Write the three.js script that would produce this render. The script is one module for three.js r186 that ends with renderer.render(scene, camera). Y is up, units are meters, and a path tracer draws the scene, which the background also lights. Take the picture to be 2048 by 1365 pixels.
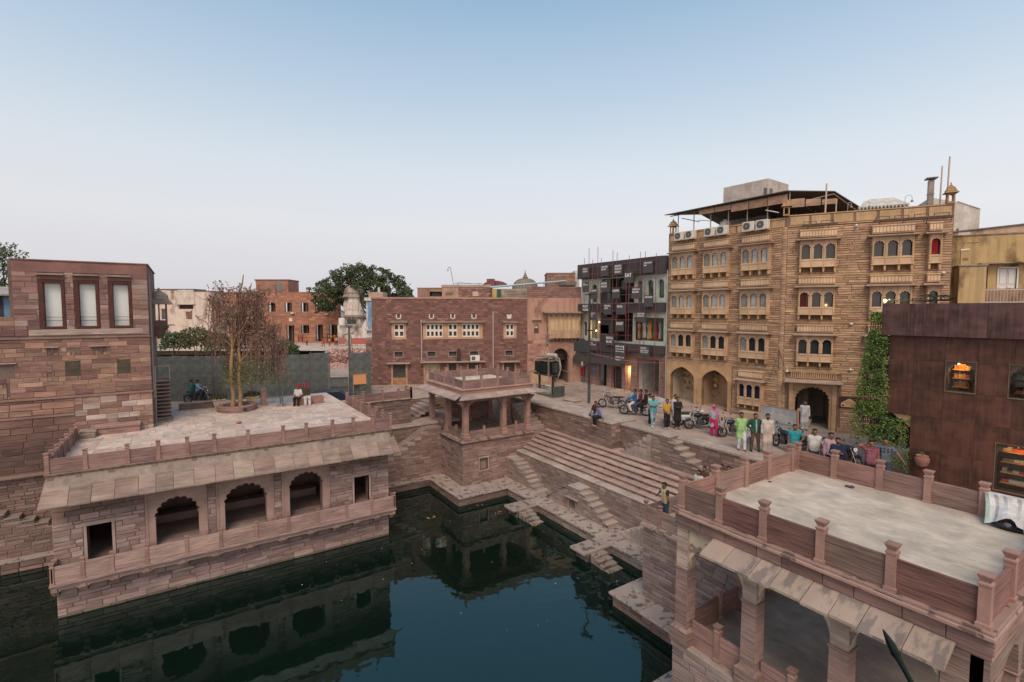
import * as THREE from 'three';

// ---------- camera, sky, sun ----------
const scene = new THREE.Scene();
const camera = new THREE.PerspectiveCamera(68.77, 1024 / 682, 0.05, 3000);
camera.rotation.order = 'YXZ';
camera.rotation.set(THREE.MathUtils.degToRad(-3.51), THREE.MathUtils.degToRad(-33.4), 0);
const renderer = new THREE.WebGLRenderer({ antialias: true });
renderer.setSize(1024, 682);
renderer.toneMapping = THREE.LinearToneMapping;
renderer.toneMappingExposure = 1.07;
renderer.shadowMap.enabled = true;
const SUN = new THREE.Vector3(-0.42, 0.86, 0.62).normalize();   // the dusk glow stands behind the viewer
{
  const clamp0 = x => Math.max(0, Math.min(1, x)), w = 512, h = 256, d = new Float32Array(w * h * 4);
  // radiance by elevation, degrees: colour
  const stops = [[-90, .30, .25, .22], [-4, .42, .38, .37], [0, .64, .625, .655], [4, .71, .70, .735], [9, .75, .765, .80], [15, .67, .735, .80], [22, .49, .61, .745], [32, .28, .44, .62], [50, .27, .40, .52], [90, .28, .36, .43]];
  const az0 = Math.atan2(SUN.z, SUN.x);
  for (let j = 0; j < h; j++) for (let i = 0; i < w; i++) {
    const el = ((j + .5) / h - .5) * 180, az = ((i + .5) / w - .5) * 2 * Math.PI;
    let k = 0; while (k < stops.length - 2 && el > stops[k + 1][0]) k++;
    const a = stops[k], b = stops[k + 1]; let t = Math.min(1, Math.max(0, (el - a[0]) / (b[0] - a[0])));
    const c = [1, 2, 3].map(n => a[n] + (b[n] - a[n]) * t);
    // afterglow round the place where the sun went down
    let da = Math.abs(((az - az0 + 3 * Math.PI) % (2 * Math.PI)) - Math.PI);
    const g = Math.exp(-((da / 1.15) ** 2)) * Math.exp(-((Math.max(el, 0) / 40) ** 2)) * (el > -2 ? 1 : .2);
    const o = (j * w + i) * 4, side = 1 - .13 * (.5 - .5 * Math.cos(az - .2)) * clamp0(1 - el / 40);
    for (let n = 0; n < 3; n++) c[n] *= side;
    d[o] = c[0] + .85 * g; d[o + 1] = c[1] + .6 * g; d[o + 2] = c[2] + .4 * g; d[o + 3] = 1;
  }
  const sky = new THREE.DataTexture(d, w, h, THREE.RGBAFormat, THREE.FloatType);
  sky.mapping = THREE.EquirectangularReflectionMapping; sky.magFilter = sky.minFilter = THREE.LinearFilter; sky.needsUpdate = true;
  scene.background = sky; scene.environment = sky; scene.environmentIntensity = 1;
  scene.backgroundIntensity = 1;
}
const sun = new THREE.DirectionalLight(new THREE.Color(1, .79, .60), 2.3);
sun.position.copy(SUN).multiplyScalar(120); sun.target.position.set(10, -6, -25); sun.position.add(sun.target.position);
sun.castShadow = true; sun.shadow.radius = 56; sun.shadow.mapSize.set(2048, 2048);
Object.assign(sun.shadow.camera, { left: -70, right: 70, top: 70, bottom: -70, near: 1, far: 300 });
scene.add(sun, sun.target);

// ---------- helpers ----------
let seed = 7;
const rnd = () => { seed = (seed + 0x6d2b79f5) | 0; let t = Math.imul(seed ^ (seed >>> 15), 1 | seed); t = (t + Math.imul(t ^ (t >>> 7), 61 | t)) ^ t; return ((t ^ (t >>> 14)) >>> 0) / 4294967296; };
const rr = (a, b) => a + (b - a) * rnd();
const pick = a => a[Math.floor(rnd() * a.length) % a.length];
const clamp = (x, a, b) => Math.min(b, Math.max(a, x));
const jit = (c, j = .1) => { const k = 1 + rr(-j, j); return c.map(x => x * k * (1 + rr(-j, j) * .25)); };
const V = (x, y, z) => new THREE.Vector3(x, y, z);

// a facade's own axes: u along it to the viewer's right, y up, d out of it; ang from +Z towards +X
function frame(x, z, ang) {
  const a = ang * Math.PI / 180, s = Math.sin(a), c = Math.cos(a);
  return new THREE.Matrix4().set(s, 0, -c, x, 0, 1, 0, 0, c, 0, s, z, 0, 0, 0, 1);
}
const at = (m, u, y, d) => { const v = V(u, y, d).applyMatrix4(m); return [v.x, v.y, v.z]; };

class MB {
  constructor(m) { this.P = []; this.N = []; this.U = []; this.C = []; this.m = m; this.c = [.5, .5, .5]; this.o = [0, 0]; }
  color(c) { this.c = c; return this; }
  vert(p, n, uv) { this.P.push(p[0], p[1], p[2]); this.N.push(n[0], n[1], n[2]); this.C.push(this.c[0], this.c[1], this.c[2]); this.U.push(uv[0] + this.o[0], uv[1] + this.o[1]); }
  tri(a, b, c, na, nb, nc) {
    const ux = b[0] - a[0], uy = b[1] - a[1], uz = b[2] - a[2], vx = c[0] - a[0], vy = c[1] - a[1], vz = c[2] - a[2];
    let n = [uy * vz - uz * vy, uz * vx - ux * vz, ux * vy - uy * vx]; const l = Math.hypot(...n); if (l < 1e-12) return this; n = n.map(x => x / l);
    const ax = Math.abs(n[0]), ay = Math.abs(n[1]), az = Math.abs(n[2]);
    const f = ay > ax && ay > az ? p => [p[0], p[2]] : ax > az ? p => [p[2], p[1]] : p => [p[0], p[1]];
    this.vert(a, na || n, f(a)); this.vert(b, nb || n, f(b)); this.vert(c, nc || n, f(c)); return this;
  }
  quad(a, b, c, d) { return this.tri(a, b, c).tri(a, c, d); }
  box(x0, y0, z0, x1, y1, z1, b = 0) {
    if (b <= 0) {
      const A = [x0, y0, z0], B = [x1, y0, z0], C = [x1, y1, z0], D = [x0, y1, z0], E = [x0, y0, z1], F = [x1, y0, z1], G = [x1, y1, z1], H = [x0, y1, z1];
      return this.quad(E, F, G, H).quad(B, A, D, C).quad(F, B, C, G).quad(A, E, H, D).quad(H, G, C, D).quad(A, B, F, E);
    }
    b = Math.min(b, (x1 - x0) * .45, (y1 - y0) * .45, (z1 - z0) * .45);
    const X = [x0, x1], Y = [y0, y1], Z = [z0, z1], s = [1, -1];
    const px = (i, j, k) => [X[i], Y[j] + s[j] * b, Z[k] + s[k] * b], py = (i, j, k) => [X[i] + s[i] * b, Y[j], Z[k] + s[k] * b], pz = (i, j, k) => [X[i] + s[i] * b, Y[j] + s[j] * b, Z[k]];
    this.quad(pz(0, 0, 1), pz(1, 0, 1), pz(1, 1, 1), pz(0, 1, 1)).quad(pz(1, 0, 0), pz(0, 0, 0), pz(0, 1, 0), pz(1, 1, 0));
    this.quad(px(1, 0, 1), px(1, 0, 0), px(1, 1, 0), px(1, 1, 1)).quad(px(0, 0, 0), px(0, 0, 1), px(0, 1, 1), px(0, 1, 0));
    this.quad(py(0, 1, 1), py(1, 1, 1), py(1, 1, 0), py(0, 1, 0)).quad(py(0, 0, 0), py(1, 0, 0), py(1, 0, 1), py(0, 0, 1));
    const fix = (a, c, e, g, n) => { // orient by outward hint
      const ux = c[0] - a[0], uy = c[1] - a[1], uz = c[2] - a[2], vx = e[0] - a[0], vy = e[1] - a[1], vz = e[2] - a[2];
      const dt = (uy * vz - uz * vy) * n[0] + (uz * vx - ux * vz) * n[1] + (ux * vy - uy * vx) * n[2];
      if (g) dt > 0 ? this.quad(a, c, e, g) : this.quad(a, g, e, c); else dt > 0 ? this.tri(a, c, e) : this.tri(a, e, c);
    };
    for (const i of [0, 1]) for (const j of [0, 1]) fix(px(i, j, 0), px(i, j, 1), py(i, j, 1), py(i, j, 0), [-s[i], -s[j], 0]);
    for (const i of [0, 1]) for (const k of [0, 1]) fix(px(i, 0, k), px(i, 1, k), pz(i, 1, k), pz(i, 0, k), [-s[i], 0, -s[k]]);
    for (const j of [0, 1]) for (const k of [0, 1]) fix(py(0, j, k), py(1, j, k), pz(1, j, k), pz(0, j, k), [0, -s[j], -s[k]]);
    for (const i of [0, 1]) for (const j of [0, 1]) for (const k of [0, 1]) fix(px(i, j, k), py(i, j, k), pz(i, j, k), null, [-s[i], -s[j], -s[k]]);
    return this;
  }
  // polygon [[u,y]...] with holes, extruded from d0 to d1 (d1 the outer face)
  ext(poly, holes, d0, d1, back = true) {
    const ccw = p => THREE.ShapeUtils.isClockWise(p) ? p.slice().reverse() : p;
    const v2 = p => p.map(q => new THREE.Vector2(q[0], q[1]));
    const A = ccw(v2(poly)), Hs = (holes || []).map(h => { const q = v2(h); return THREE.ShapeUtils.isClockWise(q) ? q : q.reverse(); });
    const T = THREE.ShapeUtils.triangulateShape(A, Hs), all = [A, ...Hs].flat();
    for (const [i, j, k] of T) {
      const a = all[i], b = all[j], c = all[k];
      this.tri([a.x, a.y, d1], [b.x, b.y, d1], [c.x, c.y, d1]);
      if (back) this.tri([a.x, a.y, d0], [c.x, c.y, d0], [b.x, b.y, d0]);
    }
    for (const R of [A, ...Hs]) for (let i = 0; i < R.length; i++) {
      const a = R[i], b = R[(i + 1) % R.length];
      this.quad([a.x, a.y, d0], [b.x, b.y, d0], [b.x, b.y, d1], [a.x, a.y, d1]);
    }
    return this;
  }
  cyl(a, b, r0, r1 = r0, seg = 8, cap = true) {
    const A = V(...a), B = V(...b), w = B.clone().sub(A); if (w.length() < 1e-6) return this; w.normalize();
    const u = Math.abs(w.y) < .9 ? V(0, 1, 0).cross(w).normalize() : V(1, 0, 0).cross(w).normalize(), v = w.clone().cross(u);
    const pt = (C, r, t) => { const c = Math.cos(t), s = Math.sin(t); return [C.x + (u.x * c + v.x * s) * r, C.y + (u.y * c + v.y * s) * r, C.z + (u.z * c + v.z * s) * r]; };
    const nn = t => { const c = Math.cos(t), s = Math.sin(t); return [u.x * c + v.x * s, u.y * c + v.y * s, u.z * c + v.z * s]; };
    for (let i = 0; i < seg; i++) {
      const t0 = i / seg * 2 * Math.PI, t1 = (i + 1) / seg * 2 * Math.PI, n0 = nn(t0), n1 = nn(t1);
      const p = pt(A, r0, t0), q = pt(A, r0, t1), r = pt(B, r1, t1), s = pt(B, r1, t0);
      this.tri(p, q, r, n0, n1, n1); this.tri(p, r, s, n0, n1, n0);
      if (cap) { if (r0 > 1e-4) this.tri([A.x, A.y, A.z], q, p); if (r1 > 1e-4) this.tri([B.x, B.y, B.z], s, r); }
    }
    return this;
  }
  tube(pts, r, seg = 6) { for (let i = 0; i + 1 < pts.length; i++) this.cyl(pts[i], pts[i + 1], Array.isArray(r) ? r[i] : r, Array.isArray(r) ? r[i + 1] : r, seg, i === 0 || i === pts.length - 2); return this; }
  lathe(prof, x, y, z, seg = 16) {
    for (let i = 0; i + 1 < prof.length; i++) {
      const [r0, y0] = prof[i], [r1, y1] = prof[i + 1], nl = Math.hypot(y1 - y0, r0 - r1) || 1, nr = (y1 - y0) / nl, ny = (r0 - r1) / nl;
      for (let k = 0; k < seg; k++) {
        const t0 = k / seg * 2 * Math.PI, t1 = (k + 1) / seg * 2 * Math.PI, P = (r, t, h) => [x + r * Math.cos(t), y + h, z - r * Math.sin(t)], n = t => [nr * Math.cos(t), ny, -nr * Math.sin(t)];
        this.tri(P(r0, t0, y0), P(r0, t1, y0), P(r1, t1, y1), n(t0), n(t1), n(t1)); this.tri(P(r0, t0, y0), P(r1, t1, y1), P(r1, t0, y1), n(t0), n(t1), n(t0));
      }
    }
    return this;
  }
  // a square post: [[half width, y]...]
  post(prof, x, y, z) {
    for (let i = 0; i + 1 < prof.length; i++) {
      const [a, h0] = prof[i], [b, h1] = prof[i + 1], c = [[-1, 1], [1, 1], [1, -1], [-1, -1]];
      for (let k = 0; k < 4; k++) { const p = c[k], q = c[(k + 1) % 4]; this.quad([x + a * p[0], y + h0, z + a * p[1]], [x + a * q[0], y + h0, z + a * q[1]], [x + b * q[0], y + h1, z + b * q[1]], [x + b * p[0], y + h1, z + b * p[1]]); }
    }
    const [t, h] = prof[prof.length - 1]; return this.quad([x - t, y + h, z + t], [x + t, y + h, z + t], [x + t, y + h, z - t], [x - t, y + h, z - t]);
  }
  ball(x, y, z, rx, ry = rx, rz = rx, seg = 10, rows = 7) {
    const p = (i, j) => { const t = i / seg * 2 * Math.PI, f = j / rows * Math.PI - Math.PI / 2; return [Math.cos(t) * Math.cos(f), Math.sin(f), -Math.sin(t) * Math.cos(f)]; };
    const q = n => [x + n[0] * rx, y + n[1] * ry, z + n[2] * rz], nm = n => { const v = [n[0] / rx, n[1] / ry, n[2] / rz], l = Math.hypot(...v); return v.map(k => k / l); };
    for (let j = 0; j < rows; j++) for (let i = 0; i < seg; i++) {
      const a = p(i, j), b = p(i + 1, j), c = p(i + 1, j + 1), d = p(i, j + 1);
      this.tri(q(a), q(b), q(c), nm(a), nm(b), nm(c)); this.tri(q(a), q(c), q(d), nm(a), nm(c), nm(d));
    }
    return this;
  }
  add(o, m) { // append another builder, placed by m
    const nm = m && new THREE.Matrix3().getNormalMatrix(m), v = V();
    for (let i = 0; i < o.P.length; i += 3) {
      v.set(o.P[i], o.P[i + 1], o.P[i + 2]); if (m) v.applyMatrix4(m); this.P.push(v.x, v.y, v.z);
      v.set(o.N[i], o.N[i + 1], o.N[i + 2]); if (m) v.applyMatrix3(nm).normalize(); this.N.push(v.x, v.y, v.z);
      this.C.push(o.C[i], o.C[i + 1], o.C[i + 2]);
    }
    for (const x of o.U) this.U.push(x);
    return this;
  }
  center() { let s = [0, 0, 0], n = this.P.length / 3; for (let i = 0; i < this.P.length; i++) s[i % 3] += this.P[i]; s = s.map(x => x / n); return this.m ? at(this.m, ...s) : s; }
  geo(base) {
    const g = new THREE.BufferGeometry();
    g.setAttribute('position', new THREE.Float32BufferAttribute(this.P, 3)); g.setAttribute('normal', new THREE.Float32BufferAttribute(this.N, 3));
    g.setAttribute('uv', new THREE.Float32BufferAttribute(this.U, 2)); g.setAttribute('color', new THREE.Float32BufferAttribute(this.C, 3));
    if (this.m) g.applyMatrix4(this.m);
    if (base) g.translate(-base[0], -base[1], -base[2]);
    return g;
  }
}

const used = {};
const numbered = n => { used[n] = (used[n] || 0) + 1; return used[n] === 1 ? n : n + '_' + String(used[n] - 1).padStart(3, '0'); };
const finish = (o, label, category, group, kind) => { if (label) o.userData.label = label; if (category) o.userData.category = category; if (group) o.userData.group = group; if (kind) o.userData.kind = kind; return o; };
function thing(name, label, category, base = [0, 0, 0], group) {
  const o = new THREE.Group(); o.name = numbered(name); o.position.set(...base); o.base = base; scene.add(o); return finish(o, label, category, group);
}
function part(parent, name, mb, mat, label) {
  const m = new THREE.Mesh(mb.geo(parent.base), mat); m.name = name; m.base = parent.base; m.castShadow = m.receiveShadow = true; parent.add(m); if (label) m.userData.label = label; return m;
}
function solo(name, label, category, mb, mat, base, group, kind) {
  base = base || mb.center(); const m = new THREE.Mesh(mb.geo(base), mat); m.name = numbered(name); m.position.set(...base); m.base = base; m.castShadow = m.receiveShadow = true; scene.add(m); return finish(m, label, category, group, kind);
}
function ground(name, mb, mat) { const m = new THREE.Mesh(mb.geo([0, 0, 0]), mat); m.name = numbered(name); m.base = [0, 0, 0]; m.receiveShadow = true; m.castShadow = true; scene.add(m); m.userData.kind = 'structure'; return m; }
function copyOf(o, pos, turn, label, group) { const c = o.clone(); c.name = numbered(o.name.replace(/_\d+$/, '')); c.position.set(...pos); c.rotation.y = turn; c.userData = { ...o.userData }; finish(c, label, null, group); scene.add(c); return c; }

// many pieces: the ones that show largest become meshes of their own, the rest one part of stuff
const camInv = (() => { camera.updateMatrixWorld(); return camera.matrixWorld.clone().invert(); })(), tanV = Math.tan(camera.fov * Math.PI / 360);
function shown(c) { const v = V(...c).applyMatrix4(camInv); if (v.z > -.2) return 1e6; const out = Math.max(Math.abs(v.x / v.z) / (tanV * 1.5), Math.abs(v.y / v.z) / tanV) > 1.04; return -v.z * (out ? 50 : 1); }
class Pieces {
  constructor() { this.a = []; }
  push(mb) { if (mb.P.length) this.a.push(mb); return this; }
  flush(parent, name, mat, max = 300, rest = name + 'work') {
    const a = this.a.map(mb => ({ mb, d: shown(mb.center()) })).sort((p, q) => p.d - q.d);
    a.slice(0, max).forEach(p => part(parent, name, p.mb, mat));
    if (a.length > max) {
      const all = new MB(); for (const p of a.slice(max)) all.add(p.mb, p.mb.m);
      part(parent, rest, all, mat).userData.kind = 'stuff';
    }
  }
}
// one dressed stone with chamfered arrises, corners in wall axes
function stone(m, q, proud, c, cham = .012) {
  const mb = new MB(m).color(c); mb.o = [rr(0, 9), rr(0, 9)];
  const cx = (q[0][0] + q[1][0] + q[2][0] + q[3][0]) / 4, cy = (q[0][1] + q[1][1] + q[2][1] + q[3][1]) / 4;
  const f = q.map(([x, y]) => { const dx = x - cx, dy = y - cy; return [x - Math.sign(dx) * Math.min(cham, Math.abs(dx) * .4), y - Math.sign(dy) * Math.min(cham, Math.abs(dy) * .4), proud + rr(-.004, .004)]; });
  const b = q.map(([x, y]) => [x, y, -.02]), e = q.map(([x, y]) => [x, y, proud * .45]);
  mb.quad(f[0], f[1], f[2], f[3]);
  for (let i = 0; i < 4; i++) { const j = (i + 1) % 4; mb.quad(b[i], b[j], e[j], e[i]); mb.quad(e[i], e[j], f[j], f[i]); }
  return mb;
}
// stone courses over [u0,u1]x[y0,y1]; holes [[u0,u1,y0,y1]]; top(u) limits the height
function courses(ps, m, u0, u1, y0, y1, o) {
  const holes = o.holes || [], gap = o.gap ?? .012;
  let y = y0;
  while (y < y1 - .02) {
    let h = rr(...o.h); if (y + h > y1 - o.h[0] * .55) h = y1 - y;
    let u = u0, first = true;
    while (u < u1 - .01) {
      let l = rr(...o.l) * (first ? rr(.4, 1) : 1); first = false; if (u + l > u1 - o.l[0] * .5) l = u1 - u;
      let segs = [[u, u + l, y, y + h]];
      for (const [a, b, c, d] of holes) {
        const nx = [];
        for (const s of segs) {
          if (s[1] <= a + .005 || s[0] >= b - .005 || s[3] <= c + .005 || s[2] >= d - .005) { nx.push(s); continue; }
          if (s[0] < a - .04) nx.push([s[0], a, s[2], s[3]]);
          if (s[1] > b + .04) nx.push([b, s[1], s[2], s[3]]);
          const m0 = Math.max(s[0], a), m1 = Math.min(s[1], b);
          if (s[3] > d + .03) nx.push([m0, m1, d, s[3]]);
          if (s[2] < c - .03) nx.push([m0, m1, s[2], c]);
        }
        segs = nx;
      }
      for (const [a, b, c, d] of segs) {
        if (b - a < .03) continue;
        let tl = d, tr = d;
        if (o.top) { tl = Math.min(d, o.top(a + .01)); tr = Math.min(d, o.top(b - .01)); if (tl - c < .03 && tr - c < .03) continue; tl = Math.max(tl, c + .015); tr = Math.max(tr, c + .015); }
        const w = (o.wob ?? .006), j = () => rr(-w, w);
        const g = gap / 2;
        ps.push(stone(m, [[a + g + j() * .5, c + g + j() * .5], [b - g + j() * .5, c + g + j() * .5], [b - g, tr - g + j() * .5], [a + g, tl - g + j() * .5]], (o.proud ?? .022) * rr(.6, 1.25), jit(o.tone ? o.tone((a + b) / 2, (c + d) / 2) : pick(o.cols), o.jit ?? .13), o.cham));
      }
      u += l;
    }
    y += h;
  }
}
const rect = (a, b, c, d) => [[a, c], [b, c], [b, d], [a, d]];
// a many-foiled arch opening: feet at y0, springing at ys, crown at yt
function foil(uc, hw, y0, ys, yt, n = 7, pointed = 0) {
  const out = [[uc - hw, y0], [uc + hw, y0], [uc + hw, ys]], base = [];
  for (let k = 0; k <= n; k++) { const t = k / n * Math.PI; base.push([uc + hw * .94 * Math.cos(t), ys + (yt - ys) * .9 * (Math.sin(t) + pointed * Math.max(0, 1 - Math.abs(Math.cos(t)) * 3) * .15)]); }
  for (let k = 0; k < n; k++) {
    const a = base[k], b = base[k + 1], mx = (a[0] + b[0]) / 2, my = (a[1] + b[1]) / 2, dx = b[0] - a[0], dy = b[1] - a[1], L = Math.hypot(dx, dy), nx = dy / L, ny = -dx / L;
    out.push(a);
    for (let s = 1; s < 4; s++) { const t = s / 4 * Math.PI; out.push([mx - dx / 2 * Math.cos(t) + nx * L * .42 * Math.sin(t), my - dy / 2 * Math.cos(t) + ny * L * .42 * Math.sin(t)]); }
  }
  out.push(base[n], [uc - hw, ys]); return out;
}
function roundArch(uc, hw, y0, ys, yt, n = 10, point = 0) { const o = [[uc - hw, y0], [uc + hw, y0]]; for (let k = 0; k <= n; k++) { const t = k / n * Math.PI, s = Math.sin(t); o.push([uc + hw * Math.cos(t), ys + (yt - ys) * (s * (1 - point) + point * (1 - Math.abs(Math.cos(t)) ** 1.15))]); } return o; }

// ---------- textures ----------
function noiseTex(size, f) { // f(x,y in 0..1) -> grey or rgb 0..1
  const d = new Uint8Array(size * size * 4);
  for (let y = 0; y < size; y++) for (let x = 0; x < size; x++) {
    const v = f(x / size, y / size), o = (y * size + x) * 4, rgb = Array.isArray(v) ? v : [v, v, v];
    for (let k = 0; k < 3; k++) d[o + k] = clamp(rgb[k], 0, 1) * 255; d[o + 3] = 255;
  }
  const t = new THREE.DataTexture(d, size, size, THREE.RGBAFormat); t.wrapS = t.wrapT = THREE.RepeatWrapping; t.magFilter = t.minFilter = THREE.LinearFilter; t.needsUpdate = true; return t;
}
const lat = {};
function vnoise(x, y, px, py, s) { // tiling value noise, periods px, py
  const key = px + ',' + py + ',' + s; let L = lat[key];
  if (!L) { L = lat[key] = new Float32Array(px * py); let q = s * 7919 + px * 131 + py; for (let i = 0; i < L.length; i++) { q = Math.imul(q ^ (q >>> 13), 0x5bd1e995) + 0x9e3779b9 + i | 0; L[i] = ((q ^ (q >>> 15)) >>> 0) / 4294967296; } }
  x *= px; y *= py; const xi = Math.floor(x), yi = Math.floor(y); let fx = x - xi, fy = y - yi; fx = fx * fx * (3 - 2 * fx); fy = fy * fy * (3 - 2 * fy);
  const g = (i, j) => L[((j % py + py) % py) * px + ((i % px + px) % px)];
  return (g(xi, yi) * (1 - fx) + g(xi + 1, yi) * fx) * (1 - fy) + (g(xi, yi + 1) * (1 - fx) + g(xi + 1, yi + 1) * fx) * fy;
}
function fbm(x, y, px, py, s, oct = 5, gain = .55) { let a = 0, w = 1, t = 0; for (let i = 0; i < oct; i++) { a += w * vnoise(x, y, px << i, py << i, s + i); t += w; w *= gain; } return a / t; }
const tGrain = noiseTex(512, (x, y) => { const a = fbm(x, y, 4, 4, 1, 7, .62), b = fbm(x, y, 5, 28, 2, 4), c = vnoise(x, y, 256, 256, 3); return .60 + .42 * (a - .5) * 1.7 + .16 * (b - .5) + .10 * (c - .5) + .2; });
const tLayer = noiseTex(512, (x, y) => { const a = fbm(x, y, 3, 4, 11, 6, .6), b = fbm(x, y, 4, 48, 12, 4, .6), c = fbm(x, y, 3, 9, 14, 3); return .78 + .5 * (a - .5) + .6 * (b - .5) + .4 * (c - .5); });
const tBlot = noiseTex(512, (x, y) => { const a = fbm(x, y, 5, 5, 21, 6, .6), s = clamp((fbm(x, y, 11, 11, 31, 5, .5) - .60) * 12, 0, 1), b = vnoise(x, y, 200, 200, 5); return (.83 + .35 * (a - .5) + .1 * (b - .5)) * (1 - .6 * s); });
const tLichen = noiseTex(512, (x, y) => { const a = fbm(x, y, 6, 3, 41, 6, .6), s = clamp((fbm(x, y, 10, 4, 43, 5, .6) - .5) * 7, 0, 1), b = vnoise(x, y, 220, 220, 5); const k = .85 + .3 * (a - .5) + .08 * (b - .5); return [k * (1 - .45 * s), k * (1 - .41 * s), k * (1 - .35 * s)]; });
const tPeel = noiseTex(1024, (x, y) => { const s = clamp((fbm(x, y, 7, 4, 51, 6, .62) - .50) * 6, 0, 1), v = fbm(x, y, 40, 3, 55, 4), k = .92 + .2 * (fbm(x, y, 20, 20, 53, 4) - .5) - .25 * clamp((v - .5) * 3, 0, 1); return [k * (1 - .62 * s), k * (1 - .68 * s), k * (1 - .70 * s)]; });
const tRust = noiseTex(1024, (x, y) => { const a = fbm(x, y, 5, 5, 61, 7, .6), s = fbm(x, y, 60, 4, 62, 5, .6), q = fbm(x, y, 8, 20, 66, 5, .6); const k = .62 + 1.15 * (a - .5) + .75 * (s - .5) + .4 * (q - .5); return [k * 1.1, k * (.95 + .5 * (q - .5)), k * (.95 + .6 * (a - .5))]; });
const tPave = noiseTex(1024, (x, y) => { const a = fbm(x, y, 4, 4, 71, 7, .62), b = fbm(x, y, 14, 5, 72, 5, .6), c = vnoise(x, y, 400, 400, 73), s = clamp((fbm(x, y, 18, 9, 75, 5, .6) - .57) * 6, 0, 1); return .80 + .75 * (a - .5) + .34 * (b - .5) + .13 * (c - .5) + .14 * s; });
function mat(o) {
  const m = new (o.phys ? THREE.MeshPhysicalMaterial : THREE.MeshStandardMaterial)({ color: 0xffffff, vertexColors: o.vc !== false, roughness: o.r ?? .9, metalness: o.metal ?? 0 });
  m.name = o.name || 'surface';
  if (o.map) { const t = o.map.clone(); t.repeat.set(1 / o.size, 1 / (o.sizeY || o.size)); t.needsUpdate = true; m.map = t; if (o.bump) { m.bumpMap = t; m.bumpScale = o.bump; } }
  if (o.phys) Object.assign(m, o.phys);
  if (o.emit) { m.emissive = new THREE.Color().setRGB(...o.emit); }
  return m;
}
const M = {
  stone: mat({ name: 'sandstone', map: tGrain, size: 2.2, bump: .025 }),
  layer: mat({ name: 'bedded_sandstone', map: tLayer, size: 2.2, bump: .035 }),
  blot: mat({ name: 'stained_stone', map: tBlot, size: 2.6, bump: .01 }),
  lichen: mat({ name: 'lichened_stone', map: tLichen, size: 2.2, bump: .01 }),
  peel: mat({ name: 'peeling_plaster', map: tPeel, size: 9, bump: .01 }),
  plaster: mat({ name: 'plaster', map: tPave, size: 3.4, bump: .006 }),
  rust: mat({ name: 'weathered_steel', map: tRust, size: 3.2, r: .62, bump: .002 }),
  pave: mat({ name: 'paving', map: tPave, size: 3, bump: .01 }),
  dust: mat({ name: 'dusty_ground', map: tPave, size: 7, bump: .012 }),
  paint: mat({ name: 'paint', r: .45 }),
  matt: mat({ name: 'matt_paint', r: .85 }),
  cloth: mat({ name: 'cloth', map: tGrain, size: .6, r: .95, bump: .03 }),
  skin: mat({ name: 'skin', r: .6 }),
  metal: mat({ name: 'metal', r: .35, metal: .9 }),
  steel: mat({ name: 'dull_steel', r: .5, metal: .6, map: tGrain, size: .8 }),
  rubber: mat({ name: 'rubber', r: .8 }),
  glass: mat({ name: 'window_glass', r: .06, phys: { specularIntensity: 1, ior: 1.5 } }),
  pane: mat({ name: 'clear_pane', r: .02, vc: false, phys: { transmission: 1, thickness: 0, ior: 1.5 } }),
  leaf: mat({ name: 'leaf', r: .7, phys: { transmission: .25, thickness: 0 } }),
  bark: mat({ name: 'bark', map: tGrain, size: .6, bump: .01 }),
  wood: mat({ name: 'wood', map: tLayer, size: .8, bump: .003, r: .7 }),
};
// linear base colours
const PINK = [[.40, .245, .21], [.37, .225, .195], [.43, .275, .24], [.345, .21, .185], [.41, .265, .235]];
const PALE = [[.39, .275, .255], [.355, .245, .23], [.42, .305, .285], [.32, .22, .20], [.37, .255, .23]];
const DARK = [[.22, .145, .125], [.19, .125, .11], [.25, .165, .14], [.205, .135, .12], [.27, .185, .16]];
const MORTAR = [.44, .37, .33], RED = [.365, .185, .155];
// ================= the stepwell =================
const WY = -11, ST = -6.42;                       // water level, street level
{ // water and the bed below it
  const w = new MB().color([1, 1, 1]); w.quad([-16, WY, 8], [18.2, WY, 8], [18.2, WY, -31], [-16, WY, -31]);
  const tRip = noiseTex(1024, (x, y) => { const cx = .515, cy = .42, r = Math.hypot(x - cx, y - cy); return .5 + .5 * (fbm(x, y, 40, 40, 91, 3) - .5) * .5 + .12 * (fbm(x, y, 7, 7, 95, 2) - .5) + .05 * Math.sin(r * 420) * Math.exp(-((r / .035) ** 2)); });
  const t = tRip.clone(); t.repeat.set(1 / 26, 1 / 26); t.needsUpdate = true;
  const wm = new THREE.MeshPhysicalMaterial({ color: new THREE.Color().setRGB(.0035, .010, .0065), roughness: .03, specularColor: new THREE.Color().setRGB(.24, .74, .85), ior: 1.75, bumpMap: t, bumpScale: .025, transmission: 0 });
  wm.name = 'water'; ground('water', w, wm);
}
// ---- helpers for railings ----
function railPost(t, m, u, y, d, h = .72, w = .062) {
  part(t, 'railing_post', new MB(m).color(jit([.36, .215, .185], .08)).post([[w * 1.25, 0], [w * 1.25, .06], [w, .075], [w, h - .17], [w * 1.15, h - .16], [w * 1.15, h - .13], [w * .78, h - .105], [w * 1.3, h - .02], [w * 1.3, h]], u, y, d), M.stone);
}
function railPanel(t, m, u0, u1, y, d0, d1, h = .54, c) { // slab set between posts
  const mb = new MB(m).color(c || jit([.28, .175, .155], .12)); mb.o = [rr(0, 5), rr(0, 5)];
  mb.box(u0, y, d0, u1, y + h, d1, .008); part(t, 'railing_panel', mb, M.layer);
}
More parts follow.
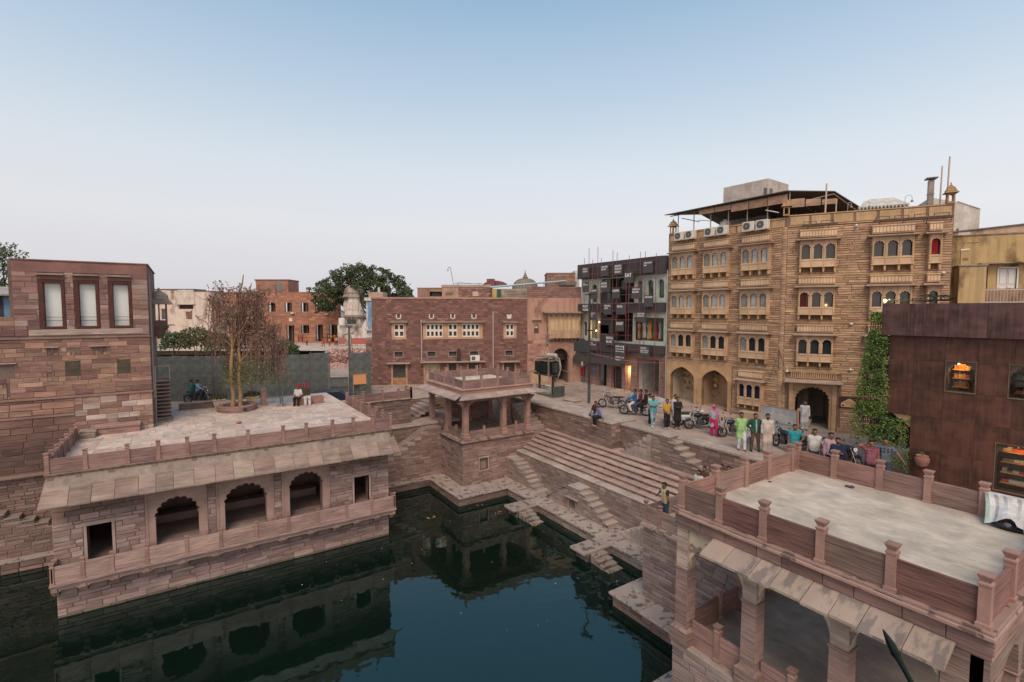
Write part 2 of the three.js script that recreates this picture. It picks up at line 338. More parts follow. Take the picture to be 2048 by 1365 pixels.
// a row of posts with slabs between them; us are post centres along u (or along d when across)
function railing(t, m, us, y, d, o = {}) {
  const h = o.h || .72, ph = o.ph || .54;
  us.forEach((u, i) => {
    if (!(o.skip && o.skip.includes(i))) o.across ? railPost(t, m, d, y, u, h, o.w) : railPost(t, m, u, y, d, h, o.w);
    if (i + 1 < us.length && !(o.open && o.open.includes(i))) {
      const a = u + .055, b = us[i + 1] - .055, c = o.cols ? jit(pick(o.cols), .08) : null;
      o.across ? railPanel(t, m, d - .028, d + .028, y, Math.min(a, b), Math.max(a, b), ph, c) : railPanel(t, m, a, b, y, d - .028, d + .028, ph, c);
    }
  });
}
function bracket(t, m, u, y, d0, d1, w = .15, h = .38, c = [.26, .165, .14]) { // stepped corbel carrying a slab
  const mb = new MB(m).color(jit(c, .1)), L = d1 - d0, prof = [[d0, y], [d1, y], [d1, y - h * .22], [d0 + L * .82, y - h * .3], [d0 + L * .78, y - h * .48], [d0 + L * .5, y - h * .56], [d0 + L * .46, y - h * .78], [d0 + L * .2, y - h * .86], [d0, y - h]];
  const n = prof.length;
  for (let i = 0; i < n; i++) { const [a, b] = prof[i], [e, f] = prof[(i + 1) % n]; mb.quad([u - w / 2, b, a], [u - w / 2, f, e], [u + w / 2, f, e], [u + w / 2, b, a]); }
  for (let i = 1; i + 1 < n; i++) { mb.tri([u - w / 2, prof[0][1], prof[0][0]], [u - w / 2, prof[i + 1][1], prof[i + 1][0]], [u - w / 2, prof[i][1], prof[i][0]]); mb.tri([u + w / 2, prof[0][1], prof[0][0]], [u + w / 2, prof[i][1], prof[i][0]], [u + w / 2, prof[i + 1][1], prof[i + 1][0]]); }
  part(t, 'bracket', mb, M.stone);
}
// sloping eave of thin stone slabs laid side by side
function eave(t, m, u0, u1, yIn, dIn, yOut, dOut, o = {}) {
  let u = u0; const th = o.th || .055;
  while (u < u1 - .02) {
    let l = rr(...(o.l || [.42, .62])); if (u + l > u1 - .25) l = u1 - u;
    const mb = new MB(m).color(jit(pick(o.cols || [[.40, .29, .245], [.43, .31, .265], [.37, .265, .225]]), .1)), g = .006, y = rr(-.008, .008), e = rr(-.02, .02), sk0 = o.hip && u === u0 ? o.hip : 0, sk1 = o.hip && u + l >= u1 - .01 ? o.hip : 0;
    const a = u + g, b = u + l - g; mb.o = [rr(0, 9), rr(0, 9)];
    const T = [[a, yIn + y, dIn], [b, yIn + y, dIn], [b + sk1, yOut + y, dOut + e], [a - sk0, yOut + y, dOut + e]], B = T.map(p => [p[0], p[1] - th, p[2]]);
    mb.quad(T[3], T[2], T[1], T[0]).quad(B[0], B[1], B[2], B[3]).quad(B[3], B[2], T[2], T[3]).quad(B[2], B[1], T[1], T[2]).quad(B[0], B[3], T[3], T[0]);
    part(t, 'eave_slab', mb, o.mat || M.lichen); u += l;
  }
}
// ---- pavilion along the left bank ----
{
  const t = thing('bank_pavilion', 'long pink pavilion with three scalloped arches standing in the water', 'pavilion', [2, WY, -23.3]);
  const F = frame(0, -23.3, 90), A1 = foil(-.445, .705, -9.17, -8.02, -7.3, 9), A2 = foil(1.95, .775, -9.15, -7.98, -7.25, 9), A3 = foil(4.34, .69, -9.1, -7.84, -7.2, 9);
  const W1 = rect(-3.19, -2.475, -9.3, -7.83), W2 = rect(6.46, 7.16, -9.1, -7.84), panels = [[-1.42, .52], [.92, 2.98], [3.38, 5.3]];
  const wall = new MB(F).color([.24, .175, .155]).ext(rect(-4.1, 8.1, -13, -5.7), [W1, A1, A2, A3, W2], -.5, -.012);
  wall.box(-4.1, -13, -7.2, -3.7, -5.7, -.5).box(7.7, -13, -7.2, 8.1, -5.7, -.5);
  part(t, 'wall', wall, M.stone);
  part(t, 'room', new MB(F).color([.33, .235, .21]).box(-3.7, -9.32, -4.4, 7.7, -9.2, -.5).box(-3.7, -9.2, -4.4, 7.7, -5.75, -4.2).box(.55, -9.2, -4.2, .8, -5.75, -.5).box(3.05, -9.2, -4.2, 3.3, -5.75, -.5).box(-1.75, -9.2, -4.2, -1.5, -5.75, -.5), M.stone);
  for (const [i, A] of [[0, A1], [1, A2], [2, A3]]) {
    const [a, b] = panels[i];
    part(t, 'arch_surround', new MB(F).color([.43, .29, .255]).ext([[a, -9.19], [b, -9.19], [b, -6.9], [a, -6.9]], [A], -.012, .03, false), M.stone);
    for (const u of [a, b]) part(t, 'pilaster', new MB(F).color([.40, .265, .235]).box(u - .05, -9.3, .0, u + .05, -6.75, .05, .008), M.stone);
    part(t, 'floor_slab', new MB(F).color([.40, .31, .27]).box(a + .15, -9.2, -.9, b - .15, -9.14, .05, .01), M.pave);
    part(t, 'seat_ledge', new MB(F).color([.33, .235, .21]).box(a, -9.2, -3.2, b, -8.85, -2.6, .02), M.stone);
  }
  for (const [R, w] of [[W1, .09], [W2, .09]]) {
    const [a, b, c, d] = [R[0][0], R[1][0], R[0][1], R[2][1]];
    part(t, 'window_frame', new MB(F).color([.45, .34, .31]).box(a - w, c, -.2, a, d, .035, .006).box(b, c, -.2, b + w, d, .035, .006).box(a - w * 1.6, d, -.2, b + w * 1.6, d + .14, .04, .008), M.stone);
  }
  const ps = new Pieces(), holes = [...panels.map(p => [p[0] - .05, p[1] + .05, -9.3, -6.75]), [-3.29, -2.37, -9.3, -7.68], [6.36, 7.27, -9.1, -7.69]];
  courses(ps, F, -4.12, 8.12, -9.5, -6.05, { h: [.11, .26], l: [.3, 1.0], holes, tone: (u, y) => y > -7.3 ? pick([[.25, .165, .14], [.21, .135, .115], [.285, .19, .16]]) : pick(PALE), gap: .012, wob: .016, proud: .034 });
  courses(ps, F, -4.10, 8.1, -11.1, -9.7, { h: [.12, .24], l: [.35, 1.0], tone: (u, y) => y < -10.86 ? pick([[.17, .14, .105], [.21, .165, .13]]) : pick(PALE), gap: .012, wob: .016, proud: .034 });
  ps.flush(t, 'stone', M.layer, 300);
  // balcony over the water
  part(t, 'balcony_slab', new MB(F).color([.42, .30, .275]).box(-4.18, -9.59, -.3, 8.28, -9.5, .66, .012).box(-4.16, -9.68, -.3, 8.26, -9.592, .6, .012), M.layer);
  const bu = [-4.06, -3.29, -2.38, -1.45, -.33, .8, 2.0, 3.23, 4.4, 5.48, 6.4, 7.36, 8.14];
  bu.forEach(u => bracket(t, F, u, -9.68, -.05, .62, .17, .5, [.37, .25, .225]));
  for (let i = 0; i + 1 < bu.length; i++) part(t, 'lintel', new MB(F).color(jit([.40, .27, .24], .08)).ext([[bu[i] + .07, -9.68], [bu[i + 1] - .07, -9.68], [bu[i + 1] - .07, -9.86], [bu[i + 1] - .2, -9.76], [bu[i] + .2, -9.76], [bu[i] + .07, -9.86]], [], .50, .57), M.stone);
  railing(t, F, [-4.09, -3.27, -2.45, -1.43, -.18, .97, 2.24, 3.49, 4.7, 5.93, 7.1, 8.18], -9.5, .58, { h: .76, ph: .63, w: .055, cols: [[.43, .29, .26], [.40, .265, .24]] });
  railing(t, F, [.58, .1], -9.5, 8.18, { across: true, h: .76, ph: .63, skip: [0, 1] }); railing(t, F, [.58, .1], -9.5, -4.09, { across: true, h: .7, ph: .63, skip: [0] });
  // eave and roof edge
  eave(t, F, -4.2, 8.3, -5.87, .08, -6.66, .98, { l: [.5, .78], hip: .1, mat: M.layer, cols: [[.34, .255, .215], [.37, .28, .235], [.31, .23, .195]] });
  part(t, 'frieze', new MB(F).color([.26, .18, .15]).box(-4.12, -6.18, -.3, 8.12, -5.8, .06, .01), M.stone);
  [-4.03, -3.28, -2.38, -1.1, .18, 1.33, 2.72, 3.72, 5.02, 6.29, 7.25, 8.1].forEach(u => bracket(t, F, u, -5.78, .03, .42, .17, .36, [.30, .195, .165]));
  part(t, 'cornice', new MB(F).color([.31, .215, .18]).box(-4.18, -5.7, -.3, 8.22, -5.642, .48, .012).box(-4.16, -5.78, -.3, 8.2, -5.702, .42, .012), M.lichen);
  railing(t, F, [-4.09, -3.07, -1.88, -.95, -.03, .88, 2.07, 3.4, 4.33, 5.44, 6.36, 7.26, 8.12], -5.64, .4, { h: .74, ph: .52, cols: [[.32, .20, .175], [.29, .18, .16]] });
}
// ---- paved terrace behind it ----
{
  const b = new MB().color([.42, .34, .30]); b.box(-4.1, -6.3, -30.5, 8.1, -5.7, -22.9); b.box(-1.6, -6.5, -35.6, 8.1, -5.7, -30.5); b.box(-1.9, -6.5, -33, -1.6, -5.7, -30.5);
  const pl = ground('terrace', b, M.pave), ps = new Pieces();
  for (let z = -22.95; z > -35.4;) {
    const dz = rr(.62, .9); let x = (z < -30 ? -1.55 : -4.05) - rr(0, .5); const x0 = z < -30 ? -1.6 : -4.08;
    while (x < 8.05) { const l = rr(.7, 1.25), a = Math.max(x, x0), e = Math.min(x + l, 8.06); if (e - a > .08) { const mb = new MB().color(jit(pick([[.66, .52, .46], [.68, .54, .475], [.63, .49, .43], [.67, .54, .485]]), .09)); mb.o = [rr(0, 9), rr(0, 9)]; const h = rr(-.003, .003); mb.box(a + .005, -5.72, z - dz + .005, e - .005, -5.64 + h, z - .005, .004); ps.push(mb); } x += l; }
    z -= dz;
  }
  ps.flush(pl, 'paving_stone', M.pave, 300);
  const R = thing('terrace_railing', 'red sandstone railing of posts and slabs round the sides of the paved terrace', 'railing', [8.1, -5.64, -27]);
  railing(R, undefined, [-23.0, -23.95, -24.9, -26.1, -27.4, -29.0, -30.3], -5.64, 8.1, { across: true });
  railing(R, undefined, [-23.0, -23.5, -24.35, -25.3, -26.25, -27.3, -28.3], -5.64, -4.05, { across: true });
  railing(R, undefined, [8.1, 9.1, 10.3, 11.35, 12.2], -5.7, -30.42);
  railing(R, undefined, [-30.42, -31.3], -5.7, 12.2, { across: true });
}
// ---- bank wall behind the inlet: platform, landing, stair, low ledge ----
{
  const t = thing('landing_wall', 'stone wall with a small stair and ledge between the long pavilion and the corner tower', 'wall', [11, WY, -29.3]);
  const F = frame(0, -29.0, 90), G = frame(0, -29.75, 90), P = frame(0, -30.5, 90), ps = new Pieces(), L = frame(0, -28.42, 90);
  const st = u => u < 10.0 ? -9.1 : u > 12.6 ? -7.42 : -8.95 + Math.floor((u - 10.0) / .45) * .26;
  part(t, 'wall', new MB().color([.33, .26, .23]).box(8, -13, -29.8, 13.7, -10.58, -28.45).box(8, -13, -31.5, 14, -7.42, -29.76).box(8.1, -7.4, -31.8, 12.2, -5.72, -30.52).box(12.2, -7.6, -34.3, 20, -6.5, -33.92), M.stone);
  part(t, 'landing', new MB().color([.42, .33, .29]).box(8.1, -7.42, -34, 15.4, -7.3, -29.68, .02), M.pave);
  part(t, 'coping', new MB().color([.44, .33, .29]).box(8.1, -5.74, -31.8, 12.3, -5.64, -30.38, .02), M.pave);
  for (let u = 7.9; u < 12.5;) { const l = rr(.7, 1.1); part(t, 'ledge_slab', new MB().color(jit([.40, .31, .275], .1)).box(u + .005, -10.58, -29.1, Math.min(u + l, 12.7) - .005, -10.5, -28.36, .015), M.blot); u += l; }
  courses(ps, L, 7.9, 12.6, -11.2, -10.58, { h: [.16, .24], l: [.4, .8], cols: DARK, gap: .03, proud: .02 });
  courses(ps, F, 8, 13.68, -10.5, -7.42, { h: [.13, .22], l: [.3, .8], cols: [[.30, .20, .175], [.27, .18, .155], [.33, .225, .195]], gap: .012, top: u => st(u) - .03 });
  courses(ps, G, 8, 13.6, -9.3, -7.42, { h: [.15, .24], l: [.35, .8], cols: DARK, gap: .02 });
  courses(ps, P, 8.1, 12.2, -7.3, -5.76, { h: [.18, .26], l: [.4, .8], cols: DARK, gap: .035, proud: .02 });
  courses(ps, frame(0, -33.9, 90), 12.2, 17.5, -7.3, -6.5, { h: [.16, .24], l: [.35, .8], cols: [[.26, .17, .145], [.29, .19, .16]], gap: .015 });
  part(t, 'wall', new MB(F).color([.30, .22, .195]).ext([[8, -10.5], [13.66, -10.5], [13.66, -7.46], [12.6, -7.46], [10, -9.0], [8, -9.0]], [], -.7, -.015), M.stone);
  for (let k = 0; k < 6; k++) part(t, 'step', new MB().color(jit([.43, .33, .29], .1)).box(10.0 + k * .45, -8.98 + k * .26 - .2, -29.74, 10.45 + k * .45 + .04, -8.98 + k * .26 + .02, -28.97, .015), M.stone);
  for (let k = 0; k < 6; k++) part(t, 'step', new MB().color(jit([.40, .30, .265], .1)).box(12.5 + k * .36, -7.3 + k * .15 - .1, -33.8, 12.9 + k * .36, -7.3 + k * .15 + .05, -31.4, .015), M.stone);
  ps.flush(t, 'stone', M.layer, 300);
}
// ---- corner tower with open pavilion ----
const slabRoof = [[.48, .40, .34], [.50, .42, .36]];
{
  const t = thing('corner_pavilion', 'square open pavilion on a stone tower at the far corner of the water', 'pavilion', [16.2, WY, -28.5]);
  const F = frame(0, -26, 90), L = frame(13.67, 0, 0), ps = new Pieces();
  const win = [14.77, 15.35, -9.72, -9.07];
  part(t, 'wall', new MB(F).color([.14, .10, .09]).ext(rect(13.69, 18.7, -13, -7.9), [rect(...win)], -.5, -.012).box(13.69, -13, -5, 14.2, -7.9, -.5).box(14.2, -13, -5, 18.7, -7.9, -4.6), M.stone);
  part(t, 'window', new MB(F).color([.30, .21, .185]).box(14.77, -9.72, -.4, 15.35, -9.07, -.14).color([.44, .33, .30]).box(14.69, -9.8, -.1, 14.77, -9.0, .05, .01).box(15.35, -9.8, -.1, 15.43, -9.0, .05, .01).box(14.66, -9.0, -.1, 15.46, -8.9, .07, .01).box(14.68, -9.8, -.1, 15.44, -9.72, .09, .01).color([.36, .26, .235]).box(14.93, -9.72, -.14, 14.99, -9.07, -.1).box(15.12, -9.72, -.14, 15.18, -9.07, -.1), M.stone);
  courses(ps, F, 13.67, 18.7, -10.5, -7.9, { h: [.08, .2], l: [.3, .95], holes: [[14.66, 15.46, -9.8, -8.9]], tone: (u, y) => y > -8.35 ? pick([[.30, .195, .165], [.34, .22, .19]]) : pick([[.37, .245, .22], [.33, .215, .195], [.40, .27, .245], [.29, .19, .17]]), gap: .01, wob: .015, proud: .03 });
  courses(ps, L, -31, -26.0, -10.5, -7.9, { h: [.08, .2], l: [.3, .95], cols: [[.33, .22, .20], [.29, .19, .175], [.36, .245, .22]], gap: .01, wob: .015, proud: .03 });
  ps.flush(t, 'stone', M.layer, 300);
  part(t, 'floor_slab', new MB().color([.34, .24, .21]).box(13.5, -7.9, -31.1, 18.8, -7.82, -25.85, .015).color([.40, .30, .26]).box(13.6, -7.82, -31.1, 18.75, -7.75, -25.95, .012), M.blot);
  const col = (x, z) => part(t, 'pillar', new MB().color(jit([.40, .235, .20], .07)).post([[.24, -7.75], [.24, -7.58], [.2, -7.52], [.2, -7.4], [.155, -7.34], [.145, -5.98], [.17, -5.94], [.17, -5.86], [.14, -5.82], [.14, -5.68], [.18, -5.62], [.18, -5.48]], x, 0, z), M.stone);
  const cap = (x, z, ax) => { const mb = new MB(ax ? frame(x, z, 0) : frame(x, z, 90)).color([.385, .225, .19]); for (const s of [-1, 1]) mb.ext([[s * .14, -5.45], [s * .5, -5.45], [s * .5, -5.53], [s * .38, -5.56], [s * .34, -5.66], [s * .22, -5.72], [s * .2, -5.86], [s * .14, -5.9]], [], -.11, .11); part(t, 'capital', mb, M.stone); };
  for (const [x, z] of [[13.9, -26.15], [16.58, -26.15], [18.42, -26.15], [13.9, -28.45], [13.9, -30.9], [18.42, -28.5], [18.42, -30.9], [16.5, -30.7]]) { col(x, z); if (z > -27) cap(x, z, false); if (x < 14 || x > 18) cap(x, z, true); }
  part(t, 'beam', new MB().color([.36, .205, .175]).box(13.72, -5.48, -26.32, 18.6, -5.16, -25.98, .012).box(13.72, -5.48, -31.0, 14.06, -5.16, -26.322, .012).box(18.25, -5.48, -31.0, 18.6, -5.16, -26.322, .012).box(14.06, -5.48, -31.0, 18.25, -5.16, -30.7, .012), M.stone);
  const bk = new Pieces(); part(t, 'back_wall', new MB().color([.33, .22, .195]).box(15.0, -7.75, -31.1, 18.7, -5.48, -31.0), M.stone);
  courses(bk, frame(0, -30.98, 90), 15.0, 18.25, -7.75, -5.5, { h: [.15, .24], l: [.3, .8], cols: [[.34, .225, .20], [.31, .20, .18]] }); bk.flush(t, 'back_stone', M.layer, 60, 'back_stonework');
  const E = [[.47, .37, .33], [.50, .395, .355], [.44, .345, .31]];
  eave(t, frame(0, -26, 90), 13.6, 18.8, -4.97, .0, -5.14, .72, { cols: E, hip: .55, l: [.48, .62], mat: M.stone }); eave(t, frame(13.6, 0, 0), -31.1, -26.0, -4.97, .0, -5.14, .7, { cols: E, hip: .5, l: [.48, .62], mat: M.stone });
  eave(t, frame(18.8, 0, 180), 26.0, 31.1, -4.97, 0, -5.14, .7, { cols: E, hip: .5, mat: M.stone });
  part(t, 'roof_slab', new MB().color([.38, .21, .18]).box(13.62, -5.16, -31.1, 18.78, -4.76, -25.98, .012).color([.46, .29, .255]).box(13.56, -4.76, -31.2, 18.84, -4.68, -25.92, .015), M.stone);
  part(t, 'roof_floor', new MB().color([.66, .60, .53]).box(13.75, -4.70, -31.05, 18.65, -4.655, -26.1), M.pave);
  railing(t, undefined, [13.8, 15.0, 16.16, 17.45, 18.6], -4.68, -26.12, { h: .76, ph: .52 });
  railing(t, undefined, [-26.12, -27.4, -28.75, -30.05, -31.05], -4.68, 13.8, { across: true, h: .76, ph: .52, skip: [0] }); railing(t, undefined, [-26.12, -27.4, -28.75, -30.05, -31.05], -4.68, 18.6, { across: true, h: .76, ph: .52, skip: [0] });
  railing(t, undefined, [13.8, 15.0, 16.16, 17.45, 18.6], -4.68, -31.05, { h: .76, ph: .52, skip: [0, 4] });
  railing(t, undefined, [14.1, 15.15, 16.38], -7.75, -26.1, { h: .72, ph: .5, skip: [0, 2] }); railing(t, undefined, [16.78, 17.5, 18.22], -7.75, -26.1, { h: .72, ph: .5, skip: [0, 2] });
  railing(t, undefined, [-26.35, -27.2, -28.25], -7.75, 13.82, { across: true, h: .72, ph: .5, skip: [0, 2] }); railing(t, undefined, [-28.6, -29.8, -30.7], -7.75, 13.82, { across: true, h: .72, ph: .5, skip: [0, 2] });
}
// ---- ledge at the water, retaining wall and its flights ----
{
  const t = thing('water_ledge', 'narrow blotched stone ledge running along the water below the tower and the broad steps', 'ledge', [15.5, WY, -20]);
  part(t, 'wall', new MB().color([.37, .31, .28]).box(12.62, -13, -29.3, 13.8, -10.6, -24.5).box(13.8, -13, -26.1, 15.85, -10.6, -24.5).box(15.85, -13, -26.1, 17.6, -10.6, -9), M.stone);
  const ps = new Pieces(), sl = (x0, z0, x1, z1) => ps.push(new MB().color(jit([.42, .335, .30], .1)).box(x0 + .006, -10.6, z0 + .006, x1 - .006, -10.5 + rr(-.012, .012), z1 - .006, .018));
  for (let z = -29.3; z < -24.6;) { const l = Math.min(rr(.6, 1.1), -24.38 - z); sl(12.52, z, 13.72, z + l); z += l; }
  for (let x = 13.72; x < 15.5;) { const l = rr(.6, 1); sl(x, -26.02, Math.min(x + l, 15.72), -24.38); x += l; if (x > 15.5) break; }
  for (let z = -26.02; z < -9;) { const l = rr(.6, 1.15); sl(15.72, z, 16.6, z + l); sl(16.6, z, 17.52, z + l); z += l; }
  ps.flush(t, 'ledge_slab', M.blot, 300);
  const q = new Pieces(), o = { h: [.17, .24], l: [.35, .8], gap: .03, proud: .018, wob: .01 };
  courses(q, frame(0, -24.48, 90), 12.62, 15.85, -11.2, -10.6, { ...o, cols: DARK }); courses(q, frame(12.6, 0, 0), -29.3, -24.48, -11.2, -10.6, { ...o, cols: [[.31, .21, .185], [.28, .19, .165]] });
  courses(q, frame(15.83, 0, 0), -24.4, -9, -11.2, -10.6, { ...o, gap: .016, tone: () => pick([[.37, .285, .255], [.34, .26, .235], [.31, .235, .21]]) });
  q.flush(t, 'stone', M.layer, 300);
  // flights going down into the water
  const fl = (label, x0, x1, z0, n) => {
    const s = thing('water_stair', label, 'stair', [(x0 + x1) / 2, WY, z0]);
    part(s, 'landing', new MB().color([.36, .29, .26]).box(x0 - .1, -10.66, z0 - .1, 15.9, -10.54, z0 + .85, .02).color([.24, .18, .16]).box(x0 + .15, -13, z0 + .0, 15.9, -10.66, z0 + .8, .03), M.blot);
    for (let k = 0; k < n; k++) part(s, 'step', new MB().color(jit([.29, .23, .20], .12)).box(x0 + .25 + rr(-.03, .03), -12.6, z0 + .85 + k * .3, 15.3, -10.63 - k * .105, z0 + 1.15 + k * .3, .025), M.blot);
  };
  fl('small stone flight descending into the water nearer the corner tower', 14.3, 15.8, -22.25, 8); fl('small stone flight descending into the water nearer the railed platform', 14.25, 15.8, -16.65, 8);
}
{
  const t = thing('retaining_wall', 'stone wall with two masonry flights of steps below the broad terrace steps', 'wall', [17.3, -10.5, -18]);
  const F = frame(17.5, 0, 0), G = frame(16.75, 0, 0), ps = new Pieces();
  part(t, 'wall', new MB().color([.40, .345, .315]).box(17.52, -10.6, -26, 18.2, -8.98, -8.5), M.stone);
  courses(ps, F, -26, -8.5, -10.5, -8.97, { h: [.14, .22], l: [.35, .8], cols: [[.30, .225, .20], [.33, .25, .225], [.28, .205, .18], [.36, .275, .25]], gap: .018, proud: .018 });
  // flight one, below the tower
  const s1 = z => z < -25.1 ? -9.2 : -9.2 - Math.floor((z + 25.1) / .335 + 1) * .178;
  const p1 = [[-25.95, -10.5], [-25.95, -9.24], [-25.1, -9.24]]; for (let k = 0; k < 7; k++) p1.push([-25.1 + k * .335, -9.24 - (k + 1) * .178], [-25.1 + (k + 1) * .335, -9.24 - (k + 1) * .178]); p1.push([-22.75, -10.5]);
  part(t, 'flight', new MB(G).color([.33, .265, .24]).ext(p1, [], -.75, -.015), M.stone);
  courses(ps, G, -25.95, -22.8, -10.5, -9.26, { h: [.14, .2], l: [.3, .6], cols: [[.33, .25, .225], [.36, .275, .25]], gap: .01, top: s1 });
  part(t, 'tread', new MB().color([.45, .37, .33]).box(16.7, -9.28, -25.98, 17.5, -9.2, -25.08, .02), M.stone);
  for (let k = 0; k < 7; k++) part(t, 'tread', new MB().color(jit([.44, .36, .325], .09)).box(16.71, -9.38 - k * .178 - .06, -25.1 + k * .335 - .02, 17.5, -9.38 - k * .178, -25.1 + (k + 1) * .335 + .02, .015), M.stone);
  // flight two, with the niche
  const top2 = z => z < -19.95 ? -9.2 - (-19.95 - z) * .62 : z < -19.1 ? -9.2 : -9.2 - Math.floor((z + 19.1) / .345 + 1) * .186;
  const p2 = [[-21.95, -10.5], [-19.95, -9.24], [-19.1, -9.24]]; for (let k = 0; k < 7; k++) p2.push([-19.1 + k * .345, -9.24 - (k + 1) * .186], [-19.1 + (k + 1) * .345, -9.24 - (k + 1) * .186]); p2.push([-16.7, -10.5]);
  const niche = rect(-19.9, -19.4, -10.45, -9.92);
  part(t, 'flight', new MB(G).color([.36, .30, .27]).ext(p2, [niche], -.75, -.015), M.stone);
  part(t, 'niche', new MB(G).color([.24, .18, .16]).box(-19.9, -10.45, -.6, -19.4, -9.92, -.3).color([.40, .31, .28]).box(-20.08, -9.86, -.1, -19.1, -9.80, .16, .012).box(-19.97, -10.45, -.05, -19.9, -9.9, .03, .008).box(-19.4, -10.45, -.05, -19.33, -9.9, .03, .008).box(-19.68, -10.45, -.3, -19.62, -9.92, -.24), M.stone);
  courses(ps, G, -21.95, -16.75, -10.5, -9.26, { h: [.15, .21], l: [.35, .7], cols: [[.34, .265, .24], [.37, .29, .265], [.32, .245, .22]], gap: .014, top: top2, holes: [[-19.98, -19.3, -10.45, -9.8]] });
  part(t, 'tread', new MB().color([.46, .385, .345]).box(16.7, -9.29, -19.97, 17.5, -9.2, -19.08, .02), M.stone);
  for (let k = 0; k < 7; k++) part(t, 'tread', new MB().color(jit([.44, .36, .325], .09)).box(16.71, -9.386 - k * .186 - .06, -19.1 + k * .345 - .02, 17.5, -9.386 - k * .186, -19.1 + (k + 1) * .345 + .02, .015), M.stone);
  { // sloping cap slab of the second flight
    const m = new MB().color([.38, .315, .285]), a = [16.72, -10.5, -22.0], b = [17.5, -10.5, -22.0], c = [17.5, -9.2, -19.95], d = [16.72, -9.2, -19.95];
    m.quad(a, b, c, d).quad([16.72, -10.56, -22.0], [16.72, -9.28, -19.95], c.map((v, i) => i ? v - (i === 1 ? .08 : 0) : v), [17.5, -10.56, -22]); part(t, 'ramp_cap', m, M.stone);
  }
  for (let k = 0; k < 6; k++) part(t, 'tread', new MB().color(jit([.42, .35, .31], .1)).box(16.75, -10.5, -16.2 + k * .3, 17.5, -10.32 + k * .17, -15.9 + k * .3 + (k === 5 ? 1.4 : 0), .02), M.stone);
  ps.flush(t, 'stone', M.layer, 300);
}
// ---- broad terrace steps ----
{
  const t = thing('broad_steps', 'broad flight of long shallow stone steps climbing from the retaining wall to the street wall', 'steps', [18.7, -9, -18]), ps = new Pieces();
  part(t, 'base', new MB().color([.30, .22, .195]).box(18, -10.6, -26, 20.7, -9.0, -7.5).box(18.72, -10.6, -34, 20.7, -7.92, -26).box(13.7, -10.6, -34, 18.72, -7.5, -31.12), M.stone);
  for (let k = 0; k < 7; k++) {
    const x0 = k ? 17.93 + (k - 1) * .335 : 17.46, y = -8.87 + k * .178, x1 = 17.93 + k * .335 + .06;
    for (let z = -25.98; z < -7.6;) { const l = rr(.7, 1.7); ps.push(new MB().color(jit(pick(k ? [[.47, .335, .29], [.43, .305, .265], [.49, .355, .31]] : [[.50, .40, .355], [.46, .37, .325]]), .1)).box(x0 + rr(-.025, .02), y - .085, z + .005, (k === 6 ? 20.6 : x1), y + rr(-.012, .012), z + l - .005, .022)); z += l; }
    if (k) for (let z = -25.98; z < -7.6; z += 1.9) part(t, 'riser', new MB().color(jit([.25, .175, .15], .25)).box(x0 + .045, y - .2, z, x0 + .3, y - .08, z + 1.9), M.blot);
  }
  ps.flush(t, 'step_stone', M.stone, 300);
}
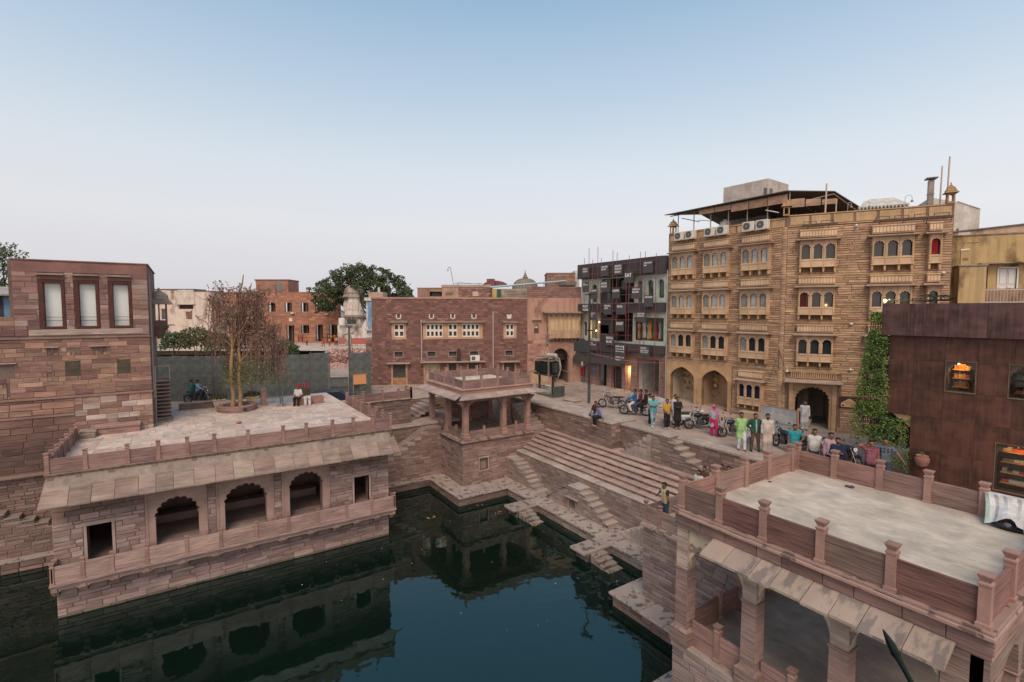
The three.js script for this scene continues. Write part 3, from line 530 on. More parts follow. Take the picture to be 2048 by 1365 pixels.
// ---- street wall above them ----
{
  const t = thing('street_wall', 'dressed stone wall with a projecting double stair block between the broad steps and the street', 'wall', [20.2, -7.8, -18]);
  const F = frame(19.95, 0, 0), B = frame(20.65, 0, 0), J = frame(0, -20.05, 90), ps = new Pieces(), o = { h: [.15, .23], l: [.4, .75], gap: .024, proud: .018 };
  const WC = [[.30, .20, .17], [.27, .18, .15], [.33, .225, .19], [.24, .155, .135]];
  part(t, 'wall', new MB().color([.37, .30, .265]).box(19.97, -8, -34, 20.67, -6.45, -20.07).box(20.67, -8, -34, 21.3, -6.55, -6), M.stone);
  courses(ps, F, -28.6, -20.05, -7.8, -6.42, { ...o, cols: WC }); courses(ps, J, 19.95, 20.65, -7.8, -6.42, { ...o, cols: WC }); courses(ps, B, -20.05, -7, -7.8, -6.55, { ...o, cols: WC });
  for (let z = -34; z < -20.1;) { const l = Math.min(rr(.8, 1.5), -20.0 - z); part(t, 'coping_stone', new MB().color(jit([.48, .40, .35], .09)).box(19.86 + rr(-.03, .03), -6.42, z + .005, 20.75, -6.27 + rr(-.012, .012), z + l - .005, .03), M.pave); part(t, 'coping_stone', new MB().color(jit([.46, .385, .34], .09)).box(20.75, -6.42, z + .005, 22.0 + rr(-.3, .3), -6.32, z + l - .005, .03), M.pave); z += l; }
  for (let z = -20.0; z < -7;) { const l = rr(.8, 1.4); part(t, 'coping_stone', new MB().color(jit([.44, .365, .32], .09)).box(20.56 + rr(-.03, .03), -6.55, z + .005, 21.35, -6.40 + rr(-.012, .012), z + l - .005, .03), M.pave); z += l; }
  const top = z => z < -17.2 ? -7.8 + (z + 19.4) * .72 : z < -16.1 ? -6.25 : -6.25 - Math.floor((z + 16.1) / .36 + 1) * .235, prof = [[-19.4, -7.8], [-17.2, -6.28], [-16.1, -6.28]];
  for (let k = 0; k < 6; k++) prof.push([-16.1 + k * .36, -6.28 - (k + 1) * .235], [-16.1 + (k + 1) * .36, -6.28 - (k + 1) * .235]); prof.push([-13.9, -7.8]);
  part(t, 'stair_block', new MB(F).color([.31, .24, .21]).ext(prof, [], -.72, -.015), M.stone);
  courses(ps, F, -19.4, -13.9, -7.8, -6.28, { ...o, gap: .03, cols: [[.30, .215, .19], [.27, .19, .165], [.33, .24, .21]], top: z => top(z) - .02 });
  part(t, 'tread', new MB().color([.46, .38, .335]).box(19.9, -6.33, -17.3, 20.66, -6.22, -16.05, .02), M.pave);
  for (let k = 0; k < 6; k++) part(t, 'tread', new MB().color(jit([.45, .36, .32], .08)).box(19.9, -6.485 - k * .235 - .1, -16.12 + k * .36, 20.62, -6.485 - k * .235, -16.1 + (k + 1) * .36 + .03, .016), M.stone);
  for (let k = 0; k < 7; k++) part(t, 'tread', new MB().color(jit([.40, .32, .285], .09)).box(19.93, -7.85, -19.25 + k * .29, 20.66, -7.66 + k * .205, -18.94 + k * .29, .03), M.stone);
  for (let k = 0; k < 7; k++) part(t, 'tread', new MB().color(jit([.42, .33, .29], .08)).box(18.78, -7.9, -26.3 - (k + 1) * .36, 19.94, -7.62 + k * .19, -26.3 - k * .36 + (k ? .02 : 0), .016), M.stone);
  ps.flush(t, 'stone', M.layer, 300);
}
// ================= railed pavilion and platform on the right =================
{
  const t = thing('near_pavilion', 'large square pavilion with pale flat railed roof and arches, nearest on the right', 'pavilion', [12, WY, -4.6]);
  const F = frame(9.45, 0, 0), L = frame(0, -7.4, 90), S = frame(0, -1.95, 90), ps = new Pieces();
  part(t, 'wall', new MB().color([.33, .27, .245]).box(9.47, -13, -7.38, 14.6, -7.9, 1.5), M.stone);
  courses(ps, F, -7.4, 1.4, -11.2, -7.9, { h: [.12, .22], l: [.35, .95], cols: [[.37, .275, .255], [.34, .25, .23], [.40, .30, .275], [.31, .23, .21]], gap: .012, wob: .01 });
  ps.flush(t, 'stone', M.layer, 220);
  part(t, 'floor', new MB().color([.36, .29, .25]).box(9.4, -7.9, -7.42, 14.6, -7.75, 1.5, .012), M.pave);
  const zs = [-7.2, -5.55, -3.88];
  const pil = (x, z) => part(t, 'pillar', new MB().color(jit([.31, .205, .18], .06)).post([[.24, -7.77], [.24, -7.42], [.18, -7.36], [.16, -7.28], [.155, -6.02], [.175, -5.99], [.175, -5.94]], x, 0, z).color([.50, .385, .33]).post([[.15, -5.94], [.15, -4.98]], x, 0, z), M.layer);
  for (const z of zs) pil(9.62, z); pil(14.35, -7.2); pil(12.0, -7.2); pil(14.35, -4); 
  part(t, 'corner_pier', new MB().color([.33, .235, .205]).box(9.46, -7.8, -2.5, 9.9, -5.0, -1.98, .02), M.layer);
  // plastered arches between the pillars
  const arch = (m, u0, u1, d) => { const c = (u0 + u1) / 2, hw = (u1 - u0) / 2; part(t, 'arch_spandrel', new MB(m).color([.58, .475, .36]).ext([[u0 - .02, -4.98], [u0 - .02, -5.98], ...roundArch(c, hw - .02, -5.98, -5.85, -5.26, 14, .1).slice(2).reverse(), [u1 + .02, -5.98], [u1 + .02, -4.98]], [], d - .1, d), M.blot); };
  const A = frame(9.55, 0, 0); arch(A, -7.05, -5.7, .03); arch(A, -5.4, -4.03, .03); arch(A, -3.73, -2.45, .03);
  const B = frame(0, -7.2, 90); arch(B, 9.78, 11.85, .05); arch(B, 12.15, 14.2, .05);
  { const c = []; const mm = new MB(S).color([.31, .215, .185]).ext([[9.46, -7.8], [9.86, -7.8], [9.86, -5.95], [10.05, -5.55], [10.35, -5.3], [10.7, -5.22], [10.98, -5.35], [11.05, -5.9], [11.2, -5.9], [11.3, -5.35], [11.9, -5.22], [12.4, -5.6], [12.5, -7.8], [14.6, -7.8], [14.6, -5], [9.46, -5]], [], -.2, .02); part(t, 'side_wall', mm, M.layer); part(t, 'pillar', new MB().color([.34, .23, .20]).post([[.17, -7.77], [.15, -7.6], [.12, -7.5], [.11, -5.9], [.15, -5.85]], 11.12, 0, -2.05), M.stone); }
  // roof edge
  part(t, 'beam', new MB().color([.36, .225, .19]).box(9.42, -4.99, -7.36, 14.6, -4.66, -1.9, .012), M.layer);
  for (let z = -7.36; z < -1.95;) { const l = Math.min(rr(.4, .75), -1.88 - z); part(t, 'frieze_stone', new MB().color(jit(pick([[.26, .155, .135], [.22, .13, .115], [.30, .19, .16]]), .1)).box(9.385, -4.9, z + .006, 9.45, -4.66, z + l - .006, .008), M.layer); z += l; }
  part(t, 'roof_slab', new MB().color([.40, .26, .225]).box(9.3, -4.66, -7.42, 14.72, -4.585, -1.86, .016).color([.36, .24, .21]).box(9.34, -4.585, -7.4, 14.7, -4.53, -1.88, .01), M.blot);
  part(t, 'roof_floor', new MB().color([.60, .52, .44]).box(9.5, -4.535, -7.25, 14.6, -4.505, -2.0), M.pave);
  const e = frame(9.42, 0, 0);
  eave(t, e, -6.35, -2.3, -4.9, 0, -5.12, .5, { l: [.36, .62], th: .05, mat: M.lichen, cols: [[.40, .31, .26], [.36, .285, .245], [.42, .325, .275]] });
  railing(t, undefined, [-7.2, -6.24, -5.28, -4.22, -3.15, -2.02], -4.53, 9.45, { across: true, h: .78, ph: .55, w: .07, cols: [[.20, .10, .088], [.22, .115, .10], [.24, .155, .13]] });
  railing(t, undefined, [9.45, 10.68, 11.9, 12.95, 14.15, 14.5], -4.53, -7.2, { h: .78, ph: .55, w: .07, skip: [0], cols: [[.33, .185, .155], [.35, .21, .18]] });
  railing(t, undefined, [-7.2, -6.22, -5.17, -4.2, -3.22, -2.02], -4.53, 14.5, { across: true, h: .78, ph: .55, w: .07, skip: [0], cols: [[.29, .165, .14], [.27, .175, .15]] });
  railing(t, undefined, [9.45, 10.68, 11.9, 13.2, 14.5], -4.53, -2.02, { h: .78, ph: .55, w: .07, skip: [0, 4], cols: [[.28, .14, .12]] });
  railing(t, undefined, [-7.05, -6.33, -5.72], -7.75, 9.62, { across: true, h: .82, ph: .6, skip: [0, 2], cols: [[.33, .19, .165]] });
  railing(t, undefined, [-5.4, -4.72, -4.05], -7.75, 9.62, { across: true, h: .82, ph: .6, skip: [0, 2], cols: [[.27, .165, .15]] });
  railing(t, undefined, [-3.72, -3.1, -2.5], -7.75, 9.62, { across: true, h: .82, ph: .6, skip: [0, 2], cols: [[.27, .165, .15]] });
  railing(t, undefined, [9.8, 11.0, 11.85], -7.75, -7.25, { h: .78, ph: .6, skip: [0, 2], cols: [[.24, .145, .125]] });
  railing(t, undefined, [12.15, 13.2, 14.2], -7.75, -7.25, { h: .78, ph: .6, skip: [0, 2], cols: [[.24, .145, .125]] });
}
{
  const t = thing('railed_platform', 'tall stone block with a small railed platform beside the broad steps', 'platform', [16, WY, -10]);
  const F = frame(13.86, 0, 0), B = frame(0, -12.25, -90), ps = new Pieces();
  part(t, 'wall', new MB().color([.36, .30, .275]).box(13.88, -13, -12.23, 17.6, -7.9, -7.3).box(17.6, -9.5, -12.23, 20.7, -7.9, -7.3), M.stone);
  courses(ps, F, -12.25, -7.35, -10.5, -7.9, { h: [.1, .2], l: [.35, .9], cols: [[.31, .225, .205], [.34, .25, .225], [.28, .20, .185], [.36, .265, .245]], gap: .012, wob: .01 });
  courses(ps, F, -12.25, -7.35, -11.2, -10.5, { h: [.16, .24], l: [.4, .9], cols: DARK, gap: .02 });
  ps.flush(t, 'stone', M.layer, 260);
  part(t, 'floor_slab', new MB().color([.38, .29, .255]).box(13.78, -7.9, -12.35, 20.6, -7.78, -7.3, .02).color([.44, .36, .32]).box(13.84, -7.78, -12.3, 20.6, -7.74, -7.3, .012), M.blot);
  railing(t, undefined, [-12.2, -11.55, -10.7, -9.8, -8.9], -7.74, 13.93, { across: true, h: .8, ph: .62, w: .055, cols: [[.31, .22, .195]] });
  railing(t, undefined, [13.93, 14.95, 15.85, 16.9], -7.74, -12.2, { h: .8, ph: .62, w: .055, skip: [0], cols: [[.31, .22, .195]] });
  part(t, 'floor_stone', new MB().color([.50, .42, .37]).box(14.7, -7.74, -11.6, 15.6, -7.62, -10.9, .03), M.stone);
}
{
  const t = thing('corner_ledge', 'wide blotched stone ledge at the water below the railed platform', 'ledge', [13.3, WY, -11]), ps = new Pieces(), q = new Pieces();
  part(t, 'wall', new MB().color([.36, .30, .27]).box(13.08, -13, -12.95, 13.9, -10.6, -7.4).box(9.1, -13, -9.0, 13.1, -10.6, -7.4), M.stone);
  for (let z = -13.1; z < -9.2;) { const l = Math.min(rr(.7, 1.1), -9.1 - z); ps.push(new MB().color(jit([.45, .36, .33], .08)).box(12.95, -10.6, z + .006, 13.88, -10.5, z + l - .006, .02)); z += l; }
  for (let x = 13.88; x < 16;) { const l = rr(.7, 1.1); ps.push(new MB().color(jit([.43, .35, .32], .08)).box(x + .006, -10.6, -13.1, x + l - .006, -10.5, -12.3, .02)); x += l; }
  for (let x = 9.0; x < 12.9;) { const l = Math.min(rr(.7, 1.1), 12.95 - x); ps.push(new MB().color(jit([.43, .35, .32], .08)).box(x + .006, -10.6, -9.1, x + l - .006, -10.5, -7.42, .02)); x += l; }
  courses(q, frame(13.06, 0, 0), -12.95, -9, -11.2, -10.6, { h: [.14, .2], l: [.35, .75], cols: DARK, gap: .022 });
  q.flush(t, 'stone', M.layer, 120); ps.flush(t, 'ledge_slab', M.blot, 120);
}
// ================= tall building on the left bank =================
{
  const t = thing('bank_house', 'tall red sandstone house with three big framed windows at the left edge', 'house', [-4, WY, -29.3]);
  const F = frame(0, -29.3, 90), ps = new Pieces(), win = [[-5.17, -4.33], [-4.0, -3.16], [-2.81, -1.98]];
  const holes = win.map(w => [w[0], w[1], -.8, 1.35]);
  const body = new MB(F).color([.20, .14, .12]).ext([[-12, -13], [-1.35, -13], [-1.35, 2.19], [-5.99, 2.19], [-5.99, -.3], [-12, -.3]], holes.map(h => rect(...h)), -.45, -.012);
  body.box(-1.7, -7, -7, -1.35, 2.19, -.45).box(-6, 2.0, -7, -1.7, 2.15, -.45).box(-12, -.5, -7, -6, -.34, -.45).box(-6.2, -.3, -7, -5.99, 2.19, -.45);
  part(t, 'wall', body, M.stone);
  const UP = [[.30, .175, .155], [.27, .155, .14], [.34, .22, .195], [.235, .13, .118], [.40, .29, .26], [.31, .185, .165]], LO = [[.36, .22, .165], [.31, .18, .14], [.22, .125, .108], [.40, .255, .185], [.27, .155, .128], [.33, .20, .16]], BT = [[.27, .16, .13], [.24, .135, .115], [.30, .18, .15]], VB = [[.22, .145, .125], [.26, .17, .145], [.29, .20, .175]];
  const small = [[-5.0, -4.85, -1.87, -1.66], [-4.8, -4.64, -1.87, -1.66], [-4.37, -4.24, -1.84, -1.68], [-4.2, -4.07, -1.84, -1.68], [-4.03, -3.9, -1.84, -1.68], [-3.48, -3.36, -1.92, -1.66], [-3.29, -3.17, -1.92, -1.66], [-3.1, -2.98, -1.92, -1.66], [-4.44, -3.92, -2.94, -2.27], [-2.63, -2.13, -2.95, -2.28], [-5.05, -4.88, -2.94, -2.72], [-6.6, -6.06, -2.9, -2.27], [-6.34, -6.24, -3.7, -3.1]];
  courses(ps, F, -5.99, -1.36, -1.12, 1.66, { h: [.2, .27], l: [.42, .95], cols: UP, gap: .008, proud: .018, jit: .16, holes: win.map(w => [w[0] - .02, w[1] + .02, -.82, 1.64]) });
  courses(ps, F, -8.5, -1.36, -3.78, -1.2, { h: [.17, .25], l: [.4, 1.0], cols: LO, gap: .007, proud: .018, jit: .16, holes: small });
  courses(ps, F, -8.5, -5.99, -1.1, -.3, { h: [.2, .27], l: [.42, .95], cols: LO, gap: .008, proud: .018 });
  courses(ps, F, -8.5, -4.15, -7.0, -4.66, { h: [.24, .33], l: [.6, 1.1], tone: (u, y) => pick(y > -5.4 ? BT : [[.17, .10, .085], [.145, .085, .075]]), gap: .03, proud: .016 });
  courses(ps, F, -8.5, -4.2, -4.58, -3.88, { h: [.24, .33], l: [.6, 1.1], tone: () => pick([[.36, .21, .165], [.31, .18, .145]]), gap: .028, proud: .016 });
  courses(ps, F, -4.2, -1.36, -5.66, -3.88, { h: [.18, .3], l: [.35, .8], tone: () => pick([[.36, .22, .18], [.28, .16, .135], [.40, .27, .22], [.52, .43, .38]]), gap: .01, proud: .018, jit: .18 });
  courses(ps, F, -8.5, -3.9, -8.6, -7.15, { h: [.12, .18], l: [.3, .7], cols: VB, gap: .016 });
  courses(ps, F, -8.5, -3.9, -10.5, -8.6, { h: [.15, .22], l: [.3, .75], tone: () => pick(VB), gap: .034, proud: .02 });
  ps.flush(t, 'stone', M.layer, 300);
  part(t, 'parapet', new MB(F).color([.27, .14, .125]).box(-5.98, 1.66, -.3, -1.36, 2.14, .02, .01).color([.22, .13, .115]).box(-6.03, 2.14, -7.05, -1.3, 2.2, .06, .01), M.stone);
  for (const [y, u0, u1, d] of [[-1.2, -8.5, -1.33, .07], [-3.84, -8.5, -1.33, .09], [-4.64, -8.5, -4.2, .05], [-7.12, -8.5, -4.0, .28]]) part(t, 'string_course', new MB(F).color([.30, .19, .16]).box(u0, y - .05, -.1, u1, y + .035, d, .01), M.stone);
  part(t, 'sill_band', new MB(F).color([.50, .385, .34]).box(-5.55, -1.08, -.1, -1.6, -.84, .035, .01), M.layer);
  for (const [a, b] of win) {
    const w = part(t, 'window', new MB(F).color([.085, .022, .016]).box(a, -.8, -.3, a + .15, 1.35, .03, .008).box(b - .12, -.8, -.3, b, 1.35, .03, .008).box(a + .15, 1.19, -.3, b - .12, 1.35, .03, .008).box(a + .15, -.8, -.3, b - .12, -.7, .03, .008), M.wood);
    part(w, 'pane', new MB(F).quad([a + .15, -.7, -.16], [b - .12, -.7, -.16], [b - .12, 1.19, -.16], [a + .15, 1.19, -.16]), M.pane);
    part(w, 'blind', new MB(F).color([.66, .70, .70]).box(a + .12, -.74, -.3, b - .1, 1.24, -.25), M.matt);
    for (const y of [-.46, -.3]) part(w, 'rail_bar', new MB(F).color([.1, .1, .1]).box(a + .15, y, -.12, b - .12, y + .018, -.1), M.steel);
    part(t, 'lintel', new MB(F).color([.34, .25, .22]).box(a - .06, 1.53, -.1, b + .03, 1.6, .2, .012), M.stone);
    part(t, 'lintel_stone', new MB(F).color([.24, .12, .105]).box(a - .02, 1.35, -.1, b + .02, 1.53, .02, .01), M.stone);
  }
  for (const h of small) part(t, 'vent', new MB(F).color([.18, .13, .11]).box(h[0], h[2], -.1, h[1], h[3], -.03), M.matt);
  for (const h of [small[8], small[9]]) part(t, 'vent_screen', new MB(F).color([.095, .075, .055]).box(h[0] + .02, h[2] + .02, -.03, h[1] - .02, h[3] - .02, .0), M.cloth);
  part(t, 'canopy', new MB(F).color([.38, .30, .26]).box(-5.12, -1.63, -.1, -4.6, -1.59, .18, .008).box(-3.6, -1.63, -.1, -2.88, -1.59, .18, .008).box(-6.7, -2.27, -.1, -5.98, -2.22, .15, .008), M.stone);
  part(t, 'lower_wall', new MB(F).color([.33, .27, .245]).box(-8.5, -13, -.1, -3.9, -10.56, .85), M.stone);
  part(t, 'ledge_slab', new MB(F).color([.38, .31, .28]).box(-8.5, -10.56, -.1, -4.6, -10.46, .93, .02).box(-4.58, -10.62, -.1, -4.0, -10.5, 1.1, .02), M.blot);
  const fl = new Pieces(); courses(fl, frame(0, -28.42, 90), -8.5, -3.9, -11.2, -10.56, { h: [.16, .24], l: [.4, .8], cols: DARK, gap: .035 }); fl.flush(t, 'stone', M.layer, 60);
  { const tp = u => -8.3 - Math.floor((u + 7.45) / .45) * .215, pf = [[-8.5, -10.5], [-8.5, -8.3]]; for (let k = 0; k < 9; k++) pf.push([-7.45 + k * .45, -8.3 - k * .215], [-7.0 + k * .45, -8.3 - k * .215]); pf.push([-3.4, -10.5]);
    part(t, 'flight', new MB(F).color([.36, .30, .27]).ext(pf, [], 0, .52), M.stone); const fs = new Pieces(); courses(fs, frame(0, -28.765, 90), -8.5, -3.5, -10.45, -8.3, { h: [.14, .21], l: [.3, .75], tone: () => pick(VB), gap: .03, proud: .018, top: u => tp(u) - .06 }); fs.flush(t, 'stone', M.layer, 90);
    for (let k = 0; k < 9; k++) part(t, 'step', new MB(F).color(jit([.30, .24, .215], .1)).box(-7.47 + k * .45, -8.36 - k * .215, -.05, -6.98 + k * .45, -8.29 - k * .215, .58, .012), M.stone); }
  // drainpipes on the far corner and a little oriel round the side
  part(t, 'drainpipe', new MB().color([.16, .13, .12]).cyl([-1.28, -4.2, -29.42], [-1.28, 1.6, -29.42], .045).cyl([-1.26, -5.6, -29.55], [-1.26, .4, -29.55], .03), M.matt);
}
{
  const o = thing('side_oriel', 'small carved stone oriel balcony with drooping roof on the side of the left house', 'balcony', [-1.1, -1.5, -34]);
  part(o, 'base', new MB().color([.25, .155, .13]).post([[.1, -1.55], [.22, -1.35], [.3, -1.1], [.42, -.95], [.42, -.86]], -1.1, 0, -34), M.stone);
  part(o, 'wall', new MB().color([.30, .185, .16]).box(-1.48, -.86, -34.36, -.74, -.55, -33.64, .01), M.stone);
  for (const [x, z] of [[-.78, -33.68], [-.78, -34.32], [-1.42, -33.68], [-1.1, -33.66]]) part(o, 'pillar', new MB().color([.33, .20, .17]).post([[.05, -.55], [.035, -.5], [.035, .3], [.06, .36]], x, 0, z), M.stone);
  part(o, 'shutter', new MB().color([.62, .58, .55]).box(-1.0, -.5, -34.3, -.8, .1, -34.26), M.matt);
  part(o, 'eave', new MB().color([.36, .25, .21]).post([[.62, .34], [.6, .4], [.5, .58], [.42, .62]], -1.08, 0, -34), M.stone);
  part(o, 'roof', new MB().color([.42, .33, .28]).lathe([[.45, 0], [.42, .2], [.3, .36], [.12, .46], [.05, .52], [.06, .58], [0, .66]], -1.08, .62, -34, 14), M.stone);
}
// ================= street ground =================
{
  const g = new MB().color([.44, .335, .29]);
  const q = (x0, x1, z0, z1, y) => g.quad([x0, y, z1], [x1, y, z1], [x1, y, z0], [x0, y, z0]);
  const slope = (x, z) => ST - .05 * Math.max(0, x - 21) * clamp((z + 21) / 7, 0, 1), GX = [20.9, 22, 24, 26, 28, 30, 32, 34, 38, 60], GZ = [-22, -21, -19.5, -18, -16.5, -15, -14, -10, 0, 30];
  for (let i = 0; i + 1 < GX.length; i++) for (let j = 0; j + 1 < GZ.length; j++) g.quad([GX[i], slope(GX[i], GZ[j + 1]), GZ[j + 1]], [GX[i + 1], slope(GX[i + 1], GZ[j + 1]), GZ[j + 1]], [GX[i + 1], slope(GX[i + 1], GZ[j]), GZ[j]], [GX[i], slope(GX[i], GZ[j]), GZ[j]]);
  q(20.9, 120, -140, -22, ST); q(60, 120, -22, 30, ST - 2); q(19.8, 20.9, -9.7, -7.3, ST - .003); q(-60, 20.9, -140, -38.6, ST); q(-60, 4.6, -38.6, -33.95, ST); q(11.8, 20.9, -38.6, -33.95, ST); q(4.6, 11.8, -38.6, -33.95, ST - .5); q(14.6, 20.9, -7.3, 30, ST - .004);
  ground('street', g, M.dust);
  const f = new MB().color([.30, .25, .21]); f.quad([-900, ST - .3, 100], [1200, ST - .3, 100], [1200, ST - .3, -1500], [-900, ST - .3, -1500]);
  // the far ground starts beyond the block so that it never roofs the water
  const f2 = new MB().color([.30, .25, .21]); f2.quad([-1200, ST - .06, -139], [1600, ST - .06, -139], [1600, ST - .06, -2200], [-1200, ST - .06, -2200]); f2.quad([119, ST - .06, 300], [1600, ST - .06, 300], [1600, ST - .06, -139], [119, ST - .06, -139]); f2.quad([-1200, ST - .06, 300], [-59, ST - .06, 300], [-59, ST - .06, -139], [-1200, ST - .06, -139]);
  ground('far_ground', f2, M.dust);
  const k = new MB().color([.45, .37, .33]); k.box(27.6, -6.6, -27.6, 29.2, -6.36, -24.2, .02); k.box(27.4, -6.6, -33.6, 29.3, -6.3, -27.6, .02);
  ground('pavement', k, M.pave);
  const b = new MB().color([.30, .23, .20]).box(-60, -13.2, -31, 20.9, -13, 12); ground('pond_bed', b, M.stone);
}
// ================= hotel of golden sandstone =================
const GOLD = [[.53, .345, .225], [.49, .315, .20], [.57, .38, .25], [.46, .29, .185]], BAY = [.62, .43, .295];
{
  const t = thing('hotel', 'four storey golden sandstone hotel with rows of carved oriel windows', 'hotel', [29.4, ST, -15.6]);
  const L = frame(29.0, -24, 2.7), R = frame(29.39, -15.64, 30.8), B = ST - .1, BR = -7.2;
  const lh = [[.62, 2.56, B, -3.9], [3.12, 5.03, B, -3.92]], door = [.72, 2.42, B, -4.3];
  const S1 = roundArch(1.59, .97, B, -4.7, -3.93, 12, .35), S2 = roundArch(4.07, .95, B, -4.7, -3.93, 12, .35), D = foil(1.57, .85, -6.87, -5.2, -4.4, 11);
  part(t, 'wall', new MB(L).color([.24, .155, .105]).ext(rect(.25, 8.35, B, 5.42), [S1, S2], -.3, -.012), M.stone);
  part(t, 'wall', new MB(R).color([.24, .155, .105]).ext(rect(.0, 7.55, BR, 5.5), [D], -.3, -.012).box(7.25, BR, -9, 7.55, 5.5, -.3), M.stone);
  part(t, 'roof_deck', new MB(L).color([.4, .33, .28]).box(.25, 4.6, -9, 8.4, 4.75, -.3), M.pave); part(t, 'roof_deck', new MB(R).color([.4, .33, .28]).box(.25, 4.6, -8, 7.3, 4.78, -.3), M.pave);
  part(t, 'side_wall', new MB(L).color([.36, .235, .15]).box(.22, B, -9, .27, 5.4, -.3), M.stone);
  const rows = [[4.05, 4.0, 2.5, 2.17], [1.4, 1.33, -.2, -.5], [-1.33, -1.4, -2.88, -3.2]];
  const lb = [[.72, 2.52], [3.2, 4.95], [5.83, 7.55]], rb = [[.68, 2.46], [4.07, 5.9], [6.52, 7.05]];
  const hl = [], hr = [[.2, 2.95, BR, -3.5]];
  for (const r of rows) { for (const b of lb) hl.push([b[0] + .06, b[1] - .06, r[3], r[0] + .5]); for (const b of rb) hr.push([b[0] + .06, b[1] - .06, r[3], r[0] + .5]); }
  hl.push([.3, 5.3, B, -3.7], [5.7, 7.2, -6.1, -3.8]); hr.push([2.9, 3.86, -5.5, -4.84]);
  const ps = new Pieces(), o = { h: [.115, .15], l: [.5, 1.3], cols: GOLD, gap: .02, proud: .026, wob: .004, cham: .018, jit: .14 };
  courses(ps, L, .3, 8.3, B + .35, 4.75, { ...o, holes: hl }); courses(ps, R, .06, 7.52, BR + .55, 4.75, { ...o, holes: hr });
  ps.flush(t, 'stone', M.layer, 300);
  // rounded corner between the two fronts
  for (let y = BR; y < 4.7; y += .145) { const mb = new MB().color(jit(pick(GOLD), .12)); const c = at(R, -.05, 0, -.18); mb.lathe([[.17, 0], [.2, .02], [.2, .12], [.17, .145]], c[0], y, c[2], 14); part(t, 'corner_stone', mb, M.layer); }
  for (const y of [2.02, -.66, -3.5]) { part(t, 'string_course', new MB(L).color([.52, .34, .20]).box(.25, y - .05, -.1, 8.3, y + .03, .06, .01).box(.25, y - .1, -.1, 8.3, y - .06, .04, .005), M.stone); part(t, 'string_course', new MB(R).color([.52, .34, .20]).box(.1, y - .05, -.1, 7.53, y + .03, .06, .01).box(.1, y - .1, -.1, 7.53, y - .06, .04, .005), M.stone); }
  part(t, 'plinth', new MB(L).color([.40, .27, .18]).box(5.2, B, -.1, 8.3, B + .33, .08, .01), M.stone); part(t, 'plinth', new MB(R).color([.40, .27, .18]).box(2.8, BR, -.1, 7.5, BR + .55, .1, .01), M.stone);
  // carved oriels: each a part, its openings and panes sub-parts
  const oriel = (m, a, b, r, n, tint, curtain) => {
    const D = .34, [ye, yt, yb, yk] = r, w = (b - a) / n, hs = [];
    for (let k = 0; k < n; k++) hs.push(foil(a + w * (k + .5), w * .35, yb + .38, yb + .98, yb + 1.22, 5));
    const or = part(t, 'oriel', new MB(m).color(jit(BAY, .06)).ext(rect(a, b, yb, yt), hs, D - .07, D).box(a, yb, 0, a + .06, yt, D - .07).box(b - .06, yb, 0, b, yt, D - .07).box(a, yb, 0, b, yb + .05, D - .07), M.stone);
    part(or, 'eave', new MB(m).color([.43, .31, .24]).quad([a - .22, ye - .05, D + .26], [b + .22, ye - .05, D + .26], [b + .05, ye + .06, 0], [a - .05, ye + .06, 0]).box(a - .22, ye - .1, 0, b + .22, ye - .05, D + .26, .008), M.stone);
    part(or, 'crest', new MB(m).color(jit([.42, .28, .18], .05)).box(a - .02, ye + .06, 0, b + .02, ye + .5, .26, .012), M.stone);
    const pet = new MB(m).color([.70, .50, .33]), np = Math.round((b - a) / .15); for (let k = 0; k < np; k++) { const u = a + (k + .5) * (b - a) / np, q = (b - a) / np * .42; pet.ext([[u - q, ye + .16], [u, ye + .13], [u + q, ye + .16], [u + q, ye + .36], [u, ye + .44], [u - q, ye + .36]], [], .25, .285, false); } pet.box(a - .03, ye + .47, 0, b + .03, ye + .52, .29, .006); part(or, 'carving', pet, M.stone);
    part(or, 'sill', new MB(m).color([.62, .42, .24]).box(a - .03, yb - .06, 0, b + .03, yb, D + .03, .01).box(a - .01, yb + .3, D - .01, b + .01, yb + .36, D + .025, .006), M.stone);
    for (let k = 0; k <= n; k++) { const u = clamp(a + w * k, a + .05, b - .05); part(or, 'mullion', new MB(m).color([.57, .38, .21]).box(u - .035, yb + .02, D, u + .035, yt - .03, D + .022, .008), M.stone); const c = new MB(m).color([.56, .375, .21]).ext([[u - .05, yb - .06], [u + .05, yb - .06], [u + .045, yb - .2], [u + .03, yk - .02], [u - .03, yk - .02], [u - .045, yb - .2]], [], 0, D - .04); part(or, 'corbel', c, M.stone); }
    for (let k = 0; k < n; k++) {
      const u = a + w * (k + .5), c = Array.isArray(tint) ? tint : [.03, .035, .04];
      part(or, 'window_pane', new MB(m).color(c).box(u - w * .34, yb + .3, D - .2, u + w * .34, yb + 1.3, D - .17), M.glass);
      part(or, 'window_sill', new MB(m).color([.6, .5, .42]).box(u - w * .3, yb + .36, D - .17, u + w * .3, yb + .4, D - .02), M.stone);
      if (curtain && curtain[k]) part(or, 'curtain', (() => { const q = new MB(m).color(curtain[k]); for (let s = 0; s < 5; s++) { const x = u - w * .28 + s * w * .112; q.cyl([x, yb + .38, D - .13], [x, yb + 1.2, D - .13], w * .07, w * .07, 6, false); } return q; })(), M.cloth);
    }
  };
  const wht = [.5, .51, .52], gry = [.30, .31, .31];
  lb.forEach((b, i) => rows.forEach((r, j) => oriel(L, b[0], b[1], r, 3, null, j === 0 ? [i === 2 ? gry : gry, wht, wht] : j === 1 ? [gry, wht, i === 2 ? gry : wht] : [gry, null, null])));
  rb.forEach((b, i) => rows.forEach((r, j) => oriel(R, b[0], b[1], r, i === 2 ? 1 : 3, null, i === 2 && j === 0 ? [[.30, .01, .03]] : i === 0 && j === 1 ? [[.10, .012, .012], null, null] : null)));
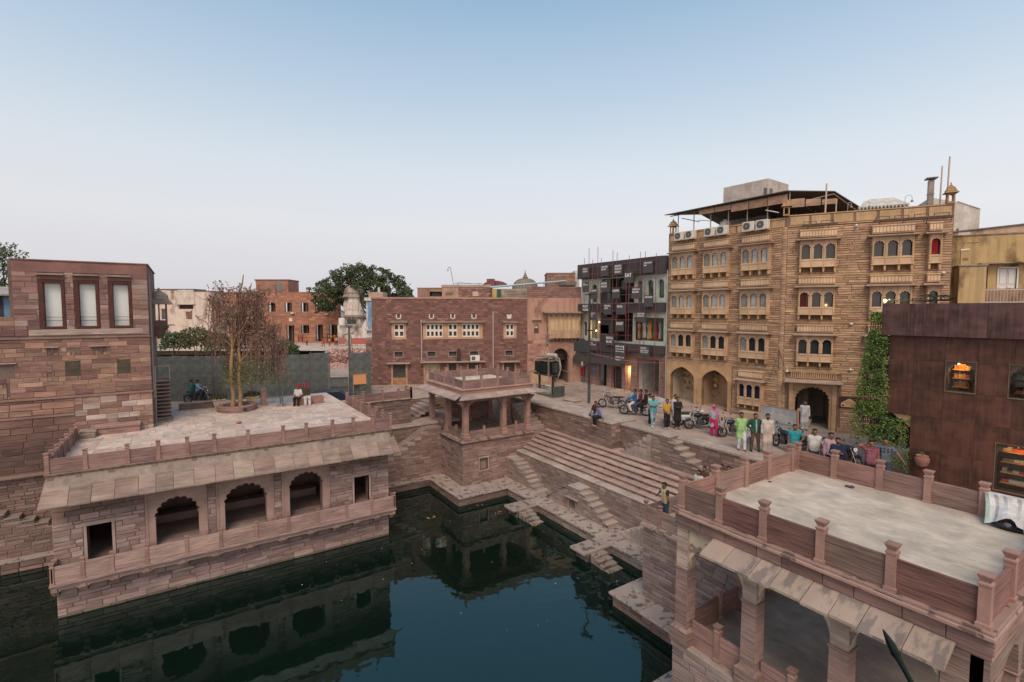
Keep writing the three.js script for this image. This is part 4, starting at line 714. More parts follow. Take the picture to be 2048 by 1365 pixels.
  { // ground floor oriel with blue glass
    const r = [-4.24, -4.32, -5.78, -6.05]; oriel(L, 5.83, 7.35, r, 3, [.01, .015, .055], null);
  }
  // little niches between the bays
  for (const [m, us] of [[L, [2.86, 5.38]], [R, [-.0 + .1, 3.2, ]]]) for (const y of [3.3, .62, -2.1, -5.3]) for (const u of us) if (!(m === L && y < -5)) part(t, 'niche', new MB(m).color([.34, .22, .15]).ext(roundArch(u, .085, y, y + .16, y + .27, 6, .4), [], .0, .03), M.matt);
  // shop fronts
  const shop = (A, a, b, label, dark) => {
    part(t, 'shop_surround', new MB(L).color([.55, .35, .19]).ext(rect(a - .3, b + .24, B, -3.55), [A], -.1, .07), M.stone);
    part(t, 'shop_room', new MB(L).color(dark ? [.36, .24, .15] : [.46, .38, .29]).box(a - .1, B, -1.6, b + .1, -3.6, -1.5).box(a - .1, B, -1.5, a - .02, -3.6, -.3).box(b + .02, B, -1.5, b + .1, -3.6, -.3).box(a - .1, B, -1.5, b + .1, B + .12, -.3), M.matt);
    part(t, 'shop_glass', new MB(L).quad([a, B, -.2], [b, B, -.2], [b, -3.9, -.2], [a, -3.9, -.2]), M.pane);
    const sh = new MB(L).color([.62, .36, .12]); for (const y of [-5.75, -5.3, -4.85, -4.4]) sh.box(dark ? a : a + .05, y, -1.48, dark ? a + .4 : b - .7, y + .05, -1.2); part(t, 'shop_shelf', sh, M.wood);
    for (let k = 0; k < 16; k++) { const y = [-5.7, -5.25, -4.8, -4.35][k % 4], u = a + rr(.08, dark ? .35 : 1.1); part(t, 'shop_goods', new MB(L).color(pick([[.5, .3, .12], [.35, .12, .05], [.6, .55, .5], [.1, .16, .2], [.55, .4, .1]])).lathe([[.05, 0], [.08, .06], [.06, .16], [.03, .2], [0, .2]], u, y, -1.33, 7), M.matt); }
  };
  shop(S1, .62, 2.56, '', false); shop(S2, 3.12, 5.02, '', true);
  // entrance
  part(t, 'door_surround', new MB(R).color([.50, .33, .20]).ext(rect(.42, 2.74, -6.97, -4.06), [D], -.1, .08), M.stone);
  for (const u of [.5, 2.64]) part(t, 'pilaster', new MB(R).color([.52, .345, .21]).box(u - .11, -6.97, .08, u + .11, -4.1, .16, .015), M.stone);
  part(t, 'door_canopy', new MB(R).color([.42, .31, .25]).quad([.1, -4.08, .72], [3.0, -4.08, .72], [2.9, -3.96, 0], [.2, -3.96, 0]).box(.1, -4.13, 0, 3.0, -4.08, .72, .008), M.stone);
  const dc = new MB(R).color([.50, .33, .20]); for (let k = 0; k < 22; k++) dc.box(.45 + k * .105, -3.88, 0, .52 + k * .105, -3.6, .07, .012); dc.box(.38, -3.92, 0, 2.82, -3.88, .09).box(.38, -3.6, 0, 2.82, -3.55, .09); part(t, 'frieze', dc, M.stone);
  part(t, 'hall', new MB(R).color([.40, .33, .28]).box(.4, -6.97, -4, .6, -4.1, -.3).box(2.6, -6.97, -4, 2.8, -4.1, -.3).box(.4, -6.97, -4.2, 2.8, -4.1, -4).box(.4, -4.1, -4, 2.8, -4, -.3), M.plaster);
  part(t, 'hall_floor', new MB(R).color([.40, .36, .33]).box(.5, -6.97, -4, 2.7, -6.97 + .16, .0), M.pave);
  part(t, 'door_step', new MB(R).color([.46, .37, .32]).box(.4, -6.97 - .05, .0, 2.75, -6.97 + .14, .4, .015).box(.2, -6.97 - .1, .4, 2.95, -6.97 + .03, .75, .015), M.pave);
  part(t, 'hall_door', new MB(R).color([.36, .30, .27]).box(1.0, -6.97 + .1, -2.2, 1.55, -4.6, -2.1), M.plaster);
  // parapets with pierced panels
  const par = (m, u0, u1, y0, y1) => {
    part(t, 'parapet', new MB(m).color([.50, .325, .19]).box(u0, y0, -.16, u1, y1, -.02, .01).color([.55, .365, .215]).box(u0, y1, -.2, u1, y1 + .06, .03, .01).box(u0, y0 - .05, -.16, u1, y0, .04, .008), M.stone);
    const n = Math.max(1, Math.round((u1 - u0) / 1.05)), w = (u1 - u0) / n;
    for (let k = 0; k < n; k++) {
      const a = u0 + k * w + .07, b = u0 + (k + 1) * w - .07, p = new MB(m).color(jit([.585, .39, .225], .05)); p.box(a, y0 + .05, -.02, b, y1 - .04, .012, .006);
      const hn = Math.round((b - a) / .13), pan = part(t, 'parapet_panel', p, M.stone), hol = new MB(m).color([.36, .24, .15]);
      for (let i = 0; i < hn; i++) for (let j = 0; j < 4; j++) { const x = a + (i + .5) * (b - a) / hn, y = y0 + .12 + j * (y1 - y0 - .2) / 3.4; hol.quad([x - .02, y - .02, .0145], [x + .02, y - .02, .0145], [x + .02, y + .02, .0145], [x - .02, y + .02, .0145]); }
      part(pan, 'pierced_holes', hol, M.matt).userData.kind = 'stuff';
    }
  };
  par(L, .3, 8.3, 4.8, 5.3); par(R, .1, 7.5, 4.86, 5.42);
  const sg = document.createElement('canvas'); sg.width = 256; sg.height = 176; const cx = sg.getContext('2d');
  cx.fillStyle = '#3a2016'; cx.fillRect(0, 0, 256, 176); cx.fillStyle = '#c09a78'; cx.beginPath(); cx.moveTo(10, 166); cx.lineTo(10, 96); cx.bezierCurveTo(40, 92, 40, 60, 70, 60); cx.bezierCurveTo(90, 40, 110, 22, 128, 22); cx.bezierCurveTo(146, 22, 166, 40, 186, 60); cx.bezierCurveTo(216, 60, 216, 92, 246, 96); cx.lineTo(246, 166); cx.fill();
  cx.fillStyle = '#3a2016'; cx.beginPath(); cx.arc(40, 140, 15, 0, 7); cx.arc(216, 140, 15, 0, 7); cx.fill(); cx.beginPath(); cx.arc(36, 32, 13, 0, 7); cx.fill(); cx.font = 'bold 30px serif'; cx.textAlign = 'center'; cx.fillText('HAVELI', 128, 98); cx.font = '17px serif'; cx.fillText('Guest House', 128, 122); cx.beginPath(); cx.arc(128, 46, 6, 0, 7); cx.fill();
  const st = new THREE.CanvasTexture(sg); st.colorSpace = THREE.SRGBColorSpace;
  const face = new THREE.Mesh(new THREE.PlaneGeometry(.86, .58), new THREE.MeshStandardMaterial({ map: st, roughness: .7 })); face.name = 'sign_face';
  const sb = solo('hotel_sign', 'carved brown and tan name board on the wall right of the hotel arch', 'sign', new MB(R).color([.10, .045, .03]).box(2.9, -5.5, 0, 3.86, -4.84, .05, .01), M.wood, at(R, 3.38, -5.17, 0));
  face.position.set(...at(R, 3.38, -5.17, .054).map((v, i) => v - sb.base[i])); face.rotation.y = -(90 - 30.8) * Math.PI / 180; sb.add(face);
}
// ================= roof of the hotel: fittings, canopy, lamps =================
const HLf = frame(29.0, -24, 2.7), HRf = frame(29.39, -15.64, 30.8);
{
  const ac0 = (m, u, y, d, side, label) => { // outdoor unit of an air conditioner
    const t = thing('air_conditioner', label, 'air conditioner', at(m, u, y, d), 'air conditioners on brackets along the hotel parapet');
    part(t, 'casing', new MB(m).color([.62, .58, .52]).box(u - .36, y, d - .15, u + .36, y + .54, d + .15, .02), M.paint);
    const g = new MB(m).color([.05, .05, .05]); g.cyl([u - .08, y + .27, d + .148], [u - .08, y + .27, d + .156], .22, .22, 16); part(t, 'fan', g, M.matt);
    const w = new MB(m).color([.35, .34, .32]); for (let k = -3; k <= 3; k++) { w.box(u - .3, y + .27 + k * .065 - .006, d + .157, u + .14, y + .27 + k * .065 + .006, d + .166); } w.cyl([u - .08, y + .27, d + .156], [u - .08, y + .27, d + .17], .05, .05, 10); part(t, 'grille', w, M.metal);
    part(t, 'bracket', new MB(m).color([.45, .40, .34]).box(u - .4, y - .05, -.05, u - .36, y, d + .2).box(u + .3, y - .05, -.05, u + .34, y, d + .2).box(u - .42, y - .05, d + .16, u + .38, y, d + .2), M.paint);
    return t;
  };
  [['leftmost of the six air conditioners under the hotel roof', 1.38], ['second from the left of the six air conditioners under the hotel roof', 2.24], ['third from the left of the six air conditioners under the hotel roof', 3.68], ['fourth from the left of the six air conditioners under the hotel roof', 4.56], ['fifth from the left of the six air conditioners under the hotel roof', 6.28], ['rightmost of the six air conditioners under the hotel roof', 7.12]].forEach(([l, u]) => ac0(HLf, u, 4.84, .32, 0, l));
  // canopy
  const c = thing('roof_canopy', 'long sheet metal canopy with brown underside over the hotel roof terrace', 'canopy', at(HLf, 4.5, 6.8, -3));
  const sh = new MB(HLf).color([.13, .15, .14]); const E = [[.1, 6.76, .35], [8.45, 6.86, .35]], Rg = [[.1, 7.3, -4], [9.25, 7.28, -4]], K = [[.1, 6.5, -8], [9.6, 6.5, -8]];
  const th = (a, b, p, q, col) => { sh.color(col); sh.quad(a, b, p, q); };
  th(E[0], E[1], Rg[1], Rg[0], [.16, .19, .175]); th(Rg[0], Rg[1], K[1], K[0], [.10, .20, .17]);
  const dn = p => [p[0], p[1] - .05, p[2]]; th(dn(E[1]), dn(E[0]), dn(Rg[0]), dn(Rg[1]), [.10, .065, .045]); th(dn(Rg[1]), dn(Rg[0]), dn(K[0]), dn(K[1]), [.10, .065, .045]);
  th(dn(E[0]), dn(E[1]), E[1], E[0], [.10, .10, .095]); th(dn(E[1]), dn(Rg[1]), Rg[1], E[1], [.12, .11, .1]); th(dn(Rg[1]), dn(K[1]), K[1], Rg[1], [.12, .11, .1]);
  part(c, 'sheet', sh, M.matt);
  const bl = new MB(HLf); for (let u = 2.7; u < 8.3; u += 1.15) { bl.color(jit([.40, .24, .15], .1)); const drop = u < 4.1 ? .26 : .42; bl.box(u, 6.62 - drop, .12, u + 1.1, 6.68, .15); } part(c, 'bamboo_blind', bl, M.wood);
  const bl2 = new MB(HRf); bl2.color([.46, .30, .20]); for (let u = .15; u < 2.2; u += .8) bl2.box(u, 6.0 + u * .02, -.5, u + .74, 6.5 - u * .1, -.46); part(c, 'bamboo_blind', bl2, M.wood);
  for (let u = .9; u < 8.6; u += 1.25) for (const d of [-.15, -6.5]) part(c, 'post', new MB(HLf).color([.28, .24, .22]).cyl([u, 4.7, d], [u, 6.9, d], .035, .035, 7), M.paint);
  const tr = new MB(HLf).color([.20, .15, .12]); for (let u = 1; u < 9; u += 2) tr.tube([[u, 6.66, .2], [u, 7.15, -4], [u, 6.4, -7.8]], .03, 5); tr.tube([[.2, 6.68, -.2], [8.4, 6.75, -.2]], .035, 5); tr.tube([[9.1, 6.5, -1.5], [9.2, 7.1, -4], [9.4, 6.4, -7]], .04, 5); part(c, 'rafter', tr, M.paint);
  part(c, 'back_wall', new MB(HLf).color([.15, .10, .08]).box(3.3, 4.7, -7.6, 9.2, 6.5, -7.5), M.wood);
  const w = new MB(HLf).color([.06, .05, .045]).tube([[1.2, 6.4, -.1], [2.6, 5.95, -.1]], .03).tube([[2.4, 6.1, -.2], [4.2, 5.75, -.2]], .02); part(c, 'loose_pole', w, M.paint);
  part(c, 'tube_lamp', new MB(HLf).color([.7, .68, .64]).cyl([7.1, 6.0, .0], [7.9, 5.72, .0], .03, .03, 7), M.paint);
  const tank = solo('roof_tank', 'white cylindrical water tank standing behind the air conditioners', 'water tank', new MB(HLf).color([.5, .48, .46]).lathe([[.34, 0], [.36, .3], [.3, .5], [.12, .56], [.12, .64], [0, .65]], 4.1, 5.3, -.7, 14), M.paint); tank.castShadow = true;
  // chhatris on the parapet
  const ch = (m, u, y, s, label) => { const t = thing('roof_kiosk', label, 'roof kiosk', at(m, u, y, -.08)), A = new MB(m).color([.46, .27, .14]); A.post([[.17 * s, 0], [.17 * s, .1]], u, y, -.08); part(t, 'base', A, M.stone);
    for (const [i, j] of [[-1, -1], [1, -1], [-1, 1], [1, 1]]) part(t, 'pillar', new MB(m).color([.48, .29, .15]).post([[.035 * s, .1], [.03 * s, .5 * s]], u + i * .13 * s, y, -.08 + j * .13 * s), M.stone);
    const hd = new MB(m).color([.45, .27, .14]); for (const d of [-.08 + .13 * s, -.08 - .13 * s]) hd.ext([[u - .16 * s, y + .56 * s], [u - .16 * s, y + .4 * s], [u - .1 * s, y + .4 * s], [u - .05 * s, y + .49 * s], [u + .05 * s, y + .49 * s], [u + .1 * s, y + .4 * s], [u + .16 * s, y + .4 * s], [u + .16 * s, y + .56 * s]], [], d - .02, d + .02); part(t, 'arch', hd, M.stone);
    part(t, 'eave', new MB(m).color([.40, .25, .14]).post([[.29 * s, .55 * s], [.28 * s, .58 * s], [.2 * s, .66 * s]], u, y, -.08), M.stone);
    part(t, 'roof', new MB(m).color([.46, .28, .15]).post([[.2 * s, .66 * s], [.21 * s, .7 * s], [.15 * s, .8 * s], [.16 * s, .83 * s], [.07 * s, .93 * s]], u, y, -.08).lathe([[.06 * s, .92 * s], [.07 * s, .97 * s], [.02 * s, 1.03 * s], [.035 * s, 1.07 * s], [0, 1.16 * s]], u, y, -.08, 10), M.stone); return t; };
  ch(HLf, .55, 5.36, 1.0, 'little stone kiosk at the left end of the hotel parapet'); ch(HRf, -.04, 5.46, .98, 'little stone kiosk at the bend of the hotel parapet'); ch(HRf, 7.38, 5.48, .98, 'little stone kiosk at the right end of the hotel parapet');
  const po = (m, u, d, y0, y1, r, label, lean = .03) => solo('roof_pole', label, 'pole', new MB(m).color([.52, .36, .27]).cyl([u, y0, d], [u + lean, y1, d], r, r * .85, 7), M.paint);
  po(HRf, 1.88, -.1, 4.9, 7.12, .05, 'pole with a dark cap rising before the canopy end'); po(HRf, 2.4, -.1, 4.9, 6.16, .035, 'short pole on the parapet beside the canopy end', 0); po(HRf, 7.0, -.25, 5.1, 7.5, .04, 'thin pole left of the right roof kiosk'); po(HRf, 7.3, -.3, 5.3, 7.95, .045, 'tallest pole behind the right roof kiosk');
  const fl = thing('flue', 'square metal chimney flue with a flat cap on the hotel roof', 'chimney', at(HRf, 6.78, 4.8, -1)); part(fl, 'duct', new MB(HRf).color([.36, .30, .27]).box(6.66, 4.7, -1.12, 6.9, 6.95, -.88, .01).box(6.64, 6.2, -1.14, 6.92, 6.24, -.86), M.steel); part(fl, 'cap', new MB(HRf).color([.20, .16, .15]).box(6.54, 7.02, -1.26, 7.02, 7.08, -.74).cyl([6.7, 6.95, -1], [6.7, 7.02, -1], .02).cyl([6.86, 6.95, -1], [6.86, 7.02, -1], .02), M.steel);
  const te = thing('roof_tent', 'low white canvas tent with scalloped edge on the hotel roof', 'tent', at(HRf, 4.9, 5.8, -2.5)), P = (u, y, d) => [u, y, d];
  const cv = new MB(HRf).color([.62, .60, .58]), q = [P(3.65, 5.92, -1.6), P(6.05, 5.92, -1.6), P(6.05, 5.92, -3.6), P(3.65, 5.92, -3.6)], r0 = P(4.3, 6.5, -2.6), r1 = P(5.5, 6.5, -2.6);
  cv.quad(q[0], q[1], r1, r0).tri(q[1], q[2], r1).quad(q[2], q[3], r0, r1).tri(q[3], q[0], r0); part(te, 'canvas', cv, M.cloth);
  const va = new MB(HRf).color([.5, .48, .46]); for (let k = 0; k < 14; k++) { const u = 3.65 + k * .1715; va.tri([u, 5.93, -1.59], [u + .086, 5.72, -1.56], [u + .1715, 5.93, -1.59]); } part(te, 'valance', va, M.cloth);
  for (const u of [3.75, 5.95]) part(te, 'pole', new MB(HRf).color([.3, .3, .3]).cyl([u, 4.7, -1.7], [u, 5.92, -1.7], .025), M.paint);
  const lamp = (m, u, y, d, h, w, label) => { const t = thing('goose_neck_lamp', label, 'lamp', at(m, u, y, d)), pts = [[u, y, d], [u, y + h * .75, d]]; for (let k = 1; k <= 8; k++) { const a = Math.PI - k / 8 * Math.PI; pts.push([u + w / 2 + w / 2 * Math.cos(a), y + h * .75 + w / 2 * Math.sin(a), d]); } pts.push([u + w, y + h * .62, d]); part(t, 'stem', new MB(m).color([.42, .36, .33]).tube(pts, .012, 5), M.paint); part(t, 'shade', new MB(m).color([.22, .17, .15]).lathe([[.07, 0], [.055, .07], [.02, .12]], u + w, y + h * .62 - .12, d, 10), M.paint); };
  lamp(HRf, 5.5, 5.4, -.1, .75, .3, 'hooked lamp right of the white roof tent'); lamp(HRf, 2.95, 5.4, -.1, .65, .16, 'hooked lamp just right of the canopy end'); lamp(HRf, 3.72, 5.4, -.6, .68, .3, 'hooked lamp in front of the white roof tent');
  const wr = thing('stair_room', 'plain pale rooftop room with one small dark window above the hotel canopy', 'roof room', at(HLf, 2.5, 4.7, -8)); part(wr, 'wall', new MB(HLf).color([.56, .47, .43]).box(.7, 4.7, -9, 4.15, 9.42, -6, .02), M.plaster);
  part(wr, 'window', new MB(HLf).color([.06, .055, .05]).box(4.14, 7.95, -6.62, 4.165, 8.75, -6.22), M.glass); part(wr, 'window', new MB(HRf).color([.06, .055, .05]).box(-1.2, 7.8, -5.2, -1.0, 8.3, -5.15), M.glass);
  const bench = (u0, u1, legs, label) => { const t = thing('lamp_rack', label, 'rack', at(HRf, (u0 + u1) / 2, 4.8, .2)), b = new MB(HRf).color([.05, .04, .035]); b.box(u0, 4.8, .2, u1, 4.84, .24).box(u0, 4.8, .34, u1, 4.83, .37); part(t, 'rail', b, M.paint); for (let u = u0 + .08; u < u1 - .3; u += .83) part(t, 'frame', new MB(HRf).color([.05, .04, .035]).box(u, 4.84, .2, u + .03, 5.02, .23).box(u + .6, 4.84, .2, u + .63, 5.02, .23).box(u, 5.0, .2, u + .63, 5.03, .23), M.paint); for (let u = u0 + .3; u < u1; u += 1) part(t, 'stay', new MB(HRf).color([.05, .04, .035]).cyl([u, 4.8, .3], [u, 4.55, .02], .015), M.paint); };
  bench(.75, 2.46, 2, 'short black metal lamp rack below the parapet near the hotel bend'); bench(4.1, 7.45, 4, 'long black metal lamp rack below the parapet at the right end of the hotel');
  const cl = new MB(HRf).color([.04, .035, .035]); const sag = (a, b, s, n = 10) => { const p = []; for (let k = 0; k <= n; k++) { const f = k / n; p.push([a[0] + (b[0] - a[0]) * f, a[1] + (b[1] - a[1]) * f - s * 4 * f * (1 - f), a[2] + (b[2] - a[2]) * f]); } return p; };
  cl.tube(sag([-.2, -2.3, .25], [-.75, -4.3, .1], .15), .012, 4).tube(sag([-.2, -2.3, .25], [.3, -3.75, .1], .1), .014, 4).tube(sag([-.2, -2.3, .25], [-.18, -3.5, .1], .02), .012, 4).tube(sag([-.2, -2.3, .25], [4.3, -2.15, .5], .2), .01, 4).tube(sag([.3, -.3, .2], [4.4, .05, .4], .15), .01, 4);
  solo('hanging_cables', 'black cables hanging from a hook at the hotel bend', 'cables', cl, M.rubber);
  for (const [m, u, y, l] of [[HRf, .25, -3.55, 'white security camera under the hanging cables'], [HRf, 3.3, -.75, 'white security camera between the two upper bays'], [HRf, 3.35, 4.65, 'white flood lamp high on the wall between the bays'], [HRf, 7.2, 1.95, 'white flood lamp near the right edge of the hotel'], [HRf, 3.36, -3.3, 'white security camera right of the entrance canopy']]) { const t = thing('wall_camera', l, 'camera', at(m, u, y, .1)); part(t, 'body', new MB(m).color([.62, .60, .57]).ball(u, y, .14, .09, .07, .09, 10, 6), M.paint); part(t, 'arm', new MB(m).color([.5, .48, .45]).cyl([u, y + .1, .0], [u, y + .05, .12], .02), M.paint); }
}
// ================= houses right of the hotel =================
{
  const m = frame(39.6, -14.15, 30.8), t = thing('white_house', 'plain white house wall rising between the hotel and the yellow house', 'house', at(m, 4, ST, 0));
  part(t, 'wall', new MB(m).color([.64, .59, .55]).ext([[2.0, ST], [4.5, ST], [4.5, 6.3], [3.45, 6.85], [2.0, 7.3]], [], -6, 0), M.plaster); part(t, 'coping', new MB(m).color([.55, .50, .46]).quad([3.4, 6.93, .03], [4.53, 6.36, .03], [4.53, 6.36, -6], [3.4, 6.93, -6]).quad([3.4, 6.87, .03], [4.53, 6.3, .03], [4.53, 6.36, .03], [3.4, 6.93, .03]), M.plaster); part(t, 'pipe', new MB(m).color([.15, .12, .1]).cyl([3.45, 4.9, .05], [3.45, 5.2, .05], .05), M.paint);
  const y = frame(36.5, -12.5, 30.8), h = thing('yellow_house', 'ochre yellow house with tall white double door and balcony at the right edge', 'house', at(y, 5, ST, 0));
  part(h, 'wall', new MB(y).color([.50, .355, .18]).ext(rect(2.2, 9, ST, 4.3), [rect(4.56, 5.34, .5, 2.38), rect(3.75, 4.1, 1.2, 2.4)], -.4, 0).box(2.2, ST, -7, 9, 4.2, -.4).color([.36, .24, .18]).box(3.8, ST, 0, 9, 1.24, .05).color([.30, .23, .16]).box(2.2, 4.3, -.4, 9, 4.38, .05, .01), M.peel);
  part(h, 'upper_room', new MB(y).color([.50, .36, .28]).ext([[2.64, 4.3], [6.5, 4.3], [6.5, 5.0], [5.4, 4.9], [2.64, 4.72]], [], -4, -1), M.peel); part(h, 'upper_roof', new MB(y).color([.14, .11, .10]).quad([2.55, 4.72, -.9], [6.6, 5.02, -.9], [6.6, 5.02, -4], [2.55, 4.72, -4]).quad([2.55, 4.66, -.9], [6.6, 4.96, -.9], [6.6, 5.02, -.9], [2.55, 4.72, -.9]), M.paint); part(h, 'shutter', new MB(y).color([.55, .50, .46]).box(2.95, 4.38, -1, 3.5, 4.65, -.97), M.paint);
  const d = part(h, 'door', new MB(y).color([.66, .65, .64]).box(4.5, .5, -.2, 4.56, 2.42, .04).box(5.34, .5, -.2, 5.4, 2.42, .04).box(4.5, 2.38, -.2, 5.4, 2.44, .04), M.paint);
  for (const [a, b] of [[4.57, 4.945], [4.955, 5.33]]) { const l = part(d, 'door_leaf', new MB(y).color([.60, .59, .585]).box(a, .5, -.12, b, 2.37, -.07, .006), M.paint); part(d, 'door_panel', new MB(y).color([.66, .65, .64]).box(a + .06, 1.5, -.07, b - .06, 2.28, -.05, .008).box(a + .06, .62, -.07, b - .06, 1.35, -.05, .008), M.paint); }
  part(d, 'bolt', new MB(y).color([.08, .07, .06]).box(4.93, 1.22, -.05, 5.15, 1.26, -.02), M.metal);
  const s = part(h, 'shutter', new MB(y).color([.55, .55, .54]).box(3.77, 1.22, -.15, 4.08, 2.38, -.1), M.paint); part(s, 'shutter_panel', new MB(y).color([.64, .63, .62]).box(3.81, 1.85, -.1, 4.04, 2.32, -.08, .006).box(3.81, 1.28, -.1, 4.04, 1.78, -.08, .006), M.paint);
  part(h, 'canopy', new MB(y).color([.32, .25, .18]).box(3.6, 2.62, 0, 9, 2.7, .5, .012), M.peel);
  const r = new MB(y).color([.52, .45, .40]); for (let u = 3.8; u < 9; u += .14) r.cyl([u, .45, .6], [u, 1.15, .6], .012, .012, 5); r.box(3.75, 1.14, .58, 9, 1.18, .62).box(3.75, .45, .58, 9, .49, .62); part(h, 'balcony_rail', r, M.paint); part(h, 'balcony_floor', new MB(y).color([.34, .27, .22]).box(3.75, .32, 0, 9, .45, .64, .01), M.plaster);
  const tw = part(h, 'stair_tower', new MB(y).color([.52, .38, .20]).box(2.55, ST, .0, 3.74, 2.5, .9, .02).color([.34, .29, .24]).box(2.48, 2.5, -.05, 3.8, 2.58, .96, .01), M.peel);
  part(h, 'drainpipe', new MB(y).color([.42, .29, .17]).cyl([2.72, 2.55, .5], [2.72, 3.4, .5], .05).color([.6, .55, .45]).cyl([2.68, 3.44, .5], [3.06, 3.47, .5], .07), M.paint); part(h, 'vent', new MB(y).color([.2, .13, .06]).box(3.1, 3.88, -.02, 3.66, 3.93, .012).box(2.94, 2.9, -.02, 3.2, 3.04, .012), M.paint);
}
// ================= rusted steel shop on the right =================
{
  const m = frame(23.28, -7.39, 3.3), t = thing('rusted_steel_shop', 'shop clad in rust brown steel sheets with an overhanging dark top band', 'shop', at(m, 2, ST, 0)), ps = new Pieces();
  const w = [[.98, 1.78, -2.94, -1.86], [2.65, 3.45, -2.96, -1.85], [2.42, 4.3, -6.2, -4.6]];
  part(t, 'wall', new MB(m).color([.05, .022, .015]).ext([[0, ST - .1], [9, ST - .1], [9, -.9], [-.79, -.9], [-.79, -4.02], [0, -4.02]], w.map(q => rect(...q)), -.3, -.01).box(-.79, -4.0, -6, -.75, -.9, -.3).box(0, ST - .1, -6, .04, -4, -.3).box(-.79, -4.04, -6, .0, -4.0, -.01), M.rust);
  const R0 = [.10, .042, .024], cut = (u0, u1, y0, y1) => { let segs = [[u0, u1, y0, y1]]; for (const [a, b, c, d] of w) { const n = []; for (const s of segs) { if (s[1] <= a || s[0] >= b || s[3] <= c || s[2] >= d) { n.push(s); continue; } if (s[0] < a) n.push([s[0], a, s[2], s[3]]); if (s[1] > b) n.push([b, s[1], s[2], s[3]]); const x0 = Math.max(s[0], a), x1 = Math.min(s[1], b); if (s[3] > d) n.push([x0, x1, d, s[3]]); if (s[2] < c) n.push([x0, x1, s[2], c]); } segs = n; } return segs; };
  const us = [-.79, 0, .92, 1.85, 2.75, 3.7, 4.6, 5.5, 7, 9], ys = [ST, -5.3, -4.03, -2.98, -1.9, -.96];
  for (let i = 0; i + 1 < us.length; i++) for (let j = 0; j + 1 < ys.length; j++) { if (i === 0 && j < 2) continue; const c = jit(R0, .12); for (const s of cut(us[i] + .002, us[i + 1] - .002, ys[j] + .002, ys[j + 1] - .002)) { const mb = new MB(m).color(c); mb.o = [rr(0, 9), rr(0, 9)]; ps.push(mb.box(s[0], s[2], -.01, s[1], s[3], .012 + rr(0, .004), .003)); } }
  ps.flush(t, 'steel_sheet', M.rust, 200);
  const fs = new Pieces(); for (let u = -1.0; u < 9; u += 1.02) { const mb = new MB(m).color(jit([.115, .06, .056], .1)); mb.o = [rr(0, 9), rr(0, 9)]; fs.push(mb.box(u + .003, -.96, .05, u + 1.017, .26, .26, .004)); } fs.flush(t, 'band_sheet', M.rust, 60);
  part(t, 'roof', new MB(m).color([.25, .2, .17]).box(-1.0, -.96, -6, 9, -.9, .05).box(-1, -.9, -6, 9, .1, -.1).box(-1.0, -.96, -6, -.96, .25, .05), M.rust);
  part(t, 'bracket', new MB(m).color([.56, .38, .22]).ext([[-.62, -4.05], [-.02, -4.05], [-.02, -4.55], [-.12, -4.45], [-.2, -4.3], [-.45, -4.2]], [], -.5, -.1), M.stone);
  // glazed openings with lit shelves behind
  const room = (a, b, c, d, lit) => {
    const wn = part(t, 'window', new MB(m).color([.16, .11, .07]).box(a - .04, c - .05, -.06, b + .04, c, .05, .006).box(a - .04, d, -.06, b + .04, d + .03, .03).box(a - .03, c, -.06, a, d, .03).box(b, c, -.06, b + .03, d, .03), M.wood);
    part(wn, 'pane', new MB(m).quad([a, c, -.03], [b, c, -.03], [b, d, -.03], [a, d, -.03]), M.pane);
    part(wn, 'foil_head', new MB(m).color([.10, .075, .05]).ext([[a, d], [a, d - .38], [a + .04, d - .36], [a + .06, d - .26], [a + .14, d - .24], [a + .16, d - .14], [a + .26, d - .12], [a + .3, d - .05], [b - .3, d - .05], [b - .26, d - .12], [b - .16, d - .14], [b - .14, d - .24], [b - .06, d - .26], [b - .04, d - .36], [b, d - .38], [b, d]], [], -.1, -.06), M.wood);
    part(wn, 'room', new MB(m).color([.14, .13, .11]).box(a - .1, c - .2, -1.3, b + .4, d + .2, -1.25).box(a - .12, c - .2, -1.25, a - .1, d + .2, -.1).box(b + .4, c - .2, -1.25, b + .42, d + .2, -.1).box(a - .1, c - .22, -1.25, b + .4, c - .2, -.1).box(a - .1, d + .2, -1.25, b + .4, d + .22, -.1), M.matt);
    const n = lit ? 3 : 4;
    for (let k = 0; k < n; k++) { const y = c + .06 + k * (d - c - .1) / n; part(wn, 'shelf', new MB(m).color([.52, .25, .08]).box(a + .02, y, -1.2, lit ? a + (b - a) * .62 : b + .2, y + .03, -.75), M.wood);
      let u = a + .05; const ue = lit ? a + (b - a) * .6 : b + .1; while (u < ue) { const l = lit ? rr(.02, .045) : rr(.12, .3), hh = lit ? rr(.14, .24) : rr(.05, .16); part(wn, lit ? 'book' : 'folded_cloth', new MB(m).color(lit ? pick([[.6, .3, .1], [.5, .18, .05], [.65, .45, .2], [.3, .1, .04]]) : pick([[.55, .45, .35], [.10, .3, .28], [.5, .12, .1], [.6, .58, .55], [.15, .2, .16]])).box(u, y + .03, -1.1, u + l, y + .03 + hh, -.85, .004), M.cloth); u += l + .006; } }
    return wn;
  };
  room(...w[0].slice(0, 2), w[0][2], w[0][3], true); room(w[1][0], w[1][1], w[1][2], w[1][3], false); room(w[2][0], w[2][1], w[2][2], w[2][3], false);
